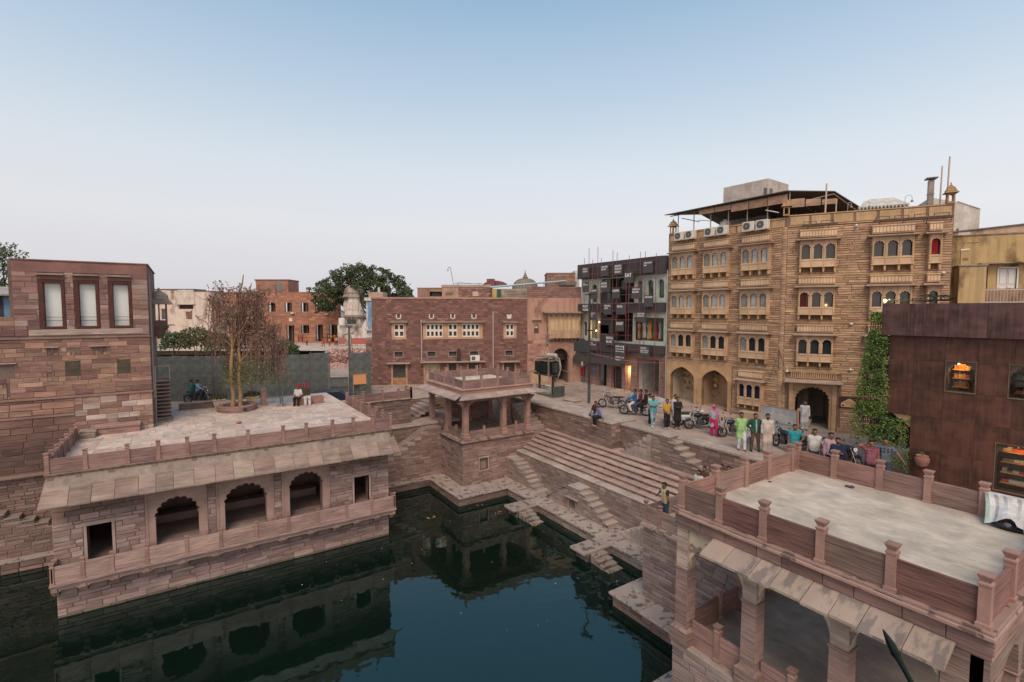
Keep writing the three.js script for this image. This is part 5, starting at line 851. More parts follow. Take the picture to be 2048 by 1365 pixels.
  const bulb = (u, y, d, power, label, r = .03, col = [1, .55, .2]) => { const t2 = thing('lamp', label, 'lamp', at(m, u, y, d)); part(t2, 'bulb', new MB(m).color([1, .8, .5]).ball(u, y, d, r), mat({ name: 'lamp_glow', emit: [col[0] * 9, col[1] * 9, col[2] * 9] })); part(t2, 'holder', new MB(m).color([.05, .05, .05]).cyl([u, y + r, d], [u, y + r + .09, d], .012), M.paint); const p = new THREE.PointLight(new THREE.Color().setRGB(...col), power, 8, 2); p.position.set(0, 0, 0); p.castShadow = true; p.shadow.radius = 1.5; t2.add(p); };
  bulb(1.2, -1.98, -.6, 1.4, 'warm lamp over the books behind the left shop window'); bulb(2.9, -4.72, -.55, .8, 'warm lamp over the shelves of the shop window at the corner');
  bulb(-.97, .38, .1, 1.6, 'bright warm lamp on the top left corner of the rusted shop', .06, [1, .62, .26]);
  const pl = thing('wall_planter', 'round terracotta pot with a small shoot fixed to the rusted wall', 'plant pot', at(m, .46, -5.6, .2)); part(pl, 'pot', new MB(m).color([.36, .17, .135]).lathe([[.06, -.42], [.17, -.36], [.23, -.22], [.235, -.12], [.19, -.03], [.2, 0], [.19, .01], [.15, -.02], [0, -.03]], .46, -5.46, .22, 18), M.stone); const lf = new MB(m).color([.14, .22, .05]); for (let k = 0; k < 9; k++) { const a = rr(0, 6.3), L = rr(.1, .24); lf.tri([.46, -5.48, .22], [.46 + Math.cos(a) * .04 + .02, -5.48 + L * .6, .22 + Math.sin(a) * .04], [.46 + Math.cos(a) * .1, -5.48 + L, .22 + Math.sin(a) * .08]); } part(pl, 'leaves', lf, M.leaf);
  const coil = new MB(m).color([.03, .03, .032]); for (let k = 0; k < 12; k++) { const cu = rr(.25, .95), r = rr(.12, .32), a0 = rr(0, 6); const pts = []; for (let s = 0; s <= 14; s++) { const a = a0 + s / 14 * rr(5.5, 6.6); pts.push([cu + Math.cos(a) * r, .3 + .16 + Math.sin(a) * r * .45, .05 + Math.sin(a * 2) * .12]); } coil.tube(pts, .011, 4); } solo('cable_coil', 'tangle of black cable coils lying on top of the rusted shop', 'cable coil', coil, M.rubber);
}
// ================= dark shop block with red scaffold =================
{
  const m = frame(29.3, -36, 0), t = thing('dark_shop_block', 'three storey pale green shop building with charcoal fascia bands', 'shop block', at(m, 7, ST, 0)), B = ST - .1;
  const wins = [[9.75, 10.28], [10.13 + .12, 10.72], [11.12, 11.68]], A1 = roundArch(10.4, .28, .92, 2.0, 2.28), A2 = roundArch(11.4, .28, .92, 2.0, 2.28), A3 = roundArch(9.35, .26, .6, 2.0, 2.28), A4 = roundArch(4.3, .3, .7, 1.9, 2.2);
  const dsp = rect(8.8, 11.7, -2.3, -.55), dl = rect(3.8, 5.0, -2.4, -.75);
  part(t, 'wall', new MB(m).color([.56, .60, .52]).ext(rect(2.66, 12.02, -2.7, 3.9), [A1, A2, A3, A4, rect(5.2, 8.8, .6, 2.6), rect(5.1, 8.7, -2.5, -.2), dsp, dl, roundArch(3.2, .22, -2.2, -1.2, -.95)], -.25, 0).box(2.66, B, -7, 2.75, 3.9, -.25).box(2.66, 3.7, -7, 12.02, 3.8, -.25).box(11.93, B, -7, 12.02, 3.9, -.25), M.plaster);
  part(t, 'window_pane', new MB(m).color([.045, .075, .07]).box(9, .5, -.2, 11.9, 2.5, -.17).color([.04, .055, .05]).box(3.9, .5, -.2, 4.7, 2.4, -.17).color([.03, .035, .035]).box(5.1, -2.5, -1.2, 8.9, 2.7, -1.15).color([.06, .07, .065]).box(2.9, -2.4, -.2, 3.5, -.8, -.17), M.glass);
  const fr = new MB(m).color([.035, .035, .037]); for (const u of [5.2, 6.1, 7.0, 7.9, 8.75]) fr.box(u - .03, -2.5, -.2, u + .03, 2.65, -.12); for (const y of [.6, 1.5, 2.6, -1.2]) fr.box(5.2, y - .03, -.2, 8.75, y + .03, -.12); part(t, 'glazing_bars', fr, M.paint);
  for (const [u0, u1, y0, y1] of [[5.15, 5.9, .6, 1.5], [6.15, 7.4, .6, 1.0], [5.2, 6.6, -1.9, -.2], [5.1, 6.2, -2.6, -1.2], [6.0, 7.2, -.55, .55]]) part(t, 'dark_panel', new MB(m).color([.05, .05, .053]).box(u0, y0, .0, u1, y1, .12, .006), M.matt);
  const band = (u0, u1, y0, y1, d) => { for (let u = u0; u < u1 - .05;) { const l = Math.min(1.15, u1 - u); part(t, 'fascia_panel', new MB(m).color(jit([.052, .047, .052], .1)).box(u + .004, y0, 0, u + l - .004, y1, d, .006), M.matt); u += l; } };
  band(2.55, 11.2, 2.72, 3.95, .4); band(2.6, 11.3, -.1, .57, .36); band(8.0, 11.3, -3.2, -2.6, .4); band(2.3, 8.0, -3.4, -2.62, .5); band(3.2, 8.0, -4.3, -3.42, .42);
  for (const [y0, y1] of [[2.72, 3.95], [-.1, .57], [-3.2, -2.6]]) { const c = new MB(m).color([.052, .047, .052]); let p = null; for (let k = 0; k <= 6; k++) { const a = k / 6 * Math.PI / 2, q = [11.25 + .77 * Math.sin(a), .4 * Math.cos(a)]; if (p) { c.quad([p[0], y0, p[1]], [q[0], y0, q[1]], [q[0], y1, q[1]], [p[0], y1, p[1]]); c.tri([11.25, y1, 0], [p[0], y1, p[1]], [q[0], y1, q[1]]); c.tri([11.25, y0, 0], [q[0], y0, q[1]], [p[0], y0, p[1]]); } p = q; } part(t, 'rounded_fascia', c, M.matt); }
  part(t, 'awning', new MB(m).color([.045, .042, .044]).quad([2.0, -4.4, .75], [8.1, -4.4, .75], [8.1, -3.6, .4], [2.0, -3.6, .4]), M.matt);
  // street floor
  const go = rect(9.2, 11.35, B, -3.72), d1 = roundArch(7.05, .55, B, -4.9, -4.35), d2 = rect(4.92, 5.88, B, -4.5), d3 = rect(2.2, 3.2, B, -4.5), d4 = rect(7.95, 8.58, B, -4.36), w1 = rect(3.95, 4.6, -5.5, -4.55);
  part(t, 'street_wall', new MB(m).color([.36, .225, .19]).ext(rect(1.6, 12.02, B, -2.6), [go, d1, d2, d3, d4, w1], -.25, .0), M.layer);
  const bs = new Pieces(); courses(bs, m, 11.45, 12.0, B, -3.3, { h: [.14, .18], l: [.3, .55], cols: [[.34, .2, .17], [.30, .17, .15]] }); courses(bs, m, 3.25, 3.9, B, -4.5, { h: [.16, .2], l: [.3, .6], cols: [[.36, .22, .185]] }); courses(bs, m, 5.95, 6.45, B, -4.5, { h: [.16, .2], l: [.3, .6], cols: [[.40, .25, .2]] }); bs.flush(t, 'stone', M.layer, 90);
  part(t, 'garage', new MB(m).color([.60, .58, .55]).box(9.1, B, -5, 9.2, -3.6, -.25).box(11.35, B, -5, 11.45, -3.6, -.25).box(9.1, B, -5.1, 11.45, -3.6, -5).box(9.1, -3.7, -5, 11.45, -3.6, -.25), M.plaster);
  part(t, 'door', new MB(m).color([.035, .035, .04]).box(6.4, B, -.3, 7.7, -4.3, -.26).color([.045, .03, .025]).box(4.8, B, -.8, 6, -4.4, -.75).box(2.1, B, -.8, 3.3, -4.4, -.75), M.glass);
  part(t, 'window', new MB(m).color([.12, .20, .30]).box(3.9, -5.5, -.15, 4.65, -4.5, -.12).color([.5, .5, .5]).box(4.25, -5.5, -.12, 4.28, -4.55, -.08).box(3.95, -5.05, -.12, 4.6, -5.02, -.08), M.glass);
  part(t, 'downpipe', new MB(m).color([.66, .60, .56]).cyl([12.06, B, .1], [12.06, 2.9, .1], .045), M.paint);
  // display clothing on dummies in the window
  const gc = [[.5, .28, .16], [.42, .2, .12], [.62, .6, .6], [.55, .52, .5], [.6, .28, .04], [.14, .2, .13], [.3, .03, .04], [.5, .45, .4], [.10, .13, .08], [.2, .17, .1]];
  gc.forEach((c, k) => part(t, 'display_garment', new MB(m).color(c).lathe([[.14, 0], [.12, .35], [.09, .7], [.13, 1.0], [.12, 1.12], [.04, 1.2], [.05, 1.3], [0, 1.38]], 8.95 + k * .28, -2.2 + (k % 3) * .06, -.45 - (k % 2) * .15, 9), M.cloth));
  part(t, 'display_back', new MB(m).color([.34, .36, .31]).box(8.7, -2.6, -1.1, 11.9, -.4, -1.05).box(3.6, -2.5, -1.1, 5.1, -.6, -1.05).box(8.7, -2.42, -1.05, 11.9, -2.36, -.2).box(3.6, -2.5, -1.05, 5.1, -2.44, -.2), M.plaster);
  const lampAt = (u, y, d, pw, label, r = .05) => { const s = thing('shop_lamp', label, 'lamp', at(m, u, y, d)); part(s, 'globe', new MB(m).color([1, .8, .5]).ball(u, y, d, r), mat({ name: 'lamp_glow', emit: [10, 6, 2.4] })); part(s, 'stalk', new MB(m).color([.1, .08, .06]).cyl([u, y - .5, d], [u, y - r, d], .012), M.paint); const p = new THREE.PointLight(new THREE.Color(1, .62, .28), pw, 6, 2); p.castShadow = true; p.shadow.radius = 2.5; s.add(p); };
  lampAt(4.35, -1.0, -.6, 1.3, 'glowing lamp in the upper left display window of the dark shop block', .07); lampAt(4.05, -1.75, -.5, .9, 'lower glowing lamp in the left display window of the dark shop block', .06); lampAt(8.3, -4.8, -.7, 3.2, 'warm lamp in the narrow lit doorway by the garage', .06);
  part(t, 'doorway', new MB(m).color([.55, .42, .30]).box(7.85, B, -1.2, 8.7, -4.2, -1.15).box(7.9, B, -1.15, 7.95, -4.3, -.25).box(8.58, B, -1.15, 8.63, -4.3, -.25), M.plaster);
  // scaffold of red pipe
  const X = 28.72, k = X / 29.3, Z = u => (u - 36) * k, sc = thing('pipe_scaffold', 'grid of thin red steel pipes standing before the dark shop block', 'scaffold', [X, ST, -29]);
  const pole = (u, y1) => part(sc, 'pole', new MB().color([.20, .05, .06]).cyl([X, ST, Z(u)], [X, y1 * k, Z(u)], .02, .02, 6), M.paint), bar = (u0, u1, y) => part(sc, 'rail', new MB().color([.21, .055, .065]).cyl([X + .03, y * k, Z(u0)], [X + .03, y * k, Z(u1)], .019, .019, 6), M.paint);
  [[3.0, 4.56], [3.59, 5.33], [4.06, 4.31], [4.69, 5.35], [5.1, 4.35], [6.45, 4.84], [6.92, 4.64], [7.95, 2.2], [8.23, 4.3], [9.37, 4.46], [9.86, 4.45], [10.9, 4.21]].forEach(a => pole(...a));
  [[3.0, 10.9, 3.72], [3.5, 10.9, 3.12], [8.4, 11.0, 2.45], [4.8, 9.9, 1.85], [5.8, 11.0, 1.25], [5.2, 9.0, .56], [3.2, 10.7, -.05], [5.1, 8.5, -.74], [5.1, 8.5, -1.98], [8.2, 10.5, -3.05], [4.6, 5.3, -3.2], [2.7, 11.0, -3.85], [3.0, 8.1, -4.25]].forEach(a => bar(...a));
  // lettered boards
  const board = (u0, y0, u1, y1, lines, label, o = {}) => {
    const W = Z(u1) - Z(u0), H = (y0 - y1) * k, c = document.createElement('canvas'); c.width = 128; c.height = Math.round(128 * H / W); const g = c.getContext('2d'); g.fillStyle = '#4a464b'; g.fillRect(0, 0, 128, c.height); g.fillStyle = '#e4e1df';
    const fs = o.fs || 26; g.textBaseline = 'top'; lines.forEach((s, i) => { const f = Array.isArray(s) ? s[1] : fs, y = Array.isArray(s) ? s[2] : 8 + i * (fs + 3); g.font = 'bold ' + f + 'px sans-serif'; const w = g.measureText(Array.isArray(s) ? s[0] : s).width; g.save(); g.translate(10, y); g.scale(Math.min(1, 108 / w), 1); g.fillText(Array.isArray(s) ? s[0] : s, 0, 0); g.restore(); });
    if (o.arrow) { g.fillRect(108, 12, 8, 40); }
    const tx = new THREE.CanvasTexture(c); tx.colorSpace = THREE.SRGBColorSpace; const b = [X - .06, (y0 + y1) / 2 * k, (Z(u0) + Z(u1)) / 2];
    const s = solo('sign_board', label, 'sign', new MB().color([.065, .06, .066]).box(X - .06, y1 * k, Z(u0), X - .01, y0 * k, Z(u1)), M.matt, b, 'lettered boards on the red scaffold');
    const f = new THREE.Mesh(new THREE.PlaneGeometry(W, H), new THREE.MeshStandardMaterial({ map: tx, roughness: .85 })); f.name = 'sign_face'; f.rotation.y = -Math.PI / 2; f.position.set(-.003, 0, 0); s.add(f);
  };
  board(7.77, 3.04, 8.7, 2.14, [['EAT', 54, 8]], 'dark board lettered EAT in large white capitals'); board(2.8, 3.75, 3.59, 2.86, ['GOOD', 'EARTH'], 'dark board lettered GOOD EARTH at the top left of the scaffold', { fs: 32 }); board(5.08, 3.76, 5.98, 2.83, ['LAKSHMI', 'SINGH'], 'dark board lettered LAKSHMI SINGH on the top band'); board(6.64, 3.74, 7.55, 2.84, ['RAJESH', 'PRATAP', 'SINGH'], 'dark board lettered RAJESH PRATAP SINGH', { fs: 30 }); board(9.7, 3.72, 10.63, 2.82, ['JAIPURIAN', 'BAY'], 'dark board at the top right of the scaffold', { fs: 22 });
  board(2.85, 2.47, 3.58, 1.58, ['THE', 'HOMESTORE'], 'dark board below the one lettered GOOD EARTH', { fs: 22 }); board(3.92, 1.83, 4.68, .97, ['NICOBAR'], 'dark board lettered NICOBAR below the small arched window', { fs: 30 }); board(5.1, 2.41, 5.9, 1.56, ['MOON', 'HOUSE'], 'dark board lettered MOON HOUSE', { fs: 36 }); board(6.45, 1.79, 7.3, .97, [['DRINK', 38, 8]], 'dark board lettered DRINK'); board(8.58, 1.79, 9.49, .92, ["CHARLIE'S", 'BAKERY'], 'dark board lettered as a bakery right of the EAT board'); board(9.85, 1.15, 10.71, .28, ['ANDRAAB'], 'dark board lettered ANDRAAB between the arched windows'); board(2.84, .57, 3.68, -.09, ['PLAY', 'CLAN'], 'dark board lettered PLAY CLAN on the middle band', { fs: 42 });
  board(3.92, -.12, 4.64, -.82, ['STEPWELL', 'CAFE', 'BAR'], 'small dark board above the glowing lamps', { fs: 20 }); board(5.5, .54, 6.39, -.34, ['STEPWELL', 'CAFE'], 'dark board lettered STEPWELL CAFE'); board(6.96, .52, 7.93, -.32, [['RASA', 32, 8]], 'dark board lettered RASA'); board(9.13, -.11, 9.99, -.88, ['FORTY RED', 'BANGLES'], 'dark board lettered FORTY RED BANGLES above the clothes display', { fs: 23 }); board(6.89, -.82, 7.79, -1.66, [['SHOP', 44, 8]], 'dark board lettered SHOP'); board(5.77, -2.04, 6.71, -2.87, ['ROYAL', 'BLUE'], 'dark board lettered ROYAL BLUE', { fs: 38 }); board(2.75, -2.66, 3.49, -3.39, ['THE', 'STORE'], 'dark board at the lower left end of the scaffold', { fs: 18 }); board(3.88, -2.66, 4.68, -3.41, ['CAFE', 'AND ROOMS'], 'dark board over the doors beside the lower left one', { fs: 20 });
  board(6.85, -2.71, 7.95, -4.29, [['JHARNA DEVI', 22, 8], ['Art & crafts', 16, 36], ['Open for viewing', 16, 58], ['STEPWELL CAFE', 20, 112], ['Upstairs', 16, 138]], 'tall dark board of several lines above the arched door', { arrow: true }); board(9.5, -2.71, 10.44, -3.5, ['INDIAN', 'ART PLACE', ['FINE TEXTILE', 16, 56]], 'dark board of three lines on the band over the garage', { fs: 22 });
}
// ================= brick house across the street =================
{
  const m = frame(13.0, -40.8, 65.5), B = ST - .1, t = thing('brick_house', 'two storey dark red brick house with white framed windows behind the corner pavilion', 'house', at(m, 6.5, ST, 0)), ps = new Pieces();
  const bars = [[1.65, 2.75, -2.36, -1.06], [4.23, 9.15, -2.36, -1.07], [11.05, 12.1, -2.36, -1.09]], vents = [[1.77, 2.52, -3.93, -3.43], [4.49, 5.25, -3.92, -3.45], [6.28, 7.0, -3.91, -3.45], [8.07, 8.86, -3.91, -3.45], [11.14, 11.86, -3.91, -3.43]], doors = [[1.57, 2.8, B, -4.48], [4.25, 5.5, B, -4.52], [6.2, 7.05, B, -4.54], [7.9, 9.0, B, -4.56], [10.95, 12.08, B, -4.56]], tiny = [[1.97, 2.4], [4.68, 5.1], [6.47, 6.88], [8.25, 8.68], [11.3, 11.7]].map(a => [...a, -.71, -.32]);
  const all = [...bars, ...vents, ...doors, ...tiny];
  part(t, 'wall', new MB(m).color([.30, .19, .165]).ext(rect(.0, 13.1, B, 1.05), all.map(h => rect(...h)), -.3, -.01).box(0, B, -9, .25, 1.0, -.3).box(.25, .7, -9, 13.1, .8, -.3), M.stone);
  courses(ps, m, 0.02, 13.08, B + .25, .95, { h: [.165, .185], l: [.32, .5], cols: [[.235, .118, .10], [.205, .10, .088], [.26, .135, .115], [.225, .112, .10], [.28, .155, .13]], gap: .018, proud: .018, jit: .18, wob: .004, holes: all });
  ps.flush(t, 'brick', M.stone, 300);
  const qb = new Pieces(); courses(qb, frame(12.72, -40.93, 65.5), -.2, .3, B, -2.3, { h: [.12, .14], l: [.2, .28], cols: [[.24, .10, .09], [.30, .16, .14], [.36, .25, .23]], gap: .02 }); part(t, 'pier', new MB(frame(12.72, -40.93, 65.5)).color([.30, .2, .18]).box(-.2, B, -.4, .3, -2.25, -.01), M.stone); qb.flush(t, 'pier_brick', M.stone, 80);
  part(t, 'coping', new MB(m).color([.48, .30, .23]).box(-.05, .95, -.35, 13.15, 1.1, .06, .015), M.stone); part(t, 'plinth', new MB(m).color([.42, .32, .27]).box(-.6, B, 0, 13.1, B + .3, .5, .02), M.pave);
  const win = (u0, u1, y0, y1, n) => {
    const w = part(t, 'window', new MB(m).color([.03, .04, .04]).box(u0, y0, -.16, u1, y1, -.12), M.glass), f = new MB(m).color([.66, .61, .54]), cw = (u1 - u0) / n, ch = (y1 - y0) / 2, z0 = -.12, z1 = -.04, e = .075;
    for (let i = 0; i <= n; i++) f.box(clamp(u0 + i * cw - e, u0, u1), y0, z0, clamp(u0 + i * cw + e, u0, u1), y1, z1); for (let j = 0; j <= 2; j++) for (let i = 0; i < n; i++) f.box(u0 + i * cw + e * (i ? 1 : 1), clamp(y0 + j * ch - .1, y0, y1), z0, u0 + (i + 1) * cw - e, clamp(y0 + j * ch + .1, y0, y1), z1 - .004); part(w, 'frame', f, M.paint);
  };
  part(t, 'window_surround', new MB(m).color([.55, .345, .25]).ext(rect(1.6, 2.8, -2.42, -1.02), [rect(1.79, 2.62, -2.22, -1.12)], -.16, .03), M.stone); win(1.79, 2.62, -2.22, -1.12, 2);
  const big = [[4.43, 5.83], [6.28, 7.05], [7.46, 8.92]]; part(t, 'window_surround', new MB(m).color([.55, .345, .23]).ext(rect(4.18, 9.2, -2.42, -1.03), big.map(b => rect(b[0], b[1], -2.25, -1.12)), -.16, .03), M.stone); win(...big[0], -2.25, -1.12, 4); win(...big[1], -2.25, -1.12, 2); win(...big[2], -2.25, -1.12, 4);
  part(t, 'window_surround', new MB(m).color([.52, .33, .25]).ext(rect(11.0, 12.14, -2.42, -1.05), [rect(11.2, 11.92, -2.25, -1.14)], -.16, .03), M.stone); win(11.2, 11.92, -2.25, -1.14, 2);
  for (const [a, b, c, d] of tiny) part(t, 'small_vent', new MB(m).color([.62, .56, .50]).box(a, c, -.1, a + .09, d, .02).box(b - .09, c, -.1, b, d, .02).box(a, c, -.1, b, c + .08, .02).color(a > 11 ? [.6, .58, .55] : [.07, .06, .055]).box(a + .09, c + .08, -.1, b - .09, d, -.06), M.paint);
  for (const [a, b, c, d] of vents) part(t, 'barred_vent', new MB(m).color([.34, .26, .23]).ext(rect(a - .03, b + .03, c - .03, d + .03), [rect(a + .05, b - .05, c + .04, d - .04)], -.15, .02).color([.075, .07, .065]).box(a, c, -.2, b, d, -.13), M.stone);
  for (const [u0, u1, y, dd] of [[1.5, 2.9, -.97, .3], [4.05, 9.3, -.97, .32], [10.93, 12.2, -1.0, .3], [1.2, 3.1, -4.4, .42], [3.92, 9.4, -4.34, .5], [10.65, 12.4, -4.4, .42]]) part(t, 'ledge', new MB(m).color([.40, .31, .27]).box(u0, y - .06, -.05, u1, y + .05, dd, .012), M.stone);
  for (const [i, d] of doors.entries()) {
    const tan = [.50, .30, .18]; part(t, 'door_frame', new MB(m).color(tan).box(d[0] - .06, B, -.1, d[0] + .1, d[3], .03, .008).box(d[1] - .1, B, -.1, d[1] + .06, d[3], .03, .008), M.stone);
    part(t, 'door', new MB(m).color(i === 1 ? [.52, .42, .33] : [.07, .062, .058]).box(d[0] + .1, i === 0 ? -5.65 : B, -.18, d[1] - .1, d[3], -.12).color([.46, .25, .13]).box(d[0] + .1, B, -.2, d[1] - .1, i === 0 ? -5.65 : B + .3, -.1), M.wood);
  }
  for (const u of [4.05, 10.1]) part(t, 'downpipe', new MB(m).color([.40, .36, .34]).cyl([u, u < 5 ? -4.25 : -5.2, .08], [u, u < 5 ? -.78 : -.07, .08], .055, .055, 8), M.paint);
  const ac = thing('air_conditioner', 'single white air conditioner on the brick house wall', 'air conditioner', at(m, 8.52, -4.3, .2)); part(ac, 'casing', new MB(m).color([.66, .65, .62]).box(8.12, -4.29, .05, 8.92, -3.82, .38, .02), M.paint); part(ac, 'fan', new MB(m).color([.05, .05, .055]).cyl([8.38, -4.06, .375], [8.38, -4.06, .385], .17, .17, 16).color([.4, .4, .4]).cyl([8.38, -4.06, .385], [8.38, -4.06, .395], .05, .05, 8), M.matt);
  const sp = thing('air_vent_duct', 'black vertical duct beside the air conditioner on the brick house', 'duct', at(m, 7.15, -4.2, .2)); part(sp, 'duct', new MB(m).color([.04, .035, .035]).box(7.0, -4.2, .03, 7.28, -3.25, .3, .03), M.matt); part(sp, 'mouth', new MB(m).color([.03, .03, .03]).box(6.96, -4.3, .03, 7.32, -4.2, .34, .02), M.matt);
}
// ================= old pink house with the street gate =================
{
  const m = frame(13.0, -40.8, 65.5), B = ST - .1, t = thing('old_pink_house', 'weathered pink plastered house with balcony and scalloped gateway left of the dark shops', 'house', at(m, 15.5, ST, 0));
  let ps;
  const gate = foil(16.06, .72, B, -4.2, -3.3, 9), nic = roundArch(13.9, .2, -2.0, -1.4, -1.2);
  part(t, 'wall', new MB(m).color([.46, .27, .21]).ext(rect(13.1, 17.95, B, 1.1), [gate, nic], -.35, .02).box(17.9, B, -6, 17.95, 1.1, -.35), M.peel);
  part(t, 'passage', new MB(m).color([.38, .24, .195]).box(15.0, B, -4, 15.2, -3, -.35).box(16.9, B, -4, 17.1, -3, -.35).box(15, B, -4.2, 17.1, -3, -4).box(15, -3.1, -4, 17.1, -3, -.35), M.stone); part(t, 'gate_leaf', new MB(m).color([.10, .065, .05]).box(15.3, B, -1.0, 15.9, -4.4, -.9).box(15.3, -4.4, -1, 16.8, -3.2, -.9), M.wood);
  part(t, 'gate_surround', new MB(m).color([.40, .23, .19]).ext([[15.05, B], [17.1, B], [17.1, -2.95], [15.05, -2.95]], [gate], .02, .09), M.stone); for (const u of [15.12, 17.02]) part(t, 'pilaster', new MB(m).color([.43, .26, .21]).box(u - .12, B, .09, u + .12, -3.0, .17, .015), M.stone);
  part(t, 'niche', new MB(m).color([.10, .07, .06]).box(13.65, -2.05, -.3, 14.15, -1.15, -.2).color([.62, .53, .42]).box(13.72, -1.55, -.2, 14.08, -1.25, -.16), M.matt); part(t, 'niche_canopy', new MB(m).color([.38, .25, .21]).box(13.5, -.86, .0, 14.32, -.8, .28, .01), M.stone);
  part(t, 'balcony', new MB(m).color([.50, .33, .22]).box(14.85, -2.42, .02, 17.75, -.2, .5, .015), M.peel); for (let k = 0; k < 7; k++) { const u = 15.05 + k * .38; part(t, 'balcony_panel', new MB(m).color([.58, .41, .26]).ext(roundArch(u + .16, .15, -1.75, -1.0, -.8, 6), [], .5, .53), M.peel); } for (let k = 0; k < 6; k++) part(t, 'balcony_vent', new MB(m).color([.09, .06, .05]).box(15.0 + k * .5, -.52, .5, 15.12 + k * .5, -.36, .506), M.matt);
  part(t, 'balcony_eave', new MB(m).color([.34, .27, .23]).quad([14.4, -.18, .95], [17.9, -.18, .95], [17.9, -.06, 0], [14.4, -.06, 0]).box(14.4, -.24, .02, 17.9, -.18, .95, .01), M.stone); for (let k = 0; k < 9; k++) bracket(t, m, 14.95 + k * .34, -2.42, .02, .45, .12, .34, [.30, .19, .16]);
  ps = new Pieces(); courses(ps, m, 13.1, 17.92, 1.12, 2.05, { h: [.15, .18], l: [.35, .5], cols: [[.27, .155, .135], [.31, .18, .155]], gap: .03, proud: .03 }); part(t, 'parapet', new MB(m).color([.33, .23, .2]).box(13.1, 1.1, -.3, 17.92, 2.07, .0), M.stone); ps.flush(t, 'parapet_brick', M.stone, 120);
  courses(ps = new Pieces(), m, 13.12, 15.0, B + .1, -2.6, { h: [.2, .3], l: [.4, .9], cols: [[.42, .24, .19], [.36, .2, .165], [.46, .28, .22]], gap: .01, proud: .03 }) ; ps.flush(t, 'stone', M.peel, 80);
  part(t, 'wall_base', new MB(m).color([.5, .36, .24]).box(13.15, B, .02, 15.0, -5.45, .1, .02), M.plaster);
}
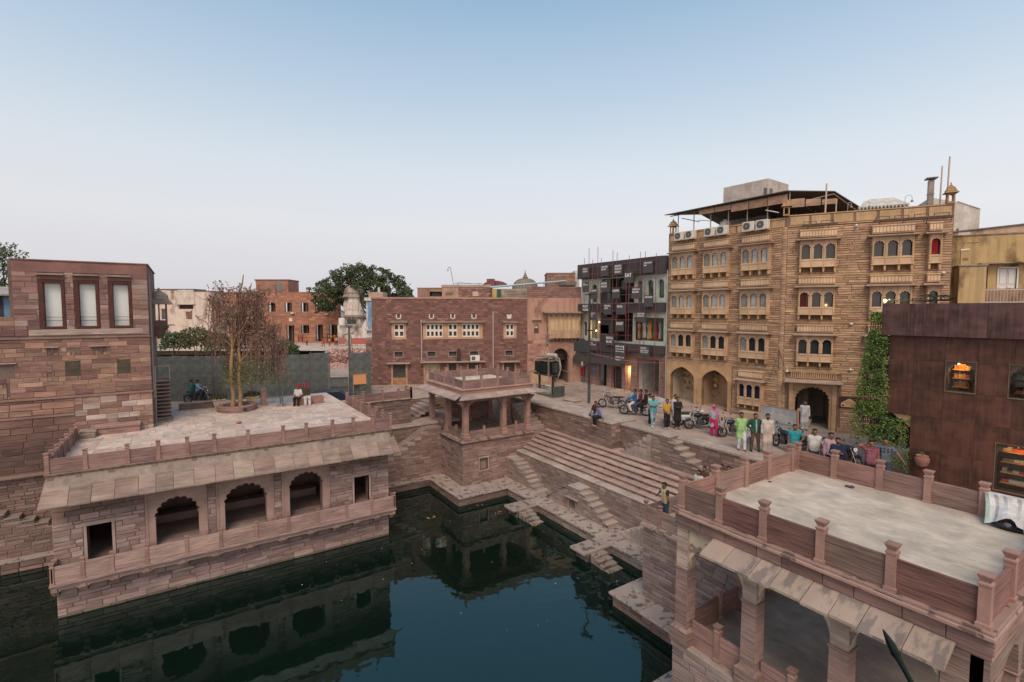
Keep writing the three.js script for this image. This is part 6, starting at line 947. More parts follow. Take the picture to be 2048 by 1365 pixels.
// ================= roofs behind =================
{
  const m = frame(26.42, -40.07, 56.6), R = (name, label, cat, f) => { const t = thing(name, label, cat, at(m, 0, 1, 0)); f(t); return t; }, sh = (mm, dx) => frame(26.42 + dx, -40.07 - dx, 56.6);
  const bx = (t, n, c, u0, u1, y0, y1, d0, d1, mt = M.stone) => part(t, n, new MB(m).color(c).box(u0, y0, d0, u1, y1, d1, .01), mt);
  R('roof_room', 'low tan roof room with a dark opening on the left of the brick house roof', 'roof room', t => { bx(t, 'wall', [.33, .2, .16], -9.07, -7.9, -1, 2.13, -3, 0); bx(t, 'wall', [.42, .27, .18], -7.9, -6.72, -1, 1.35, -3, 0); bx(t, 'opening', [.03, .03, .03], -7.75, -6.8, 1.35, 1.8, -2, -.2, M.matt); bx(t, 'roof', [.40, .30, .24], -9.1, -6.7, 2.1, 2.19, -3, .06); bx(t, 'lintel', [.42, .27, .18], -7.9, -6.72, 1.8, 2.1, -.6, 0); });
  R('roof_room', 'tan plastered roof room half faced in dark brick behind the brick house', 'roof room', t => { bx(t, 'wall', [.45, .31, .235], -6.68, -5.1, -1, 2.3, -4, .3, M.plaster); bx(t, 'brick_face', [.27, .15, .13], -5.1, -2.05, -1, 2.2, -4, .3); bx(t, 'roof', [.43, .32, .27], -6.72, -2.0, 2.2, 2.44, -4, .34); bx(t, 'sill', [.25, .17, .14], -6.3, -5.7, 1.5, 1.75, .3, .36); bx(t, 'shutter', [.46, .38, .29], -3.75, -3.2, 1.35, 1.8, .3, .36, M.paint); const ps = new Pieces(); courses(ps, m, -5.1, -2.05, 1.2, 2.15, { h: [.15, .18], l: [.35, .5], cols: [[.29, .155, .135], [.25, .13, .115], [.36, .22, .19]] }); const q = new Pieces(); ps.a.forEach(p => { const n = new MB(); n.add(p, p.m); const dv = at(m, 0, 0, .3), z = at(m, 0, 0, 0); for (let i = 0; i < n.P.length; i += 3) { n.P[i] += dv[0] - z[0]; n.P[i + 2] += dv[2] - z[2]; } q.push(n); }); q.flush(t, 'brick', M.stone, 60); });
  R('sheet_roof', 'dark corrugated sheet roof showing over the tan roof room', 'roof', t => { part(t, 'sheet', new MB(m).color([.11, .09, .085]).quad([-5.75, 2.82, -2], [-3.0, 2.6, -2], [-3.0, 2.75, -5], [-5.75, 3.0, -5]).box(-5.75, 2.66, -2.06, -3.0, 2.7, -2), M.steel); part(t, 'post', new MB(m).color([.2, .12, .1]).cyl([-5.4, 1, -2.1], [-5.4, 2.7, -2.1], .04).cyl([-3.3, 1, -2.1], [-3.3, 2.6, -2.1], .04), M.paint); });
  R('vaulted_roof', 'low curved maroon sheet roof beside the ribbed dome', 'roof', t => { const v = new MB(m).color([.23, .10, .10]); let p = null; for (let k = 0; k <= 10; k++) { const a = k / 10 * Math.PI, q = [-1.7 - 1.35 * Math.cos(a), 2.35 + .62 * Math.sin(a)]; if (p) v.quad([p[0], p[1], -2], [q[0], q[1], -2], [q[0], q[1], -6], [p[0], p[1], -6]).tri([-1.7, 2.35, -2], [q[0], q[1], -2], [p[0], p[1], -2]); p = q; } v.box(-2.5, 2.3, -1.9, -1.7, 3.12, -1.5, .02); part(t, 'sheet', v, M.steel); });
  R('ribbed_dome', 'dark ribbed dome with a stepped finial above the roofs', 'dome', t => { const d = new MB(m).color([.30, .24, .20]), c = [1.36, 2.2, -3.5]; const pr = []; for (let k = 0; k <= 9; k++) { const a = k / 9 * Math.PI / 2; pr.push([1.12 * Math.cos(a) ** .85 + .16, 1.05 * Math.sin(a)]); } d.lathe([[1.25, -1.2], [1.25, -.08], [1.36, -.05], [1.36, .02], ...pr], ...c, 28); part(t, 'dome', d, M.plaster); for (let k = 0; k < 24; k++) { const a = k / 24 * Math.PI * 2, pt = []; for (let j = 0; j < 9; j++) { const e = j / 9 * Math.PI / 2, r = 1.12 * Math.cos(e) ** .85 + .18; pt.push([c[0] + r * Math.cos(a), c[1] + 1.05 * Math.sin(e), c[2] + r * Math.sin(a)]); } part(t, 'rib', new MB(m).color([.24, .19, .155]).tube(pt, .03, 4), M.plaster); } part(t, 'finial', new MB(m).color([.29, .22, .18]).lathe([[.5, .9], [.46, 1.02], [.26, 1.1], [.3, 1.2], [.14, 1.32], [.2, 1.4], [.07, 1.5], [.11, 1.6], [.03, 1.68], [.045, 1.76], [0, 2.0]], ...c, 14), M.plaster); });
  R('blue_gutter', 'long pale blue pipe gutter lying slanted along the roof edge', 'pipe', t => { part(t, 'pipe', new MB(m).color([.30, .47, .56]).cyl([-2.05, 2.2, .5], [5.1, 2.82, .3], .09, .07, 8), M.paint); part(t, 'bracket', new MB(m).color([.25, .2, .18]).box(0, 2.0, .3, .06, 2.3, .5).box(3, 2.3, .2, 3.06, 2.6, .4), M.paint); });
  R('roof_yard_wall', 'pale stone roof wall with green and yellow doors below the dome', 'wall', t => { bx(t, 'wall', [.46, .38, .30], -2.0, 1.4, -1, 2.1, -2, -.6, M.plaster); bx(t, 'green_door', [.02, .10, .045], -1.45, -1.05, 1.2, 2.05, -.6, -.55, M.paint); bx(t, 'yellow_door', [.55, .40, .14], -1.95, -1.5, 1.2, 2.0, -.6, -.55, M.paint); const ps = new Pieces(); courses(ps, frame(26.42 + .5, -40.07 - .33 + .0, 56.6), -1.0, 1.3, 1.2, 2.05, { h: [.14, .18], l: [.25, .45], cols: [[.48, .40, .32], [.42, .34, .27]], gap: .02 }); ps.flush(t, 'stone', M.stone, 60); });
  R('brick_tower_room', 'square brown brick roof room with flat lid left of the dark shop block', 'roof room', t => { bx(t, 'wall', [.34, .20, .15], 3.4, 6.15, -1, 3.58, -4, -.8); const ps = new Pieces(); const n = frame(26.42 + .0, -40.07, 56.6); const q = frame(at(n, 0, 0, -.79)[0], at(n, 0, 0, -.79)[2], 56.6); courses(ps, q, 3.4, 6.15, 2.0, 3.55, { h: [.13, .16], l: [.3, .45], cols: [[.36, .21, .15], [.32, .18, .135], [.40, .25, .18]], gap: .014 }); ps.flush(t, 'brick', M.stone, 90); bx(t, 'lid', [.33, .25, .2], 3.34, 6.2, 3.56, 3.66, -4, -.72); bx(t, 'awning', [.2, .17, .15], 4.6, 6.2, 2.4, 2.75, -.8, -.2); });
  R('white_gable', 'narrow white side wall seen left of the dark shop block', 'house', t => bx(t, 'wall', [.66, .63, .62], 6.25, 6.75, -6, 4.0, -6, -2.2, M.plaster));
  const lp = (u, y, d, label) => { const t = thing('hooked_street_lamp', label, 'lamp', at(m, u, y, d)), pts = [[u, y, d], [u - .35, y + 1.9, d]]; for (let k = 1; k <= 6; k++) { const a = k / 6 * Math.PI; pts.push([u - .5 + .15 * Math.cos(a), y + 1.95 + .22 * Math.sin(a), d]); } part(t, 'stem', new MB(m).color([.34, .31, .30]).tube(pts, .035, 5), M.paint); part(t, 'shade', new MB(m).color([.2, .18, .18]).lathe([[.09, 0], [.05, .12], [.02, .16]], u - .65, y + 1.78, d, 8), M.paint); };
  lp(-6.0, 2.3, -4, 'thin leaning lamp post over the tan roof room');
}
// ================= beyond the metal fence =================
{
  const m = frame(44.04, -66.79, 56.6), B = -5.2, t = thing('school', 'long two storey orange brick school with rows of dark square windows', 'school', at(m, -36, B, 0)), ps = new Pieces();
  const up = [[-36.4, -35.25], [-33.8, -32.6], [-31.5, -30.35], [-29.35, -28.25], [-39.05, -37.9], [-42.5, -41.1], [-45.7, -43.6]].map(a => [...a, -.22, 1.25]), lo = [[-36.25, -35, B, -2.4], [-33.88, -32.58, -3.72, -2.36], [-31.52, -30.39, B, -2.3], [-29.32, -28.1, B, -2.3], [-39.13, -37.95, -4.2, -2.4], [-42.5, -41, -4.2, -2.4]];
  part(t, 'wall', new MB(m).color([.42, .20, .135]).ext(rect(-47, -27.55, B - .5, 2.85), [...up, ...lo].map(h => rect(...h)), -.4, -.02).box(-47, 2.4, -9, -27.6, 2.6, -.4), M.stone);
  courses(ps, m, -40, -27.6, B, 2.8, { h: [.3, .36], l: [.8, 1.4], cols: [[.45, .215, .145], [.41, .19, .13], [.48, .245, .165], [.43, .205, .14]], gap: .012, proud: .02, holes: [...up, ...lo] }); ps.flush(t, 'brick', M.stone, 300);
  part(t, 'coping', new MB(m).color([.36, .20, .15]).box(-47, 2.8, -.5, -27.45, 2.95, .08), M.stone); part(t, 'floor_band', new MB(m).color([.40, .19, .13]).box(-47, -.95, -.1, -27.5, -.8, .06), M.stone);
  for (const h of [...up, ...lo]) { const w = part(t, 'window', new MB(m).color([.035, .025, .022]).box(h[0], h[2], -.9, h[1], h[3], -.85), M.glass); part(w, 'frame', new MB(m).color([.30, .14, .10]).box((h[0] + h[1]) / 2 - .03, h[2], -.85, (h[0] + h[1]) / 2 + .03, h[3], -.75), M.paint); part(w, 'sill', new MB(m).color([.55, .36, .27]).box(h[0] - .08, h[2] - .1, -.3, h[1] + .08, h[2], .08), M.stone); }
  const tr = part(t, 'roof_room', new MB(m).color([.36, .19, .14]).box(-41.4, 2.8, -5, -36.2, 4.9, -1), M.stone); part(tr, 'roof', new MB(m).color([.28, .16, .12]).box(-41.5, 4.88, -5.1, -36.1, 5.02, -.9), M.stone); part(tr, 'window', new MB(m).color([.12, .15, .16]).box(-38.1, 3.1, -1, -37.3, 4.45, -.95), M.glass);
  part(t, 'veranda_step', new MB(m).color([.42, .22, .18]).box(-34.5, B - .2, .0, -27.5, B + .25, 1.2, .03), M.plaster); part(t, 'lamp', new MB(m).color([.6, .58, .55]).ball(-35.1, -.45, .3, .3, .15, .3).ball(-29.6, -.6, .3, .3, .15, .3).box(-35.75, -1.75, .02, -35.2, -1.25, .08), M.paint);
  const y = new MB().color([.62, .52, .46]); const a = at(m, -60, B, 2), b = at(m, -18, B, 2), c = at(m, -18, B, -12), d = at(m, -60, B, -12), e = at(m, -18, B - .15, 14), f = at(m, -60, B - .15, 14); y.quad(f, e, b, a).quad(a, b, c, d); ground('school_yard', y, M.dust);
}
{
  const m = frame(39.63, -60.11, 56.6), t = thing('stained_white_house', 'flat roofed white house streaked with dark stains at the left behind the fence', 'house', at(m, -47, -6, 0));
  part(t, 'wall', new MB(m).color([.64, .54, .47]).ext([[-53.5, -7], [-43.3, -7], [-43.3, 2.7], [-45.8, 2.75], [-53.5, 3.1]], [rect(-48.05, -45.95, .2, .85)], -3, 0), M.peel); part(t, 'coping', new MB(m).color([.18, .15, .14]).box(-53.5, 2.95, -3, -45.8, 3.1, .06).box(-45.8, 2.7, -3, -43.2, 2.82, .06), M.plaster);
  part(t, 'fresh_panel', new MB(m).color([.66, .58, .50]).box(-48.15, .9, .0, -45.75, 2.95, .06), M.plaster); part(t, 'slit', new MB(m).color([.05, .035, .03]).box(-48.05, .2, -.5, -45.95, .85, -.3), M.matt); part(t, 'ledge', new MB(m).color([.5, .40, .33]).box(-48.3, .82, .0, -45.7, .92, .3), M.plaster);
  part(t, 'pipe', new MB(m).color([.2, .15, .13]).cyl([-49.8, -6, .1], [-49.8, .4, .1], .07).box(-52, -2.1, 0, -48.7, -2.0, .1), M.paint); part(t, 'patch', new MB(m).color([.22, .12, .10]).ext([[-47, -1.2], [-46.2, -1.3], [-46.1, .1], [-46.5, -.2], [-47.1, -.1]], [], 0, .01), M.plaster);
  part(t, 'porch', new MB(m).color([.40, .31, .26]).box(-43.3, -7, -3, -40.5, .6, -1).color([.45, .30, .22]).box(-43.3, .6, -3, -40.4, 1.2, -.6), M.plaster);
}
{
  const m = frame(40.73, -61.78, 56.6), t = thing('domed_turret', 'white domed turret with scalloped eaves beside the orange school', 'turret', at(m, -23.8, -5, -1.4)), c = [-23.8, 0, -1.45];
  part(t, 'drum', new MB(m).color([.66, .60, .55]).lathe([[1.35, -4.9], [1.35, -.7], [1.45, -.7], [1.45, 2.0], [1.42, 2.1]], ...c, 16), M.peel); part(t, 'ring', new MB(m).color([.33, .26, .22]).lathe([[1.35, -1.3], [1.62, -1.0], [1.66, -.85], [1.45, -.75]], ...c, 16), M.peel); part(t, 'eave', new MB(m).color([.36, .30, .27]).lathe([[1.45, 2.2], [1.72, 1.95], [1.68, 2.1], [1.5, 2.5], [1.3, 2.7], [1.58, 2.6], [1.5, 2.8]], ...c, 20), M.peel); part(t, 'dome', new MB(m).color([.40, .33, .29]).lathe([[1.5, 2.7], [1.42, 3.0], [1.15, 3.4], [.75, 3.75], [.3, 4.0], [.14, 4.05], [.16, 4.2], [.05, 4.3], [0, 4.5]], ...c, 20), M.peel);
  for (let k = 0; k < 7; k++) { const a = (k / 6) * Math.PI; part(t, 'bracket', new MB(m).color([.30, .22, .19]).box(c[0] + 1.4 * Math.cos(a) - .08, -1.6, c[2] + 1.4 * Math.sin(a) - .08, c[0] + 1.4 * Math.cos(a) + .08, -1.1, c[2] + 1.4 * Math.sin(a) + .14), M.plaster); part(t, 'panel', new MB(m).color([.62, .55, .5]).ext(roundArch(c[0] - 1.2 + k * .4, .15, .1, 1.0, 1.3, 6), [], c[2] + 1.38 * Math.sqrt(Math.max(.05, 1 - ((-1.2 + k * .4) / 1.45) ** 2)), c[2] + 1.5 * Math.sqrt(Math.max(.05, 1 - ((-1.2 + k * .4) / 1.5) ** 2))), M.plaster); }
  const w = thing('white_yard_wall', 'white stepped yard wall with a red painted base below the domed turret', 'wall', at(m, -22, -5, 0)); part(w, 'wall', new MB(m).color([.66, .60, .55]).ext([[-25.9, -5.2], [-21.2, -5.2], [-21.2, -1.2], [-21.9, -1.6], [-22.4, -2.6], [-22.9, -2.7], [-23.4, -3.3], [-25.0, -2.3], [-25.9, -2.2]], [], -.4, 0), M.peel); part(w, 'red_base', new MB(m).color([.38, .11, .10]).box(-25.8, -4.95, 0, -24.9, -4.1, .03).box(-23.9, -5, 0, -21.5, -4.1, .03), M.matt); part(w, 'gate_post', new MB(m).color([.22, .09, .075]).box(-21.5, -5.6, -.2, -21.1, -3.7, .25), M.stone);
  const tk = solo('water_tank', 'white water tank standing on the yard wall below the turret', 'water tank', new MB(m).color([.64, .62, .60]).lathe([[.48, 0], [.5, .1], [.5, .95], [.4, 1.05], [.15, 1.1], [0, 1.1]], -25.15, -2.2, .25, 14), M.paint); const sg = solo('dark_notice', 'small dark notice board under the turret', 'sign', new MB(m).color([.04, .045, .05]).box(-24.2, -2.0, .7, -22.9, -1.3, .8), M.matt);
}
{
  const m = frame(34.13, -51.76, 56.6), t = thing('blue_house', 'sliver of a pale blue and white house left of the brick house', 'house', at(m, -17.5, -6, 0)); part(t, 'wall', new MB(m).color([.58, .60, .66]).box(-18.2, -6, -5, -17.0, 1.5, -.3), M.peel); part(t, 'blue_wall', new MB(m).color([.24, .40, .62]).box(-17.95, -2.4, -.3, -17.35, 1.2, -.1), M.plaster); part(t, 'window', new MB(m).color([.12, .22, .40]).box(-17.8, -.7, -.1, -17.5, .4, -.06), M.paint); part(t, 'cornice', new MB(m).color([.60, .55, .52]).box(-18.3, 1.2, -.4, -17.0, 1.6, .05).box(-18.3, -2.5, -.4, -17.2, -2.3, .05), M.peel); part(t, 'roof_block', new MB(m).color([.48, .34, .26]).box(-18.0, 1.6, -3, -16.2, 2.3, -.8), M.plaster); part(t, 'tank', new MB(m).color([.5, .52, .55]).box(-17.0, 2.2, -1.6, -16.75, 2.9, -1.35, .04), M.paint);
}
// rubble behind the fence
{
  const m = frame(31.93, -48.42, 56.6), r = new MB(); for (let k = 0; k < 620; k++) { const u = rr(-21.6, -17.0), s = rr(.06, .22), d = rr(-2.5, 1.5), y = -5.0 + rr(-.35, .32) - Math.max(0, d) * .25; r.color(jit(pick([[.40, .22, .19], [.46, .30, .26], [.33, .17, .15], [.52, .38, .33]]), .15)); const mb = new MB().color(r.c).box(-s, -s * .6, -s * .8, s, s * .6, s * .8, s * .2); r.add(mb, m.clone().multiply(new THREE.Matrix4().compose(V(u, y, d), new THREE.Quaternion().setFromEuler(new THREE.Euler(rr(0, 3), rr(0, 3), rr(0, 3))), V(1, 1, 1)))); }
  for (let k = 0; k < 500; k++) { const u = rr(-21.4, -18.9), f = rnd(), s = rr(.05, .16), d = 1.2 + f * 1.6, y = -5.25 - f * 2.2 + rr(-.1, .1); const mb = new MB().color(jit(pick(f < .35 ? [[.25, .12, .10], [.30, .15, .12]] : [[.45, .31, .27], [.50, .37, .32]]), .12)).box(-s, -s * .6, -s, s, s * .6, s, s * .2); r.add(mb, m.clone().multiply(new THREE.Matrix4().compose(V(u, y, d), new THREE.Quaternion().setFromEuler(new THREE.Euler(rr(0, 3), rr(0, 3), rr(0, 3))), V(1, 1, 1)))); }
  solo('rubble', 'heap of broken brick and stone behind the gap in the fence', 'rubble', r, M.stone, at(m, -19.5, -5, 0), null, 'stuff');
  const bank = new MB(m).color([.36, .23, .19]); bank.quad([-22, -6.6, 2.4], [-16.5, -6.6, 2.4], [-16.5, -5.2, .6], [-22, -5.2, .6]).quad([-22, -5.2, .6], [-16.5, -5.2, .6], [-16.5, -5.15, -4], [-22, -5.15, -4]); ground('earth_bank', bank, M.dust);
}
// grey corrugated fence
{
  const m = frame(-.8, -42.2, 69), t = thing('sheet_fence', 'tall grey corrugated metal fence behind the paved terrace with a gap and gate', 'fence', at(m, 5, ST, 0));
  const sheet = (u0, u1, y0, y1, d = 0) => { const mb = new MB(m).color(jit([.205, .225, .22], .07)), w = .055; let u = u0, s = 0; while (u < u1 - .001) { const n = Math.min(u + w, u1); mb.quad([u, y0, d + (s % 2 ? .025 : 0)], [n, y0, d + (s % 2 ? 0 : .025)], [n, y1, d + (s % 2 ? 0 : .025)], [u, y1, d + (s % 2 ? .025 : 0)]); u = n; s++; } return mb; };
  for (let u = -3.2; u < 9.1; u += 1.06) { part(t, 'sheet', sheet(u, Math.min(u + 1.07, 9.13), -4.75, -3.22 + rr(-.03, .03)), M.steel); part(t, 'sheet', sheet(u, Math.min(u + 1.07, 9.13), ST, -4.7, -.03), M.steel); }
  part(t, 'sheet', sheet(9.2, 10.45, ST, -3.14, .02), M.steel); part(t, 'sheet', sheet(11.95, 12.75, ST, -3.2), M.steel); part(t, 'sheet', sheet(12.76, 13.5, ST, -3.15, .02), M.steel);
  for (const u of [-1.0, 2.6, 7.0, 9.16, 10.5, 11.9]) part(t, 'post', new MB(m).color([.11, .09, .085]).box(u - .035, ST, -.06, u + .035, -3.1, .02), M.paint);
  const g = part(t, 'gate', new MB(m).color([.20, .22, .215]).box(10.55, ST, .1, 11.85, -5.0, .14), M.steel); part(g, 'gate_rail', new MB(m).color([.15, .16, .16]).box(10.55, -5.06, .14, 11.85, -4.98, .18).box(10.55, -5.75, .14, 11.85, -5.68, .18), M.steel);
  const tn = solo('white_tent_top', 'small white peaked cover just above the grey fence', 'cover', new MB(m).color([.66, .66, .66]).lathe([[.75, 0], [.55, .12], [.2, .42], [0, .55]], 3.6, -3.7, -2, 4), M.cloth);
}
{ // lamp pole, notice board and things at the terrace's back
  const p = thing('lamp_pole', 'tall pole with cable box and dangling wires at the gap in the fence', 'pole', [10.56, ST, -38.5]); part(p, 'post', new MB().color([.17, .17, .17]).cyl([10.56, ST, -38.5], [10.56, -1.1, -38.65], .09, .07, 10), M.steel); part(p, 'head', new MB().color([.26, .25, .24]).box(10.3, -1.3, -38.8, 10.8, -1.1, -38.5, .03).cyl([10.2, -1.8, -38.6], [10.9, -1.75, -38.6], .04), M.steel); part(p, 'band', new MB().color([.5, .42, .10]).cyl([10.62, -5.9, -38.42], [10.62, -4.9, -38.42], .07, .07, 8).color([.05, .13, .22]).cyl([10.72, ST, -38.4], [10.72, -4.7, -38.4], .07, .07, 8), M.paint); part(p, 'cable', new MB().color([.04, .04, .04]).tube([[10.65, -1.9, -38.5], [10.72, -3, -38.45], [10.66, -4.2, -38.42]], .025, 4), M.rubber);
  const n = thing('orange_notice', 'orange board on two posts standing before the grey fence', 'sign', [11, ST, -37.47]); part(n, 'panel', new MB().color([.62, .29, .13]).box(10.5, -5.52, -37.5, 11.5, -4.82, -37.46).color([.5, .22, .1]).box(10.46, -5.56, -37.52, 11.54, -5.52, -37.44).box(10.46, -4.82, -37.52, 11.54, -4.78, -37.44), M.matt); part(n, 'post', new MB().color([.3, .2, .17]).cyl([10.48, ST, -37.5], [10.48, -4.8, -37.5], .035).cyl([11.56, ST, -37.5], [11.56, -4.8, -37.5], .035), M.paint);
  const gp = thing('glass_screen', 'low greenish glass panel standing on the terrace beside the seated men', 'screen', [5.1, -5.64, -31.8]); part(gp, 'pane', new MB().color([.5, .62, .58]).box(4.72, -5.6, -32.6, 4.74, -4.55, -31.7), mat({ name: 'screen_glass', r: .04, vc: false, phys: { transmission: .85, thickness: 0, ior: 1.5, color: new THREE.Color().setRGB(.55, .72, .66) } })); part(gp, 'post', new MB().color([.2, .22, .22]).cyl([4.73, -5.64, -32.62], [4.73, -4.5, -32.62], .025).cyl([4.73, -5.64, -31.68], [4.73, -4.5, -31.68], .025), M.steel);
  const b = thing('stone_bench', 'red stone block bench with two men sitting on it', 'bench', [6.2, -5.64, -31.7]); part(b, 'block', new MB().color([.38, .215, .18]).box(5.35, -5.64, -32.0, 7.0, -5.2, -31.5, .02), M.layer);
  const l = thing('stone_bench', 'long pale red stone slab bench against the left house wall', 'bench', [-2.6, -5.64, -29.0]); part(l, 'slab', new MB().color([.44, .27, .24]).box(-3.5, -5.34, -29.27, -1.82, -5.22, -28.75, .015), M.layer); part(l, 'front', new MB().color([.42, .255, .225]).box(-3.45, -5.64, -29.2, -1.86, -5.34, -28.82, .01), M.layer);
  const s = thing('stone_block_step', 'low rough stone block by the terrace railing at the left house', 'block', [-3.75, -5.64, -28.7]); part(s, 'lower', new MB().color([.34, .26, .22]).box(-4.0, -5.64, -29.0, -3.42, -5.42, -28.35, .03), M.stone); part(s, 'upper', new MB().color([.40, .32, .27]).box(-4.02, -5.42, -29.2, -3.4, -5.34, -28.5, .02), M.stone);
  const e = thing('stone_kerb', 'low rubble kerb along the back of the terrace left of the tree', 'kerb', [.5, -5.64, -33.7]), kp = new Pieces(); courses(kp, frame(0, -33.6, 88), -.35, 1.4, -5.64, -5.28, { h: [.11, .14], l: [.2, .4], cols: DARK, gap: .01 }); part(e, 'core', new MB().color([.4, .31, .27]).box(-.38, -5.64, -33.95, 1.45, -5.26, -33.6, .02), M.stone); kp.flush(e, 'stone', M.stone, 40);
  const po = thing('stone_bollard', 'short carved stone post standing alone right of the tree', 'post', [3.85, -5.64, -32.7]); part(po, 'shaft', new MB().color([.37, .22, .185]).post([[.17, 0], [.17, .2], [.13, .24], [.13, .85], [.15, .88], [.15, .95], [.1, 1.05]], 3.85, -5.64, -32.75), M.stone);
  const st = thing('metal_stair', 'steep open stair of thin treads at the corner of the left house', 'stair', [-1, -5.64, -31.4]); for (let k = 0; k < 11; k++) part(st, 'tread', new MB().color(jit([.36, .255, .225], .08)).box(-1.3, -5.54 + k * .185, -31.1 - k * .06, -.68, -5.47 + k * .185, -30.8 - k * .06, .01), M.stone); part(st, 'base', new MB().color([.40, .26, .22]).box(-1.6, -5.64, -31.6, -.6, -5.56, -30.5, .02), M.stone); part(st, 'stringer', new MB().color([.42, .38, .36]).cyl([-1.3, -5.5, -30.9], [-1.3, -2.9, -31.5], .03).cyl([-.69, -3.6, -31.4], [-.69, -2.86, -31.4], .02).cyl([-1.3, -2.88, -31.4], [-.69, -2.88, -31.4], .02), M.paint); part(st, 'wall', new MB().color([.20, .15, .13]).box(-1.3, -5.6, -32.4, -.7, -3.7, -31.6), M.stone);
  const rk = solo('loose_stone', 'lone reddish stone lying on the pale terrace paving', 'stone', new MB().color([.38, .18, .15]).ball(2.15, -5.57, -28.0, .13, .07, .1, 8, 5), M.stone);
  const lf = thing('left_roof', 'far roof with grey awning and blue wall at the left edge', 'house', [-9, ST, -40]); part(lf, 'wall', new MB().color([.18, .32, .52]).box(-14, ST, -44, -8.2, .9, -40.2).color([.06, .05, .05]).box(-8.9, -1.2, -40.2, -8.65, .9, -40.15), M.plaster); part(lf, 'roof', new MB().color([.40, .36, .34]).quad([-14, .95, -39.6], [-7.9, .95, -39.6], [-7.9, 1.5, -44], [-14, 1.5, -44]).box(-14, .85, -39.65, -7.9, .95, -39.6), M.plaster);
}
// ================= people =================
// smooth union of tapered capsules, meshed as one skin (naive surface nets)
function skinOf(bones, cell, k, colorAt) {
  let lo = [9, 9, 9], hi = [-9, -9, -9];
  for (const b of bones) for (const e of [0, 4]) for (let i = 0; i < 3; i++) { lo[i] = Math.min(lo[i], b[e + i] - b[e + 3] - .05); hi[i] = Math.max(hi[i], b[e + i] + b[e + 3] + .05); }
  const pre = bones.map(b => { const d = [b[4] - b[0], b[5] - b[1], b[6] - b[2]]; return [...b, ...d, Math.max(1e-8, d[0] * d[0] + d[1] * d[1] + d[2] * d[2])]; });
  const f = (x, y, z) => {
    let s = 0, m = 1e9; const v = [];
    for (const b of pre) { const px = x - b[0], py = y - b[1], pz = z - b[2], t = clamp((px * b[8] + py * b[9] + pz * b[10]) / b[11], 0, 1), dx = px - b[8] * t, dy = py - b[9] * t, dz = pz - b[10] * t, d = Math.sqrt(dx * dx + dy * dy + dz * dz) - b[3] - (b[7] - b[3]) * t; if (d < m) m = d; v.push(d); }
    for (const d of v) s += Math.exp(-(d - m) / k); return m - k * Math.log(s);
  };
  const n = [0, 1, 2].map(i => Math.ceil((hi[i] - lo[i]) / cell) + 1), id = (i, j, l) => (l * n[1] + j) * n[0] + i, G = new Float32Array(n[0] * n[1] * n[2]);
  for (let l = 0; l < n[2]; l++) for (let j = 0; j < n[1]; j++) for (let i = 0; i < n[0]; i++) G[id(i, j, l)] = f(lo[0] + i * cell, lo[1] + j * cell, lo[2] + l * cell);
  const vid = new Map(), mb = new MB(), VS = [], NS = [], CS = [];
  const vert = (i, j, l) => {
    const key = id(i, j, l); if (vid.has(key)) return vid.get(key);
    let c = 0, s = [0, 0, 0]; const g = (a, b, d) => G[id(i + a, j + b, l + d)];
    const E = [[0, 0, 0, 1, 0, 0], [0, 1, 0, 1, 1, 0], [0, 0, 1, 1, 0, 1], [0, 1, 1, 1, 1, 1], [0, 0, 0, 0, 1, 0], [1, 0, 0, 1, 1, 0], [0, 0, 1, 0, 1, 1], [1, 0, 1, 1, 1, 1], [0, 0, 0, 0, 0, 1], [1, 0, 0, 1, 0, 1], [0, 1, 0, 0, 1, 1], [1, 1, 0, 1, 1, 1]];
    for (const e of E) { const a = g(e[0], e[1], e[2]), b = g(e[3], e[4], e[5]); if ((a < 0) !== (b < 0)) { const t = a / (a - b); s[0] += e[0] + (e[3] - e[0]) * t; s[1] += e[1] + (e[4] - e[1]) * t; s[2] += e[2] + (e[5] - e[2]) * t; c++; } }
    const p = [lo[0] + (i + s[0] / c) * cell, lo[1] + (j + s[1] / c) * cell, lo[2] + (l + s[2] / c) * cell], h = .01, q = [f(p[0] + h, p[1], p[2]) - f(p[0] - h, p[1], p[2]), f(p[0], p[1] + h, p[2]) - f(p[0], p[1] - h, p[2]), f(p[0], p[1], p[2] + h) - f(p[0], p[1], p[2] - h)], L = Math.hypot(...q) || 1;
    VS.push(p); NS.push(q.map(w => w / L)); CS.push(colorAt ? colorAt(p) : null); vid.set(key, VS.length - 1); return VS.length - 1;
  };
  const emit = (a, b, c, d, flip) => { const T = (x, y, z) => { for (const q of [x, y, z]) { if (CS[q]) mb.c = CS[q]; mb.vert(VS[q], NS[q], [VS[q][0] + VS[q][2], VS[q][1]]); } }; flip ? (T(a, c, b), T(a, d, c)) : (T(a, b, c), T(a, c, d)); };
  for (let l = 1; l < n[2] - 1; l++) for (let j = 1; j < n[1] - 1; j++) for (let i = 1; i < n[0] - 1; i++) {
    const s = G[id(i, j, l)] < 0;
    if (s !== (G[id(i + 1, j, l)] < 0)) emit(vert(i, j - 1, l - 1), vert(i, j, l - 1), vert(i, j, l), vert(i, j - 1, l), !s);
    if (s !== (G[id(i, j + 1, l)] < 0)) emit(vert(i - 1, j, l - 1), vert(i - 1, j, l), vert(i, j, l), vert(i, j, l - 1), !s);
    if (s !== (G[id(i, j, l + 1)] < 0)) emit(vert(i - 1, j - 1, l), vert(i, j - 1, l), vert(i, j, l), vert(i - 1, j, l), !s);
  }
  return mb;
}
const SKIN = [[.20, .095, .055], [.16, .075, .045], [.25, .125, .075], [.13, .06, .037]];
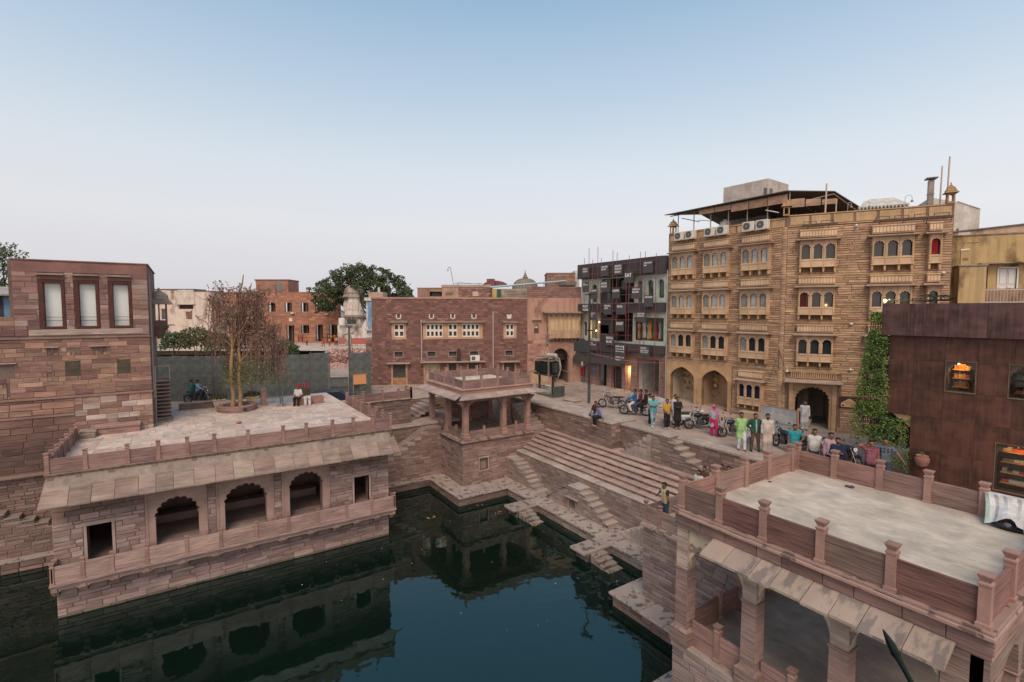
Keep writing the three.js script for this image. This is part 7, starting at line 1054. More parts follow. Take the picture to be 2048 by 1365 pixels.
const ARM = { down: [[.23, 1.13, -.02], [.25, .88, .05]], hip: [[.36, 1.14, -.06], [.2, .98, .06]], fold: [[.24, 1.15, .06], [-.05, 1.17, .2]], back: [[.24, 1.14, -.08], [.06, .95, -.16]], front: [[.22, 1.13, .04], [.05, .98, .2]], swing: [[.24, 1.14, -.12], [.24, .9, -.2]], swingf: [[.23, 1.13, .06], [.22, .92, .22]], nape: [[.4, 1.48, .05], [.16, 1.56, -.1]], around: [[.42, 1.36, .02], [.62, 1.36, .06]], lap: [[.24, 1.12, .06], [.1, .95, .26]], knee: [[.27, 1.1, .12], [.2, 1.02, .38]], bars: [[.3, 1.16, .2], [.33, 1.06, .46]], out: [[.36, 1.16, .06], [.55, 1.0, .1]], wide: [[.38, 1.2, .0], [.52, 1.02, .08]] };
const LEG = { stand: [[.1, .49, .02], [.1, .09, -.02]], ahead: [[.1, .5, .16], [.1, .1, .2]], behind: [[.1, .5, -.06], [.1, .16, -.32]], apart: [[.14, .49, .02], [.17, .09, 0]], sit: [[.13, .92, .42], [.13, .5, .44]], dangle: [[.1, .92, .4], [.11, .48, .34]], cross: [[.3, .92, .28], [-.05, .86, .38]], ride: [[.2, .74, .32], [.18, .38, .2]] };
function person(o) {
  const h = (o.h || 1.7) / 1.7, t = thing(o.name || 'person', o.label, 'person', o.at, o.group), m = new THREE.Matrix4().makeTranslation(...o.at).multiply(new THREE.Matrix4().makeRotationY(o.turn || 0)).multiply(new THREE.Matrix4().makeScale(h * .93, h, h * .95)).multiply(new THREE.Matrix4().makeTranslation(0, -(o.seat || 0), 0));
  const cell = o.cell || .03, sk = o.skin || SKIN[0], mx = (p, s) => [p[0] * s, p[1], p[2]], ln = o.lean || 0, L = p => [p[0], p[1], p[2] + ln * Math.max(0, p[1] - .95)];
  const arms = o.arms || ['down', 'down'], legs = o.legs || ['stand', 'stand'], A = arms.map((a, i) => ARM[a].map(p => L(mx(p, i ? 1 : -1)))), G = legs.map((a, i) => LEG[a].map(p => mx(p, i ? 1 : -1)));
  const B = (a, ra, b, rb) => [...a, ra, ...b, rb], fat = o.fat || 0;
  const torso = e => [-1, 1].flatMap(s => [B(L([s * .085, 1.3, 0]), .105 + e + fat * .6, L([s * .065, 1.08, .005 + fat * .3]), .1 + e + fat), B(L([s * .065, 1.08, .005 + fat * .3]), .1 + e + fat, [s * .07, .94, 0], .112 + e)]).concat([B(L([-.17, 1.375, -.005]), .058 + e, L([.17, 1.375, -.005]), .058 + e)]);
  const sh = s => L([s * .185, 1.375, -.005]), arm = (i, e, upto) => { const s = i ? 1 : -1, [el, wr] = A[i]; const out = []; if (upto > 0) { const q = upto >= 1 ? el : sh(s).map((v, n) => v + (el[n] - v) * Math.max(.3, upto)); out.push(B(sh(s), .058 + e, q, .045 + e * .8)); } if (upto > 1) out.push(B(el, .045 + e * .8, wr, .034 + e)); return out; };
  const hip = s => [s * .09, .92, 0], leg = (i, e, low = 1) => { const s = i ? 1 : -1, [kn, an] = G[i]; return [B(hip(s), .098 + e, kn, .066 + e), B(kn, .064 + e, kn.map((v, n) => v + (an[n] - v) * low), .046 + e * 1.3)]; };
  const head = [B(L([0, 1.38, -.01]), .056, L([0, 1.5, .005]), .052), B(L([0, 1.6, .005]), .088, L([0, 1.62, -.02]), .088), B(L([0, 1.54, .035]), .06, L([0, 1.6, .03]), .075)];
  const body = skinOf([...head, ...torso(-.012), ...arm(0, 0, 2), ...arm(1, 0, 2), ...leg(0, -.012), ...leg(1, -.012)], cell, .018); body.m = m; for (let i = 0; i < body.C.length; i += 3) { body.C[i] = sk[0]; body.C[i + 1] = sk[1]; body.C[i + 2] = sk[2]; }
  const hd = L([0, 1.6, 0]), fz = hd[2]; body.c = sk;
  for (const i of [0, 1]) { // hands: palm, four fingers, thumb
    const [el, wr] = A[i], d = V(wr[0] - el[0], wr[1] - el[1], wr[2] - el[2]).normalize(), u = V(0, 0, 1).addScaledVector(d, -d.z).normalize(), w = d.clone().cross(u), P = (a, b, c) => [wr[0] + d.x * a + u.x * b + w.x * c, wr[1] + d.y * a + u.y * b + w.y * c, wr[2] + d.z * a + u.z * b + w.z * c];
    body.cyl(P(-.02, 0, 0), P(.075, 0, 0), .03, .036, 8);
    [[-.03, .075], [-.01, .088], [.011, .082], [.031, .062]].forEach(([b, l]) => { body.cyl(P(.07, b, 0), P(.07 + l * .55, b * 1.15, .006), .0105, .0095, 6); body.cyl(P(.07 + l * .55, b * 1.15, .006), P(.07 + l, b * 1.15, .03), .0095, .007, 6); });
    body.cyl(P(.015, -.026, .005), P(.055, -.056, .02), .0125, .011, 6); body.cyl(P(.055, -.056, .02), P(.085, -.06, .035), .011, .008, 6);
  }
  body.cyl([0, 1.615, fz + .085], [0, 1.575, fz + .118], .008, .016, 6).ball(0, 1.577, fz + .106, .017, .012, .014, 6, 4); for (const s of [-1, 1]) body.ball(s * .09, 1.585, fz - .005, .012, .03, .02, 6, 5);
  part(t, 'body', body, M.skin);
  const fc = new MB(m).color([.02, .015, .012]); for (const s of [-1, 1]) { fc.ball(s * .034, 1.607, fz + .088, .013, .007, .008, 6, 4); fc.box(s * .036 - .02, 1.626, fz + .082, s * .036 + .02, 1.633, fz + .094); } fc.color([.17, .06, .05]).box(-.024, 1.543, fz + .085, .024, 1.553, fz + .101); part(t, 'face', fc, M.skin);
  if (o.beard) part(t, 'beard', new MB(m).color([.025, .02, .018]).ball(0, 1.535, fz + .052, .064, .05, .056, 10, 6), M.cloth);
  const garment = (name, bones, col, k = .02, e) => { const g = skinOf(bones, cell, k, typeof col === 'function' ? col : null); g.m = m; if (typeof col !== 'function') for (let i = 0; i < g.C.length; i += 3) { g.C[i] = col[0]; g.C[i + 1] = col[1]; g.C[i + 2] = col[2]; } part(t, name, g, M.cloth); };
  if (o.trousers) garment('trousers', [...leg(0, .016 + (o.loose || 0), o.legLow || .96), ...leg(1, .016 + (o.loose || 0), o.legLow || .96), B([-.07, .95, 0], .118, [.07, .95, 0], .118)], o.trousers);
  const top = [...torso(.016), ...arm(0, .016, o.sleeve ?? .6), ...arm(1, .016, o.sleeve ?? .6)];
  if (o.kurta) { const kl = o.kurta; if (legs[0] === 'sit') for (const i of [0, 1]) top.push(B(hip(i ? 1 : -1), .12, G[i][0], .1)); else for (const s of [-1, 1]) top.push(B([s * .07, .95, 0], .125, [s * .1, kl, 0], .14)); }
  else for (const s of [-1, 1]) top.push(B([s * .075, .95, 0], .118, [s * .085, .87, 0], .112));
  garment(o.kurta ? 'kurta' : 'shirt', top, o.shirt);
  if (o.hair !== null) part(t, 'hair', new MB(m).color(o.hair || [.012, .010, .009]).ball(0, 1.645, fz - .016, .1, .078, .107, 14, 8).ball(0, 1.6, fz - .06, .088, .09, .062, 10, 6).ball(0, 1.685, fz + .03, .07, .04, .06, 10, 5), M.cloth);
  if (o.turban) { const tb = new MB(m).color(o.turban); for (let k = 0; k < 6; k++) { const y = 1.64 + k * .022, r = .1 - Math.abs(k - 2) * .008, p = []; for (let s = 0; s <= 14; s++) { const a = s / 14 * Math.PI * 2; p.push([r * Math.cos(a), y + .02 * Math.cos(a + k), fz - .01 + (r + .008) * Math.sin(a)]); } tb.tube(p, .03, 6); } tb.ball(0, 1.72, fz - .01, .08, .06, .085, 10, 6); part(t, 'turban', tb, M.cloth); }
  if (o.scarf) garment('scarf', [B([0, 1.62, fz - .02], .108, [0, 1.56, fz - .04], .112), B([-.13, 1.4, .0], .085, [.13, 1.4, .0], .085), B([-.13, 1.38, -.05], .09, [-.16, .85, -.1], .07), B([.14, 1.38, .06], .07, [.18, .8, .1], .05)], o.scarf, .03);
  const sc = o.shoes || [.03, .025, .02]; for (const i of [0, 1]) { const an = G[i][1], s = i ? 1 : -1, dn = o.toe ? o.toe[i] : 0; part(t, 'shoe', new MB(m).color(sc).ball(an[0] + s * .01, an[1] - .045 + dn * .02, an[2] + .06, .048, .042, .13, 10, 6).box(an[0] + s * .01 - .045, an[1] - .09, an[2] - .05, an[0] + s * .01 + .045, an[1] - .068, an[2] + .17, .01), M.rubber); }
  return t;
}
const look = (x, z) => Math.atan2(x, z), JEAN = [.045, .065, .12], BLACK = [.014, .014, .016], WHITE = [.62, .60, .58];
const chk = (a, b, s) => p => (Math.sin(p[0] * s) > .35 || Math.sin(p[1] * s) > .35 || Math.sin(p[2] * s) > .5) ? a : b, stripe = (a, b, s) => p => Math.sin(p[1] * s) > .2 ? a : b;
const sy = (x, z) => ST - .05 * Math.max(0, x - 21) * clamp((z + 21) / 7, 0, 1);
const W_ = 'people standing and walking along the street edge';
person({ label: 'man in red turban, dark jacket and white trousers seated on the stone bench', at: [5.98, -5.2, -31.66], seat: .92, turn: .1, legs: ['sit', 'sit'], arms: ['lap', 'lap'], shirt: [.07, .035, .028], sleeve: 2, trousers: [.6, .58, .56], loose: .02, kurta: .9, hair: null, turban: [.50, .015, .03], shoes: [.05, .16, .12], skin: SKIN[1] });
person({ label: 'man in white shirt and red cap seated at the left end of the stone bench', at: [5.6, -5.2, -31.72], seat: .92, turn: -.5, h: 1.6, legs: ['sit', 'sit'], arms: ['lap', 'knee'], shirt: WHITE, sleeve: 1, trousers: BLACK, hair: null, turban: [.42, .03, .03], skin: SKIN[1] });
person({ label: 'man in lavender shirt and black trousers sitting with legs over the street wall', at: [20.05, -6.26, -21.1], seat: .82, turn: -Math.PI / 2 - .25, legs: ['dangle', 'dangle'], arms: ['lap', 'out'], lean: .18, shirt: [.27, .25, .40], sleeve: 2, trousers: BLACK, shoes: [.3, .2, .15] });
person({ label: 'man in dark maroon shirt sitting cross-legged on the wall beside the lavender shirt', at: [20.35, -6.26, -21.75], seat: .82, turn: -Math.PI / 2 + .3, legs: ['cross', 'cross'], arms: ['knee', 'lap'], lean: .15, shirt: [.06, .02, .022], sleeve: .6, trousers: [.16, .25, .32], shoes: [.2, .12, .08] });
person({ label: 'young man in turquoise shirt, pale jeans and white trainers with arms folded', at: [21.4, ST + .05, -18.36], turn: look(-.6, .9), arms: ['fold', 'fold'], legs: ['ahead', 'behind'], shirt: [.10, .43, .46], sleeve: .6, trousers: [.24, .37, .44], shoes: [.66, .65, .64], h: 1.68, group: W_ });
person({ label: 'man in white shirt and black trousers half hidden behind the turquoise shirt', at: [22.0, ST, -19.1], turn: look(.5, .8), arms: ['down', 'down'], shirt: WHITE, trousers: BLACK, group: W_ });
person({ label: 'boy in orange and yellow checked shirt and black trousers walking', at: [21.85, ST, -17.78], turn: look(-.7, .7), arms: ['front', 'swing'], legs: ['ahead', 'stand'], shirt: chk([.52, .26, .03], [.58, .38, .10], 38), sleeve: 1, trousers: BLACK, shoes: [.5, .47, .44], h: 1.6, group: W_ });
person({ label: 'man in long white kurta standing behind the black kurta', at: [22.95, ST, -18.1], turn: look(-.4, .9), kurta: .5, shirt: [.56, .52, .58], sleeve: 2, trousers: WHITE, group: W_ });
person({ label: 'man in long black kurta and black trousers with arms folded', at: [22.24, ST, -17.4], turn: look(-.3, .95), arms: ['fold', 'fold'], kurta: .5, shirt: BLACK, sleeve: 2, trousers: BLACK, shoes: [.3, .2, .14], h: 1.74, group: W_ });
person({ label: 'woman in pink headscarf, grey floral tunic and magenta trousers walking', at: [22.8, sy(22.8, -15.6), -15.57], turn: look(-.5, .8), arms: ['down', 'swingf'], legs: ['stand', 'ahead'], kurta: .55, shirt: p => Math.sin(p[0] * 55) * Math.sin(p[1] * 48) > .25 ? [.14, .15, .22] : [.45, .44, .47], sleeve: 1, trousers: [.46, .02, .14], loose: .025, hair: null, scarf: [.60, .14, .38], h: 1.6, skin: SKIN[1], group: W_ });
person({ label: 'small barefoot child in pale top and dark shorts walking behind the woman in pink', at: [22.95, sy(23, -15.3), -15.2], turn: look(-.6, .5), legs: ['ahead', 'behind'], arms: ['out', 'swing'], shirt: [.42, .34, .34], trousers: [.06, .05, .07], legLow: .1, shoes: SKIN[3], skin: SKIN[3], h: 1.0, group: W_ });
person({ label: 'man in lime green kurta and white trousers with hands behind his back', at: [21.22, ST, -13.06], turn: look(-.6, .8), arms: ['back', 'back'], legs: ['stand', 'ahead'], kurta: .6, shirt: [.36, .60, .24], sleeve: 2, trousers: [.66, .66, .68], shoes: SKIN[0], h: 1.75, group: W_ });
person({ label: 'man in dark green shirt with pale placket and brown trousers, hand on hip', at: [21.68, ST, -12.66], turn: look(-.7, .75), arms: ['hip', 'down'], legs: ['apart', 'apart'], shirt: p => p[2] > .05 && Math.abs(p[0]) < .028 ? [.4, .42, .38] : [.012, .085, .07], sleeve: 2, trousers: [.11, .075, .055], h: 1.72, group: W_ });
person({ label: 'bearded man in long cream kurta standing left of the corner railing post', at: [21.87, ST, -12.2], turn: look(-.75, .6), kurta: .5, shirt: [.63, .54, .48], sleeve: 2, trousers: [.58, .50, .45], loose: .02, beard: true, h: 1.76, fat: .015, group: W_ });
person({ label: 'man in turquoise striped polo shirt with hand on hip behind the railing', at: [21.1, ST - .02, -10.61], turn: look(-.8, .55), arms: ['down', 'hip'], shirt: stripe([.02, .27, .34], [.03, .36, .42], 70), trousers: JEAN, group: W_ });
person({ label: 'stout man in white polo shirt and jeans behind the railing', at: [20.95, ST - .02, -9.76], turn: look(-.8, .5), shirt: [.64, .62, .60], trousers: JEAN, fat: .03, group: W_ });
person({ label: 'man in pale pink shirt half hidden by the navy shirt', at: [20.85, ST - .02, -9.1], turn: look(-.8, .5), shirt: [.52, .33, .40], sleeve: 2, trousers: BLACK, group: W_ });
person({ label: 'bearded man in navy shirt with arms crossed behind the railing', at: [20.28, ST - .02, -8.62], turn: look(-.85, .4), arms: ['fold', 'fold'], shirt: [.012, .022, .07], sleeve: 2, trousers: [.03, .035, .05], beard: true, h: 1.68, group: W_ });
person({ label: 'man in maroon checked shirt with an arm raised to his neck', at: [20.85, ST - .02, -7.75], turn: look(-.85, .4), arms: ['nape', 'down'], legs: ['apart', 'apart'], shirt: chk([.28, .10, .13], [.16, .03, .055], 60), sleeve: .7, trousers: BLACK, group: W_ });
person({ label: 'man in navy and grey checked shirt with an arm held out', at: [21.35, ST - .02, -7.5], turn: look(-.85, .4), arms: ['around', 'wide'], shirt: chk([.12, .15, .19], [.015, .03, .06], 55), sleeve: .7, trousers: JEAN, h: 1.76, group: W_ });
person({ label: 'man in white kurta and pyjama standing in the hotel entrance', at: [29.35, -6.83, -14.25], turn: look(-.8, .6), arms: ['back', 'down'], kurta: .5, shirt: [.60, .59, .62], sleeve: 2, trousers: [.62, .60, .60], loose: .02, group: W_ });
[['person with black hair and white top nearest the railed platform, seated on the broad steps', 19.3, -7.97, -13.87, [.6, .6, .6]], ['person with black hair in dark top sitting on the broad steps at the stair foot', 19.5, -7.8, -13.72, [.08, .05, .05]], ['person in olive top sitting against the street wall behind the roof railing', 20.25, -7.75, -13.35, [.2, .2, .04]], ['person in grey top sitting against the street wall, rightmost of the seated group', 20.3, -7.75, -13.05, [.2, .18, .18]]].forEach(([l, x, y, z, c], i) => person({ label: l, at: [x, y, z], seat: .92, turn: -Math.PI / 2 + i * .2, legs: ['sit', 'sit'], arms: ['lap', 'knee'], shirt: c, trousers: JEAN, h: 1.62 }));
person({ label: 'boy in pale yellow shirt with black sleeves leaning on the platform railing', at: [14.45, -7.74, -11.75], turn: look(-.8, -.25), arms: ['wide', 'out'], lean: .12, shirt: p => Math.abs(p[0]) > .2 ? [.03, .028, .03] : [.60, .50, .30], trousers: JEAN, h: 1.5, skin: SKIN[1] });
for (let i = 0; i < 17; i++) { // children in the school yard
  const pos = [[-30.72, -5.2, 1], [-28.9, -4.95, -2.5], [-28.5, -4.95, -3], [-27.9, -5.0, -2.6], [-27.52, -5.25, 3], [-27.6, -5.0, -2.2], [-27.1, -5, -2.4], [-26.8, -5.0, -1.9], [-26.6, -5.2, .6], [-26.18, -5.2, 1], [-26.9, -5.25, 2.2], [-26.4, -5, -3], [-26.0, -5.1, -1], [-28.2, -4.95, -4.5], [-29.4, -4.95, -4.2], [-34.1, -4.95, -4], [-33.4, -4.95, -3.8]][i], m = frame(40.73, -61.78, 56.6), q = at(m, pos[0], pos[1], pos[2] - 1.5);
  const C = [[.55, .10, .03], [.56, .13, .04], [.45, .03, .03], [.58, .30, .05], [.6, .5, .45]], c = C[[3, 2, 4, 0, 1, 0, 2, 0, 3, 4, 3, 0, 1, 2, 4, 1, 0][i]];
  const lb = ['child in yellow standing alone in the school yard', 'child in red left of the group by the school door', 'child in white among the group by the school door', 'child in orange in the middle of the group by the school door', 'child in orange nearest the fence with legs apart', 'child in orange in the back row by the school wall', 'child in red in the back row by the school wall', 'child in orange before the right school doorway', 'child in yellow at the front right of the school group', 'child in white at the right edge of the school group', 'child in yellow and dark trousers in front of the school group', 'child in orange on the veranda by the right doorway', 'child in orange at the far right of the school group', 'child in red standing on the school veranda', 'child in white standing inside the middle school doorway', 'child in orange by the left school door under the tree', 'child in orange beside the left school door'][i];
  person({ label: lb, at: q, turn: rr(0, 6), h: rr(1.15, 1.4), cell: .05, shirt: c, trousers: i % 3 ? [.4, .05, .03] : [.04, .04, .07], sleeve: 1, skin: SKIN[1], legs: pick([['stand', 'stand'], ['ahead', 'behind'], ['apart', 'apart']]), arms: pick([['down', 'down'], ['swing', 'swingf'], ['front', 'down']]), group: 'children in the school yard' });
}
// ================= motorbikes =================
function bike(o) {
  const t = thing(o.name || 'motorbike', o.label, o.cat || 'motorbike', o.at, o.group), m = new THREE.Matrix4().makeTranslation(...o.at).multiply(new THREE.Matrix4().makeRotationY(o.turn)).multiply(new THREE.Matrix4().makeRotationZ(o.lean || 0)), N = () => new MB(m), c = o.color || BLACK, D = [.025, .025, .027], s = o.scooter;
  const R = s ? .23 : .3, zw = [-.64, .68];
  for (const z of zw) {
    const w = N().color([.016, .016, .017]), p = []; for (let k = 0; k <= 16; k++) { const a = k / 16 * Math.PI * 2; p.push([0, R + (R - .045) * Math.cos(a), z + (R - .045) * Math.sin(a)]); } w.tube(p, s ? .055 : .045, 7);
    const wh = part(t, 'wheel', w, M.rubber), rim = N().color([.30, .30, .31]).cyl([-.03, R, z], [.03, R, z], .06, .06, 10); for (let k = 0; k < 6; k++) { const a = k / 6 * Math.PI * 2; rim.cyl([0, R, z], [0, R + (R - .07) * Math.cos(a), z + (R - .07) * Math.sin(a)], .013, .011, 4); } part(wh, 'rim', rim, M.metal);
    const g = N().color(c); for (let k = -3; k < 3; k++) { const a = k * .26 + (z > 0 ? -.1 : -.35), b = a + .26, q = R + .05; g.quad([-.06, R + q * Math.cos(a), z + q * Math.sin(a)], [.06, R + q * Math.cos(a), z + q * Math.sin(a)], [.06, R + q * Math.cos(b), z + q * Math.sin(b)], [-.06, R + q * Math.cos(b), z + q * Math.sin(b)]); } part(t, 'mudguard', g, M.paint);
  }
  part(t, 'fork', N().color([.4, .4, .41]).cyl([-.08, R, .68], [-.07, .88, .42], .022, .026, 6).cyl([.08, R, .68], [.07, .88, .42], .022, .026, 6), M.metal);
  part(t, 'handlebar', N().color([.2, .2, .2]).tube([[-.36, .98, .28], [-.2, 1.02, .38], [0, .96, .42], [.2, 1.02, .38], [.36, .98, .28]], .015, 6).color(D).cyl([-.38, .98, .26], [-.26, 1.0, .34], .021).cyl([.38, .98, .26], [.26, 1.0, .34], .021), M.metal);
  for (const q of [-1, 1]) part(t, 'mirror', N().color(D).cyl([q * .22, 1.02, .37], [q * .3, 1.2, .36], .008, .008, 4).ball(q * .31, 1.23, .36, .06, .04, .015, 8, 5), M.paint);
  part(t, 'headlight', N().color(c).ball(0, .84, .52, .1, .1, .1, 10, 7).color([.6, .6, .6]).cyl([0, .84, .58], [0, .84, .615], .08, .085, 12), M.paint);
  if (s) {
    part(t, 'body', N().color(c).box(-.17, .32, -.75, .17, .68, .0, .08).box(-.19, .3, .3, .19, .92, .44, .05).box(-.14, .24, -.1, .14, .34, .4, .03), M.paint); part(t, 'seat', N().color(D).box(-.14, .68, -.72, .14, .8, .0, .05), M.rubber);
  } else {
    part(t, 'tank', N().color(c).ball(0, .78, .16, .15, .13, .27, 12, 8), M.paint); part(t, 'seat', N().color(D).box(-.12, .74, -.62, .12, .83, -.06, .04).ball(0, .8, -.6, .11, .06, .12, 8, 5), M.rubber);
    part(t, 'engine', N().color([.12, .12, .125]).box(-.13, .26, -.08, .13, .5, .24, .04).box(-.1, .48, .02, .1, .66, .2, .02).cyl([-.16, .36, .06], [.16, .36, .06], .11, .11, 12), M.steel); part(t, 'frame', N().color(D).tube([[0, .86, .4], [0, .46, .3], [0, .28, .05], [0, .34, -.3], [0, .72, -.5], [0, .74, -.1], [0, .84, .38]], .022, 5).cyl([-.1, R, -.64], [-.1, .66, -.45], .02).cyl([.1, R, -.64], [.1, .66, -.45], .02), M.paint);
    part(t, 'side_panel', N().color(c).box(-.14, .5, -.42, .14, .7, -.1, .05), M.paint); part(t, 'tail_lamp', N().color([.35, .02, .02]).box(-.07, .74, -.8, .07, .82, -.72, .02), M.paint);
  }
  part(t, 'exhaust', N().color([.4, .4, .4]).tube([[.13, .34, .2], [.15, .2, .05], [.16, .22, -.3], [.17, .32, -.85]], [.022, .022, .04, .045], 8), M.metal); part(t, 'stand', N().color(D).cyl([-.1, .3, -.05], [-.24, .0, -.02], .014), M.paint);
  return t;
}
const BK = 'motorbikes parked in a row along the street', bk = (label, x, z, turn, o = {}) => bike({ label, at: [x, sy(x, z), z], turn, lean: .12, group: BK, ...o });
bk('silver grey motorbike parked nearest the utility pole', 23.3, -23.4, look(-.5, -.9), { color: [.12, .12, .13] });
bk('red motorbike parked behind the orange checked shirt', 22.9, -18.6, look(-.6, .5), { color: [.22, .02, .03] });
bk('white and black scooter parked behind the black kurta', 23.7, -17.6, look(.7, .5), { scooter: true, color: [.5, .5, .52], name: 'scooter', cat: 'scooter' });
bk('black motorbike with silver headlight parked left of the woman in pink', 23.5, -16.8, look(-.75, -.4));
bk('black motorbike parked just right of the walking child', 23.6, -14.9, look(-.8, -.3), { color: [.02, .025, .06] });
bk('white scooter parked behind the lime green kurta', 23.3, -13.9, look(-.7, .6), { scooter: true, color: [.62, .62, .62], name: 'scooter', cat: 'scooter' });
bk('black motorbike facing away behind the cream kurta', 23.35, -12.2, look(.45, -.85));
bk('black motorbike parked behind the turquoise polo shirt', 23.2, -11.2, look(-.4, .9)); bk('motorbike with bright chrome headlight parked behind the white polo shirt', 23.3, -10.4, look(-.9, .3), { color: [.16, .16, .17] }); bk('black motorbike parked right of the navy shirt', 23.2, -9.5, look(-.5, .85));
{
  const a = [22.95, ST, -21.1], tn = look(-.55, -.83), dir = [Math.sin(tn), Math.cos(tn)]; bike({ label: 'black motorbike carrying three riders along the street', at: a, turn: tn, color: [.02, .02, .025] });
  [['rider in blue shirt driving the motorbike with three riders', [.03, .14, .34], .02, 'bars', WHITE], ['passenger in maroon shirt in the middle of the loaded motorbike', [.13, .02, .03], -.32, 'lap', JEAN], ['passenger in black shirt at the back of the loaded motorbike', BLACK, -.64, 'lap', BLACK]].forEach(([l, c, dz, ar, tr]) => person({ label: l, at: [a[0] + dir[0] * dz, ST + .84, a[2] + dir[1] * dz], seat: .92, turn: tn, legs: ['ride', 'ride'], arms: [ar, ar], shirt: c, sleeve: 2, trousers: tr, kurta: l[0] === 'r' ? undefined : undefined, group: 'riders on the motorbike with three people' }));
  const b = [.7, ST, -40.7], t2 = look(.93, .36); bike({ label: 'dark motorbike with two riders passing along the grey fence', at: b, turn: t2, color: [.03, .03, .035] });
  [['rider in pale blue shirt driving along the grey fence', [.30, .38, .48], .0, 'bars'], ['passenger in green shirt riding along the grey fence', [.02, .20, .14], -.36, 'lap']].forEach(([l, c, dz, ar]) => person({ label: l, at: [b[0] + Math.sin(t2) * dz, ST + .84, b[2] + Math.cos(t2) * dz], seat: .92, turn: t2, legs: ['ride', 'ride'], arms: [ar, ar], shirt: c, sleeve: 2, trousers: [.05, .05, .06], cell: .04 }));
}
// ================= trees and plants =================
function leafQuads(mb, p, s, c, n = 1, droop = 0) { for (let k = 0; k < n; k++) { const a = rr(0, 6.28), b = rr(-1, 1), L = s * rr(.7, 1.3), w = L * .42, d = V(Math.cos(a) * Math.cos(b), Math.sin(b) - droop, Math.sin(a) * Math.cos(b)).normalize(), u = V(rr(-1, 1), rr(-1, 1), rr(-1, 1)).cross(d).normalize(); mb.color(jit(c, .25)); const P = (x, y) => [p[0] + d.x * x + u.x * y, p[1] + d.y * x + u.y * y, p[2] + d.z * x + u.z * y]; mb.quad(P(0, 0), P(L * .5, w), P(L, 0), P(L * .5, -w)); } }
function limb(mb, a, b, r0, r1, wob = .1, n = 5) { const pts = [], rs = []; for (let k = 0; k <= n; k++) { const f = k / n, q = k === 0 || k === n ? 0 : wob; pts.push([a[0] + (b[0] - a[0]) * f + rr(-q, q), a[1] + (b[1] - a[1]) * f + rr(-q, q) * .5, a[2] + (b[2] - a[2]) * f + rr(-q, q)]); rs.push(r0 + (r1 - r0) * f); } mb.tube(pts, rs, 7); return pts; }
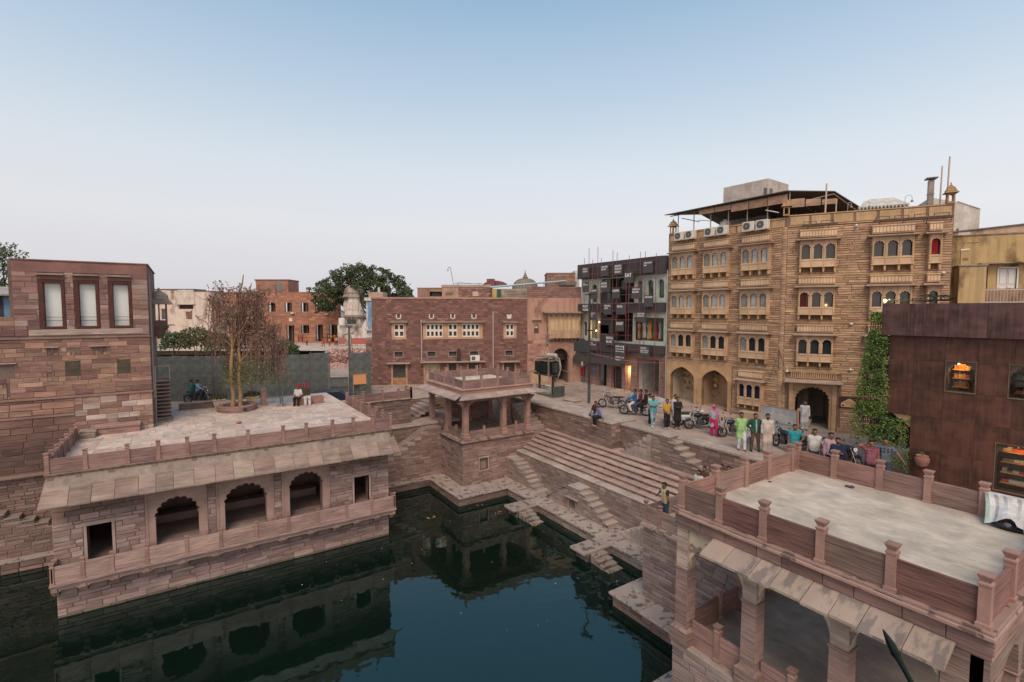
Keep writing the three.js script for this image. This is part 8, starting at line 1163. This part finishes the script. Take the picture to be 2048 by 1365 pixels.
{ // half bare weeping tree with papery yellow stems
  const t = thing('weeping_tree', 'half bare weeping tree with yellow twin stems and reddish hanging twigs in a round planter', 'tree', [2.3, -5.64, -31.95]), tk = new MB().color([.44, .275, .13]), tips = [];
  const s1 = limb(tk, [2.18, -5.4, -31.95], [2.25, -.8, -31.9], .115, .07, .06, 7), s2 = limb(tk, [2.55, -5.4, -31.9], [2.62, -1.6, -32.0], .115, .06, .08, 6);
  const br = (p, q, r, n, sp) => { tk.color(jit([.36, .215, .11], .15)); const L = limb(tk, p, q, r, r * .4, .12, 5); for (let k = 1; k < L.length; k++) tips.push(L[k]); if (n > 0) for (let k = 0; k < 3; k++) { const o = L[2 + Math.floor(rr(0, 3.9))], a = rr(0, 6.28), s = sp * rr(.5, 1); br(o, [o[0] + Math.cos(a) * s, o[1] + rr(.0, 1) * s * .9, o[2] + Math.sin(a) * s], r * .5, n - 1, sp * .62); } };
  for (const [q, r] of [[[2.9, 2.0, -31.7], .07], [[3.6, .9, -31.3], .06], [[1.6, .8, -32.2], .06], [[4.3, -.2, -32.4], .055], [[1.2, -.6, -31.5], .05], [[3.4, 1.6, -32.8], .055], [[4.6, -1.0, -31.4], .05]]) br(s1[5 + Math.floor(rr(0, 2.9))], q, r, 2, 1.15); for (const [q, r] of [[[4.3, -.6, -31.2], .055], [[3.7, .2, -32.8], .05], [[1.5, -1.4, -32.6], .04], [[4.7, -2.2, -31.6], .04]]) br(s2[4 + Math.floor(rr(0, 2.9))], q, r, 2, 1.0);
  part(t, 'trunk', tk, M.bark);
  const tw = new MB(), lf = new MB();
  for (let k = 0; k < 1250; k++) { const o = pick(tips).map((v, i) => v + (i === 1 ? rr(-.2, .2) : rr(-.25, .25))); if (o[1] < -2.6 || o[0] < 1.15 || o[0] > 5.2) continue; const L = rr(.5, 1.9) * (o[1] > .8 ? .55 : 1), sx = rr(-.3, .3), sz = rr(-.3, .3), pts = []; for (let s = 0; s <= 5; s++) { const f = s / 5; pts.push([o[0] + sx * f + rr(-.03, .03), o[1] + .12 * Math.sin(f * 3) - L * f * f, o[2] + sz * f + rr(-.03, .03)]); } tw.color(jit([.27, .15, .12], .25)); tw.tube(pts, [.014, .012, .01, .009, .008, .006], 3); for (let s = 1; s <= 5; s++) if (rnd() < .8) leafQuads(lf, pts[s], .085, pick([[.30, .175, .155], [.25, .145, .13], [.34, .215, .19], [.20, .17, .085]]), 2, 1); }
  for (let k = 0; k < 9000; k++) { const a = rr(0, 6.28), r = Math.sqrt(rnd()) * (k % 3 ? 1.5 : 2.3), x = 3.0 + Math.cos(a) * r, y = -3.35 + rr(-.75, .6) - Math.abs(r - 1) * .18, z = -31.9 + Math.sin(a) * r; if (vnoise(x * .16 + 5, z * .16 + y * .21 + 5, 9, 9, 77) < .44) continue; leafQuads(lf, [x, y, z], .075, pick([[.10, .125, .04], [.14, .14, .05], [.17, .145, .06]]), 1, .6); }
  part(t, 'twigs', tw, M.bark).userData.kind = 'stuff'; part(t, 'crown', lf, M.leaf);
  const pl = thing('round_planter', 'low round red stone planter wall round the weeping tree', 'planter', [2.4, -5.64, -32]); const wl = new MB().color([.33, .20, .175]).lathe([[1.0, 0], [1.02, .02], [1.02, .3], [.98, .33], [.74, .33], [.72, .3], [.72, .2], [0, .2]], 2.4, -5.64, -32, 26); part(pl, 'wall', wl, M.layer); part(pl, 'soil', new MB().color([.15, .10, .075]).cyl([2.4, -5.5, -32], [2.4, -5.42, -32], .73, .73, 20), M.dust); part(pl, 'niche', new MB().color([.03, .025, .02]).box(2.6, -5.55, -31.02, 2.78, -5.42, -30.985), M.matt);
  for (const [x, z, w, l] of [[1.55, -33.0, [.62, .5, .42], 'white tapered pot of green plants left of the tree'], [3.25, -33.0, [.60, .47, .30], 'cream tapered pot of green plants right of the tree']]) { const p = thing('plant_pot', l, 'plant pot', [x, -5.64, z]); part(p, 'pot', new MB().color(w).post([[.2, 0], [.3, .5], [.34, .52], [.34, .58]], x, -5.64, z), M.plaster); const g = new MB(); for (let k = 0; k < 420; k++) { const a = rr(0, 6.28), r = Math.sqrt(rnd()) * .42; leafQuads(g, [x + Math.cos(a) * r, -5.05 + rr(0, .28) * (1 - r), z + Math.sin(a) * r], .09, pick([[.05, .075, .025], [.08, .085, .03], [.13, .11, .05]])); } part(p, 'leaves', g, M.leaf); }
}
function tree(o) { // limbs and leaf clumps through an uneven crown
  const t = thing('tree', o.label, 'tree', o.base), tk = new MB().color([.13, .10, .08]), lf = new MB(); const top = [o.base[0], o.base[1] + o.h * .45, o.base[2]]; limb(tk, o.base, top, o.r, o.r * .7, .2, 5);
  for (const [x, y, z, R] of o.clumps) { const c = [o.base[0] + x, y, o.base[2] + z]; limb(tk, top, c, o.r * .4, .05, .3, 5); const n = Math.round(o.n * R * R); for (let k = 0; k < n; k++) { const a = rr(0, 6.28), b = Math.asin(rr(-1, 1)), q = R * (.55 + .45 * Math.cbrt(rnd())) * (1 + .45 * (vnoise(a * .16, b * .3 + 1, 7, 7, 33 + Math.round(x * 3)) - .5) * 2); const p = [c[0] + Math.cos(a) * Math.cos(b) * q * 1.1, c[1] + Math.sin(b) * q * .8, c[2] + Math.sin(a) * Math.cos(b) * q]; if (vnoise(p[0] * .11 + 9, p[1] * .11 + p[2] * .07 + 9, 11, 11, 44) < .40) continue; leafQuads(lf, p, o.leaf, pick(o.cols), 2, .3); } }
  part(t, 'trunk', tk, M.bark); part(t, 'crown', lf, M.leaf); return t;
}
{
  const c = [], m = frame(36.33, -55.1, 56.6), w = (u, y, d) => at(m, u, y, d), b = w(-19.3, -6, -10), K = 1.1;
  for (const [u, y, R] of [[-24.6, 2.2, 1.9], [-23.6, 4.0, 1.8], [-21.9, 5.2, 1.7], [-20.1, 5.6, 1.8], [-18.3, 5.4, 1.8], [-16.6, 4.4, 1.6], [-15.0, 3.2, 1.4], [-21.5, 2.6, 2.2], [-18.6, 2.8, 2.3], [-16.3, 2.0, 1.8], [-13.8, 2.2, 1.1], [-25.5, .9, 1.2]]) { const p = w(u * K * 1.03, y * K * .9, -10 + rr(-1.5, 1.5)); c.push([p[0] - b[0], p[1], p[2] - b[2], R * K]); }
  tree({ label: 'large dark green tree rising behind the domed turret', base: b, h: 7, r: .45, clumps: c, n: 420, leaf: .26, cols: [[.055, .085, .03], [.075, .10, .035], [.045, .07, .025], [.10, .12, .05]] });
  const d = [-17.9, ST, -83]; tree({ label: 'green tree showing over the left edge behind the tall house', base: d, h: 10, r: .35, clumps: [[.6, 4.6, 0, 2.0], [.2, 6.2, 0, 2.0], [-1.4, 7.0, 0, 1.9], [1.6, 3.4, 0, 1.3], [.2, 2.0, 0, 1.8]], n: 260, leaf: .2, cols: [[.07, .10, .035], [.09, .12, .05], [.05, .08, .03]] });
}
{ // shrubs beyond the fence
  const m = frame(34.13, -51.76, 56.6);
  for (const [l, u, y, R, n, c] of [['dark green bush at the foot of the stained white house', -42.0, -4.0, 1.7, 1200, [[.045, .09, .03], [.06, .11, .04]]], ['tall olive bush left of the weeping tree beyond the fence', -39.2, -3.6, 2.0, 1500, [[.09, .10, .035], [.11, .11, .04]]], ['bush with yellow stems just behind the weeping tree', -36.6, -4.2, 1.8, 900, [[.07, .11, .03], [.10, .13, .04]]], ['rounded green bush right of the weeping tree beyond the fence', -28.4, -4.8, 1.5, 1500, [[.10, .15, .05], [.08, .13, .045]]], ['small olive bush before the school wall', -30.3, -3.4, .9, 420, [[.10, .10, .04], [.08, .09, .035]]]]) {
    const g = new MB(), c0 = at(m, u, y, 0), t = thing('shrub', l, 'shrub', [c0[0], y - R, c0[2]]); for (let k = 0; k < n; k++) { const a = rr(0, 6.28), b = Math.asin(rr(-.6, 1)), q = R * Math.cbrt(rr(.2, 1)) * (.8 + .5 * vnoise(a * .16, b * .3 + 1, 7, 7, 12)); leafQuads(g, [c0[0] + Math.cos(a) * Math.cos(b) * q, y + Math.sin(b) * q * .75, c0[2] + Math.sin(a) * Math.cos(b) * q], .2, pick(c), 2, .2); } part(t, 'leaves', g, M.leaf); const st = new MB().color([.2, .15, .08]); for (let k = 0; k < 5; k++) st.cyl([c0[0] + rr(-.4, .4), y - R * 1.1, c0[2]], [c0[0] + rr(-R, R) * .7, y + R * .4, c0[2] + rr(-.5, .5)], .05, .02, 5); part(t, 'stems', st, M.bark);
  }
}
{ // creeper on the rusted shop
  const m = frame(23.28, -7.39, 3.3), t = thing('creeper', 'dense bright green creeper cascading down the left end of the rusted shop', 'creeper', at(m, -1, ST, 0)), g = new MB(), st = new MB().color([.15, .10, .06]);
  const edge = y => y > -1 ? [-1.4, -1.0] : y > -2.6 ? [-1.5 - (-1 - y) * .13, -.78] : y > -4.2 ? [-1.72 - (-2.6 - y) * .14, -.72] : y > -5.3 ? [-1.95, -.05] : [-.9, .02];
  for (let k = 0; k < 12500; k++) { const y = rr(-6.2, -.05), [a, b] = edge(y); if (y < -5.2 && rnd() < .72) continue; const f = rnd(), u = a + (b - a) * f, bulge = .16 + .34 * vnoise(u * .3 + 3, y * .35 + 8, 9, 9, 19); if (vnoise(u * .21 + 3, y * .26 + 8, 13, 13, 29) < .30) continue; const p = at(m, u, y, -.5 + rnd() * (bulge + .55)); leafQuads(g, p, .062, pick([[.14, .225, .042], [.10, .175, .032], [.19, .265, .055], [.065, .12, .024]]), 2, .5); }
  for (let k = 0; k < 1500; k++) { const u = rr(-1.55, -.05), y = rr(-5.4, -4.1); leafQuads(g, at(m, u, y, -1.0 + rr(0, .6)), .07, pick([[.03, .055, .012], [.045, .075, .015]]), 2, .5); }
  for (let k = 0; k < 26; k++) { const u = rr(-1.5, -.9), p = []; for (let s = 0; s < 5; s++) p.push(at(m, u - s * .05 + rr(-.05, .05), -.2 - s * 1.1, -.2 + rr(-.1, .1))); st.tube(p, .01, 4); }
  part(t, 'leaves', g, M.leaf); part(t, 'stems', st, M.bark);
  for (const [l, u, y, d, n, h] of [['low green plant along the top of the rusted shop', -.45, .28, .0, 160, .16], ['thin dry shrub on the street left of the checked shirts', -2.55, -6.5, .35, 150, .75], ['small green shrub at the foot of the rusted shop', -.25, -6.45, .15, 220, .8]]) { const s = thing('plant', l, 'plant', at(m, u, y, d)), q = new MB(), w = new MB().color([.22, .15, .10]); for (let k = 0; k < 9; k++) { const a = rr(0, 6.28), e = at(m, u + Math.cos(a) * .3, y + h * rr(.6, 1), d + Math.sin(a) * .2); w.cyl(at(m, u, y, d), e, .012, .005, 4); } for (let k = 0; k < n; k++) leafQuads(q, at(m, u + rr(-.35, .35) * (h < .3 ? 1.6 : 1), y + h * rr(.25, 1.1), d + rr(-.22, .22)), .06, h > .7 && h < .78 ? [.16, .10, .05] : [.09, .14, .035], 1); part(s, 'leaves', q, M.leaf); part(s, 'stems', w, M.bark); }
  const bl = thing('blue_notice', 'blue and white notice board half hidden behind the creeper', 'sign', at(m, -1.45, -4.9, -3)); part(bl, 'panel', new MB(m).color([.015, .085, .20]).box(-1.95, -5.9, -3.0, -1.2, -4.55, -2.95).color([.6, .62, .64]).box(-1.75, -5.85, -2.95, -1.3, -5.55, -2.94), M.matt);
}
// ================= street things =================
{
  const X = 23.2, t = thing('transformer', 'black electrical transformer on two poles in a small street enclosure', 'transformer', [X, ST, -30.2]);
  for (const z of [-31.25, -29.55]) part(t, 'pole', new MB().color([.10, .06, .05]).cyl([X, ST, z], [X, -4.7, z], .09, .09, 8), M.steel);
  part(t, 'beam', new MB().color([.16, .13, .12]).box(X - .4, -4.95, -31.5, X + .5, -4.82, -29.3), M.steel);
  part(t, 'tank', new MB().color([.022, .026, .022]).box(X - .35, -4.82, -30.9, X + .45, -3.85, -29.7, .04), M.paint); const fn = new MB().color([.02, .024, .02]); for (let k = 0; k < 9; k++) { fn.box(X - .62, -4.7, -30.85 + k * .13, X - .35, -3.95, -30.82 + k * .13); } fn.cyl([X, -4.7, -31.3], [X, -3.95, -31.3], .36, .36, 12).cyl([X, -4.65, -29.2], [X, -3.95, -29.2], .3, .34, 12); part(t, 'cooling_fins', fn, M.paint);
  part(t, 'top_frame', new MB().color([.42, .37, .34]).box(X - .5, -3.84, -31.1, X + .5, -3.74, -29.5).box(X - .5, -3.56, -31.1, X + .5, -3.5, -29.5).box(X - .5, -4.9, -29.56, X - .42, -3.5, -29.46).box(X - .5, -4.9, -30.74, X - .44, -3.7, -30.68), M.steel); part(t, 'conservator', new MB().color([.45, .46, .38]).cyl([X, -3.4, -30.2], [X, -3.35, -29.2], .14, .14, 10), M.paint); for (let k = 0; k < 3; k++) part(t, 'insulator', new MB().color([.40, .30, .24]).lathe([[.04, 0], [.07, .06], [.04, .1], [.07, .16], [.04, .2], [.03, .3]], X, -3.5, -30.8 + k * .3, 8), M.paint);
  part(t, 'box', new MB().color([.62, .60, .57]).box(X - .62, -6.22, -29.75, X - .4, -5.6, -29.25, .02), M.paint); part(t, 'cable', new MB().color([.3, .28, .27]).tube([[X, -3.5, -29.5], [X + .1, -3.6, -28.9], [X, -4.2, -28.6], [X, -4.8, -28.8], [X, -5.5, -29.3]], .04, 5).tube([[X, -3.55, -29.5], [X, -3.8, -28.8], [X, -4.4, -28.7], [X + .1, -4.9, -29.1]], .03, 5), M.rubber);
  const en = new MB().color([.13, .17, .165]); for (let k = 0; k < 14; k++) { en.box(X - .72, ST, -30.75 + k * .15, X - .70, -5.65, -30.73 + k * .15); } en.box(X - .74, -5.66, -30.8, X - .69, -5.62, -28.65).box(X - .74, -6.35, -30.8, X - .69, -6.3, -28.65).box(X - .7, ST, -28.68, X + .4, -5.62, -28.65); part(t, 'railing', en, M.steel);
  part(t, 'mast', new MB().color([.50, .38, .34]).cyl([X, -3.5, -30.6], [X + .1, -1.9, -30.5], .035).cyl([X, -3.5, -30.1], [X + .1, -1.9, -30.2], .035).box(X - .1, -2.2, -30.8, X + .2, -2.12, -29.9).box(X - .1, -1.9, -30.7, X + .2, -1.84, -30.0), M.steel);
  const p = thing('utility_pole', 'dark utility pole with crossarms standing before the dark shop block', 'pole', [23.3, ST, -25.65]); part(p, 'shaft', new MB().color([.06, .07, .07]).cyl([23.3, ST, -25.65], [23.3, 1.2, -25.65], .085, .06, 9).color([.10, .15, .155]).cyl([23.3, ST, -25.65], [23.3, -5.06, -25.65], .1, .1, 9), M.steel); part(p, 'crossarm', new MB().color([.05, .05, .05]).box(23.25, 1.05, -26.1, 23.35, 1.12, -25.1).box(23.25, -1.4, -26.0, 23.35, -1.33, -25.3), M.steel); part(p, 'stay', new MB().color([.05, .05, .05]).tube([[23.3, -2.2, -25.65], [23.6, -3.2, -24.6], [23.9, -3.9, -23.9]], .014, 4), M.steel); part(p, 'dish', new MB().color([.045, .045, .05]).cyl([23.3, -2.5, -26.4], [23.32, -2.5, -26.4], .55, .55, 14).box(23.2, -2.9, -27.2, 23.3, -2.2, -25.6, .02), M.paint);
  const wr = new MB().color([.30, .27, .26]); const sag = (a, b, s) => { const q = []; for (let k = 0; k <= 12; k++) { const f = k / 12; q.push([a[0] + (b[0] - a[0]) * f, a[1] + (b[1] - a[1]) * f - s * 4 * f * (1 - f), a[2] + (b[2] - a[2]) * f]); } return q; }; wr.tube(sag([23.2, -4.3, -28.8], [23.3, -3.4, -25.65], .5), .014, 4).tube(sag([23.3, -2.9, -25.65], [28.9, -3.6, -22.5], .3), .01, 4); solo('street_wires', 'thin pale wires sagging from the transformer to the utility pole', 'wires', wr, M.rubber);
  const sl = solo('stone_slab', 'loose stone slab lying on the street wall near the transformer', 'slab', new MB().color([.45, .37, .32]).box(22.4, -6.38, -27.4, 23.3, -6.25, -26.3, .03), M.pave);
  // tin sheet and cloth
  const tf = frame(24.55, -14.15, 3), ty = sy(24.6, -13), tn = thing('tin_sheet', 'large dull metal sheet held upright by two orange posts', 'metal sheet', at(tf, .95, ty, 0)); part(tn, 'sheet', new MB(tf).color([.52, .53, .53]).box(.08, -6.3, 0, 1.82, -4.86, .02), mat({ name: 'dull_tin', map: tGrain, size: 1.4, r: .4, metal: .35, bump: .03 })); part(tn, 'rail', new MB(tf).color([.45, .45, .45]).box(.08, -5.62, .02, 1.82, -5.58, .04).box(.05, -4.86, -.01, 1.85, -4.83, .03), M.metal); for (const u of [.0, 1.88]) part(tn, 'post', new MB(tf).color([.48, .23, .14]).cyl([u, ty, .0], [u, -4.72, .0], .045, .045, 8), M.paint);
  const bn = solo('white_banner', 'white cloth banner stretched behind the turquoise and orange shirts', 'banner', new MB().color([.70, .70, .70]).quad([24.5, -6.05, -20.85], [24.6, -6.12, -20.1], [24.55, -5.42, -20.05], [24.5, -5.38, -20.8]).box(24.48, -6.08, -20.86, 24.5, -5.36, -20.84), M.cloth);
  const lb = thing('street_bench', 'low tan stone bench against the hotel wall under the blue windows', 'bench', [27.6, sy(27.6, -17), -16.8]); part(lb, 'seat', new MB(frame(28.4, -18, 2.7)).color([.46, .33, .22]).box(.6, -6.6, .0, 3.1, -6.05, .55, .04), M.stone);
  const pots = thing('plant_pot', 'white plant pot inside the hotel entrance', 'plant pot', at(HRf, 1.5, -6.85, -.9)); part(pots, 'pot', new MB(HRf).color([.55, .52, .5]).lathe([[.12, 0], [.2, .35], [.21, .4]], 1.5, -6.85, -.9, 12), M.paint); const pg = new MB(); for (let k = 0; k < 90; k++) leafQuads(pg, at(HRf, 1.5 + rr(-.25, .25), -6.3 + rr(-.1, .35), -.9 + rr(-.25, .25)), .12, [.03, .05, .02]); part(pots, 'leaves', pg, M.leaf);
  const ra = solo('hanging_garment', 'bright red garment hanging at the leftmost dark shop door', 'garment', new MB(frame(29.3, -36, 0)).color([.40, .012, .03]).box(2.85, -5.75, .1, 3.25, -4.85, .2, .05), M.cloth);
  const car = thing('car', 'dark blue car parked below the back edge of the terrace, only its roof showing', 'car', [8.4, ST - .5, -37]); const cr = new MB().color([.022, .035, .075]); const pr = [[-1.9, .35], [-1.95, .75], [-1.2, .88], [-.7, 1.3], [.75, 1.32], [1.35, .92], [2.0, .8], [2.02, .35]]; const cm = frame(8.4, -36.6, 80); const cb = new MB(cm).color([.022, .035, .075]).ext(pr.map(([u, y]) => [u, ST - .5 + y * .92]), [], -.75, .75); part(car, 'body', cb, mat({ name: 'car_paint', r: .25 })); for (const u of [-1.25, 1.3]) for (const d of [-.7, .7]) part(car, 'wheel', new MB(cm).color(BLACK).cyl([u, ST - .2, d - .1], [u, ST - .2, d + .1], .3, .3, 14), M.rubber); part(car, 'window', new MB(cm).color([.03, .035, .04]).ext([[-.95, .9], [-.6, 1.22], [.65, 1.24], [1.1, .92]].map(([u, y]) => [u, ST - .5 + y * .92]), [], .751, .757), M.glass);
}
// things on the near roof, floating leaves, and the railing finial close by
{
  const t = thing('white_cloth', 'white cloth thrown over the railing at the right end of the near roof', 'cloth', [14.3, -4.5, -2.8]), c = new MB(), N = 16, Mx = 12, S = [];
  for (let j = 0; j <= Mx; j++) { S.push([]); for (let i = 0; i <= N; i++) { const f = i / N, g = j / Mx, z = -3.2 + f * 1.15 + g * .14 * (1 - f) , fold = .05 * Math.sin(f * 22 + g * 3) * (.3 + g) + .03 * Math.sin(f * 41); S[j].push([14.42 - .03 - g * g * .5 - fold, -3.93 - g * .52 * (.8 + .2 * Math.cos(f * 9)), z]); } }
  for (let j = 0; j < Mx; j++) for (let i = 0; i < N; i++) { c.color(i === 0 || i === 9 ? [.45, .60, .54] : [.72, .72, .72]); c.quad(S[j + 1][i], S[j + 1][i + 1], S[j][i + 1], S[j][i]); } c.color([.7, .71, .71]); for (let i = 0; i < N; i++) c.quad(S[0][i], S[0][i + 1], [14.62, -3.95, S[0][i + 1][2]], [14.62, -3.95, S[0][i][2]]).quad([14.62, -3.95, S[0][i][2]], [14.62, -3.95, S[0][i + 1][2]], [14.66, -4.4, S[0][i + 1][2]], [14.66, -4.4, S[0][i][2]]); part(t, 'sheet', c, M.cloth);
  const b = solo('dark_bag', 'dark bundle lying under the white cloth on the near roof', 'bag', new MB().color([.03, .035, .05]).ball(14.0, -4.43, -2.72, .12, .08, .28, 10, 6).color([.18, .19, .22]).ball(13.95, -4.40, -2.72, .07, .06, .08, 8, 5), M.cloth);
  for (const [x, z, s, l] of [[14.05, -5.66, .07, 'crumpled dark packet by the back railing of the near roof'], [12.74, -7.0, .03, 'small dark scrap near the left railing of the near roof']]) solo('litter_scrap', l, 'litter', new MB().color([.09, .08, .10]).box(x - s, -4.505, z - s * 1.4, x + s, -4.505 + s * .7, z + s * 1.4, s * .3).color([.4, .4, .42]).box(x - s * .5, -4.5 + s * .6, z - s, x + s * .2, -4.5 + s * .8, z + s * .3), M.cloth);
  for (const [x, z, l, n] of [[10.64, -23.99, 'orange patch of leaves floating between the two pavilions', 14], [14.0, -22.6, 'few yellow leaves floating off the first water stair', 6], [14.75, -20.2, 'orange leaves caught at the foot of the first water stair', 16], [13.6, -24.0, 'yellow leaf floating near the tower ledge', 4]]) { const g = new MB(); for (let k = 0; k < n; k++) { const a = rr(0, 6.3), s = rr(.04, .08), cx = x + rr(-.22, .22), cz = z + rr(-.12, .12); g.color(jit([.55, .28, .06], .2)); g.quad([cx - s * Math.cos(a), WY + .006, cz - s * Math.sin(a)], [cx + s * .5 * Math.sin(a), WY + .012, cz - s * .5 * Math.cos(a)], [cx + s * Math.cos(a), WY + .006, cz + s * Math.sin(a)], [cx - s * .5 * Math.sin(a), WY + .012, cz + s * .5 * Math.cos(a)]); } solo('floating_leaves', l, 'leaves', g, M.leaf, null, null, 'stuff'); }
  const sp = new MB(); for (let k = 0; k < 30; k++) { const x = rr(2, 15), z = rr(-26, -8), s = rr(.008, .022); sp.color(jit([.45, .45, .42], .2)); sp.quad([x - s, WY + .004, z + s], [x + s, WY + .004, z + s], [x + s, WY + .004, z - s], [x - s, WY + .004, z - s]); } solo('floating_specks', 'tiny pale specks scattered over the water', 'specks', sp, M.matt, [8, WY, -17], null, 'stuff');
  // iron finial of the railing right below the viewer
  const A = V(1.84, -1.02, -.63), D = V(2.02, -1.42, -.50).sub(A).normalize(), P = s => { const q = A.clone().addScaledVector(D, s); return [q.x, q.y, q.z]; };
  const f = thing('iron_finial', 'dark green iron spear finial close to the viewer at the bottom edge', 'railing finial', P(.3)); const fm = new MB().color([.012, .022, .02]); const prof = [[0, .0008], [.01, .004], [.055, .0125], [.075, .0135], [.079, .0105], [.083, .0105], [.087, .015], [.094, .015], [.098, .0105], [.105, .0115], [.125, .0095], [.16, .0085], [.6, .0085]]; for (let i = 0; i + 1 < prof.length; i++) fm.cyl(P(prof[i][0]), P(prof[i + 1][0]), prof[i][1], prof[i + 1][1], 18, false); part(f, 'spear', fm, mat({ name: 'dark_iron', r: .32, metal: .4 }));
  const kb = solo('rail_knob', 'pale grey rounded knob beside the iron spear at the bottom edge', 'knob', new MB().color([.30, .31, .31]).ball(1.865, -1.20, -.565, .016, .02, .016, 14, 9).cyl([1.865, -1.6, -.565], [1.865, -1.2, -.565], .012, .012, 12), M.metal);
}
renderer.render(scene, camera);
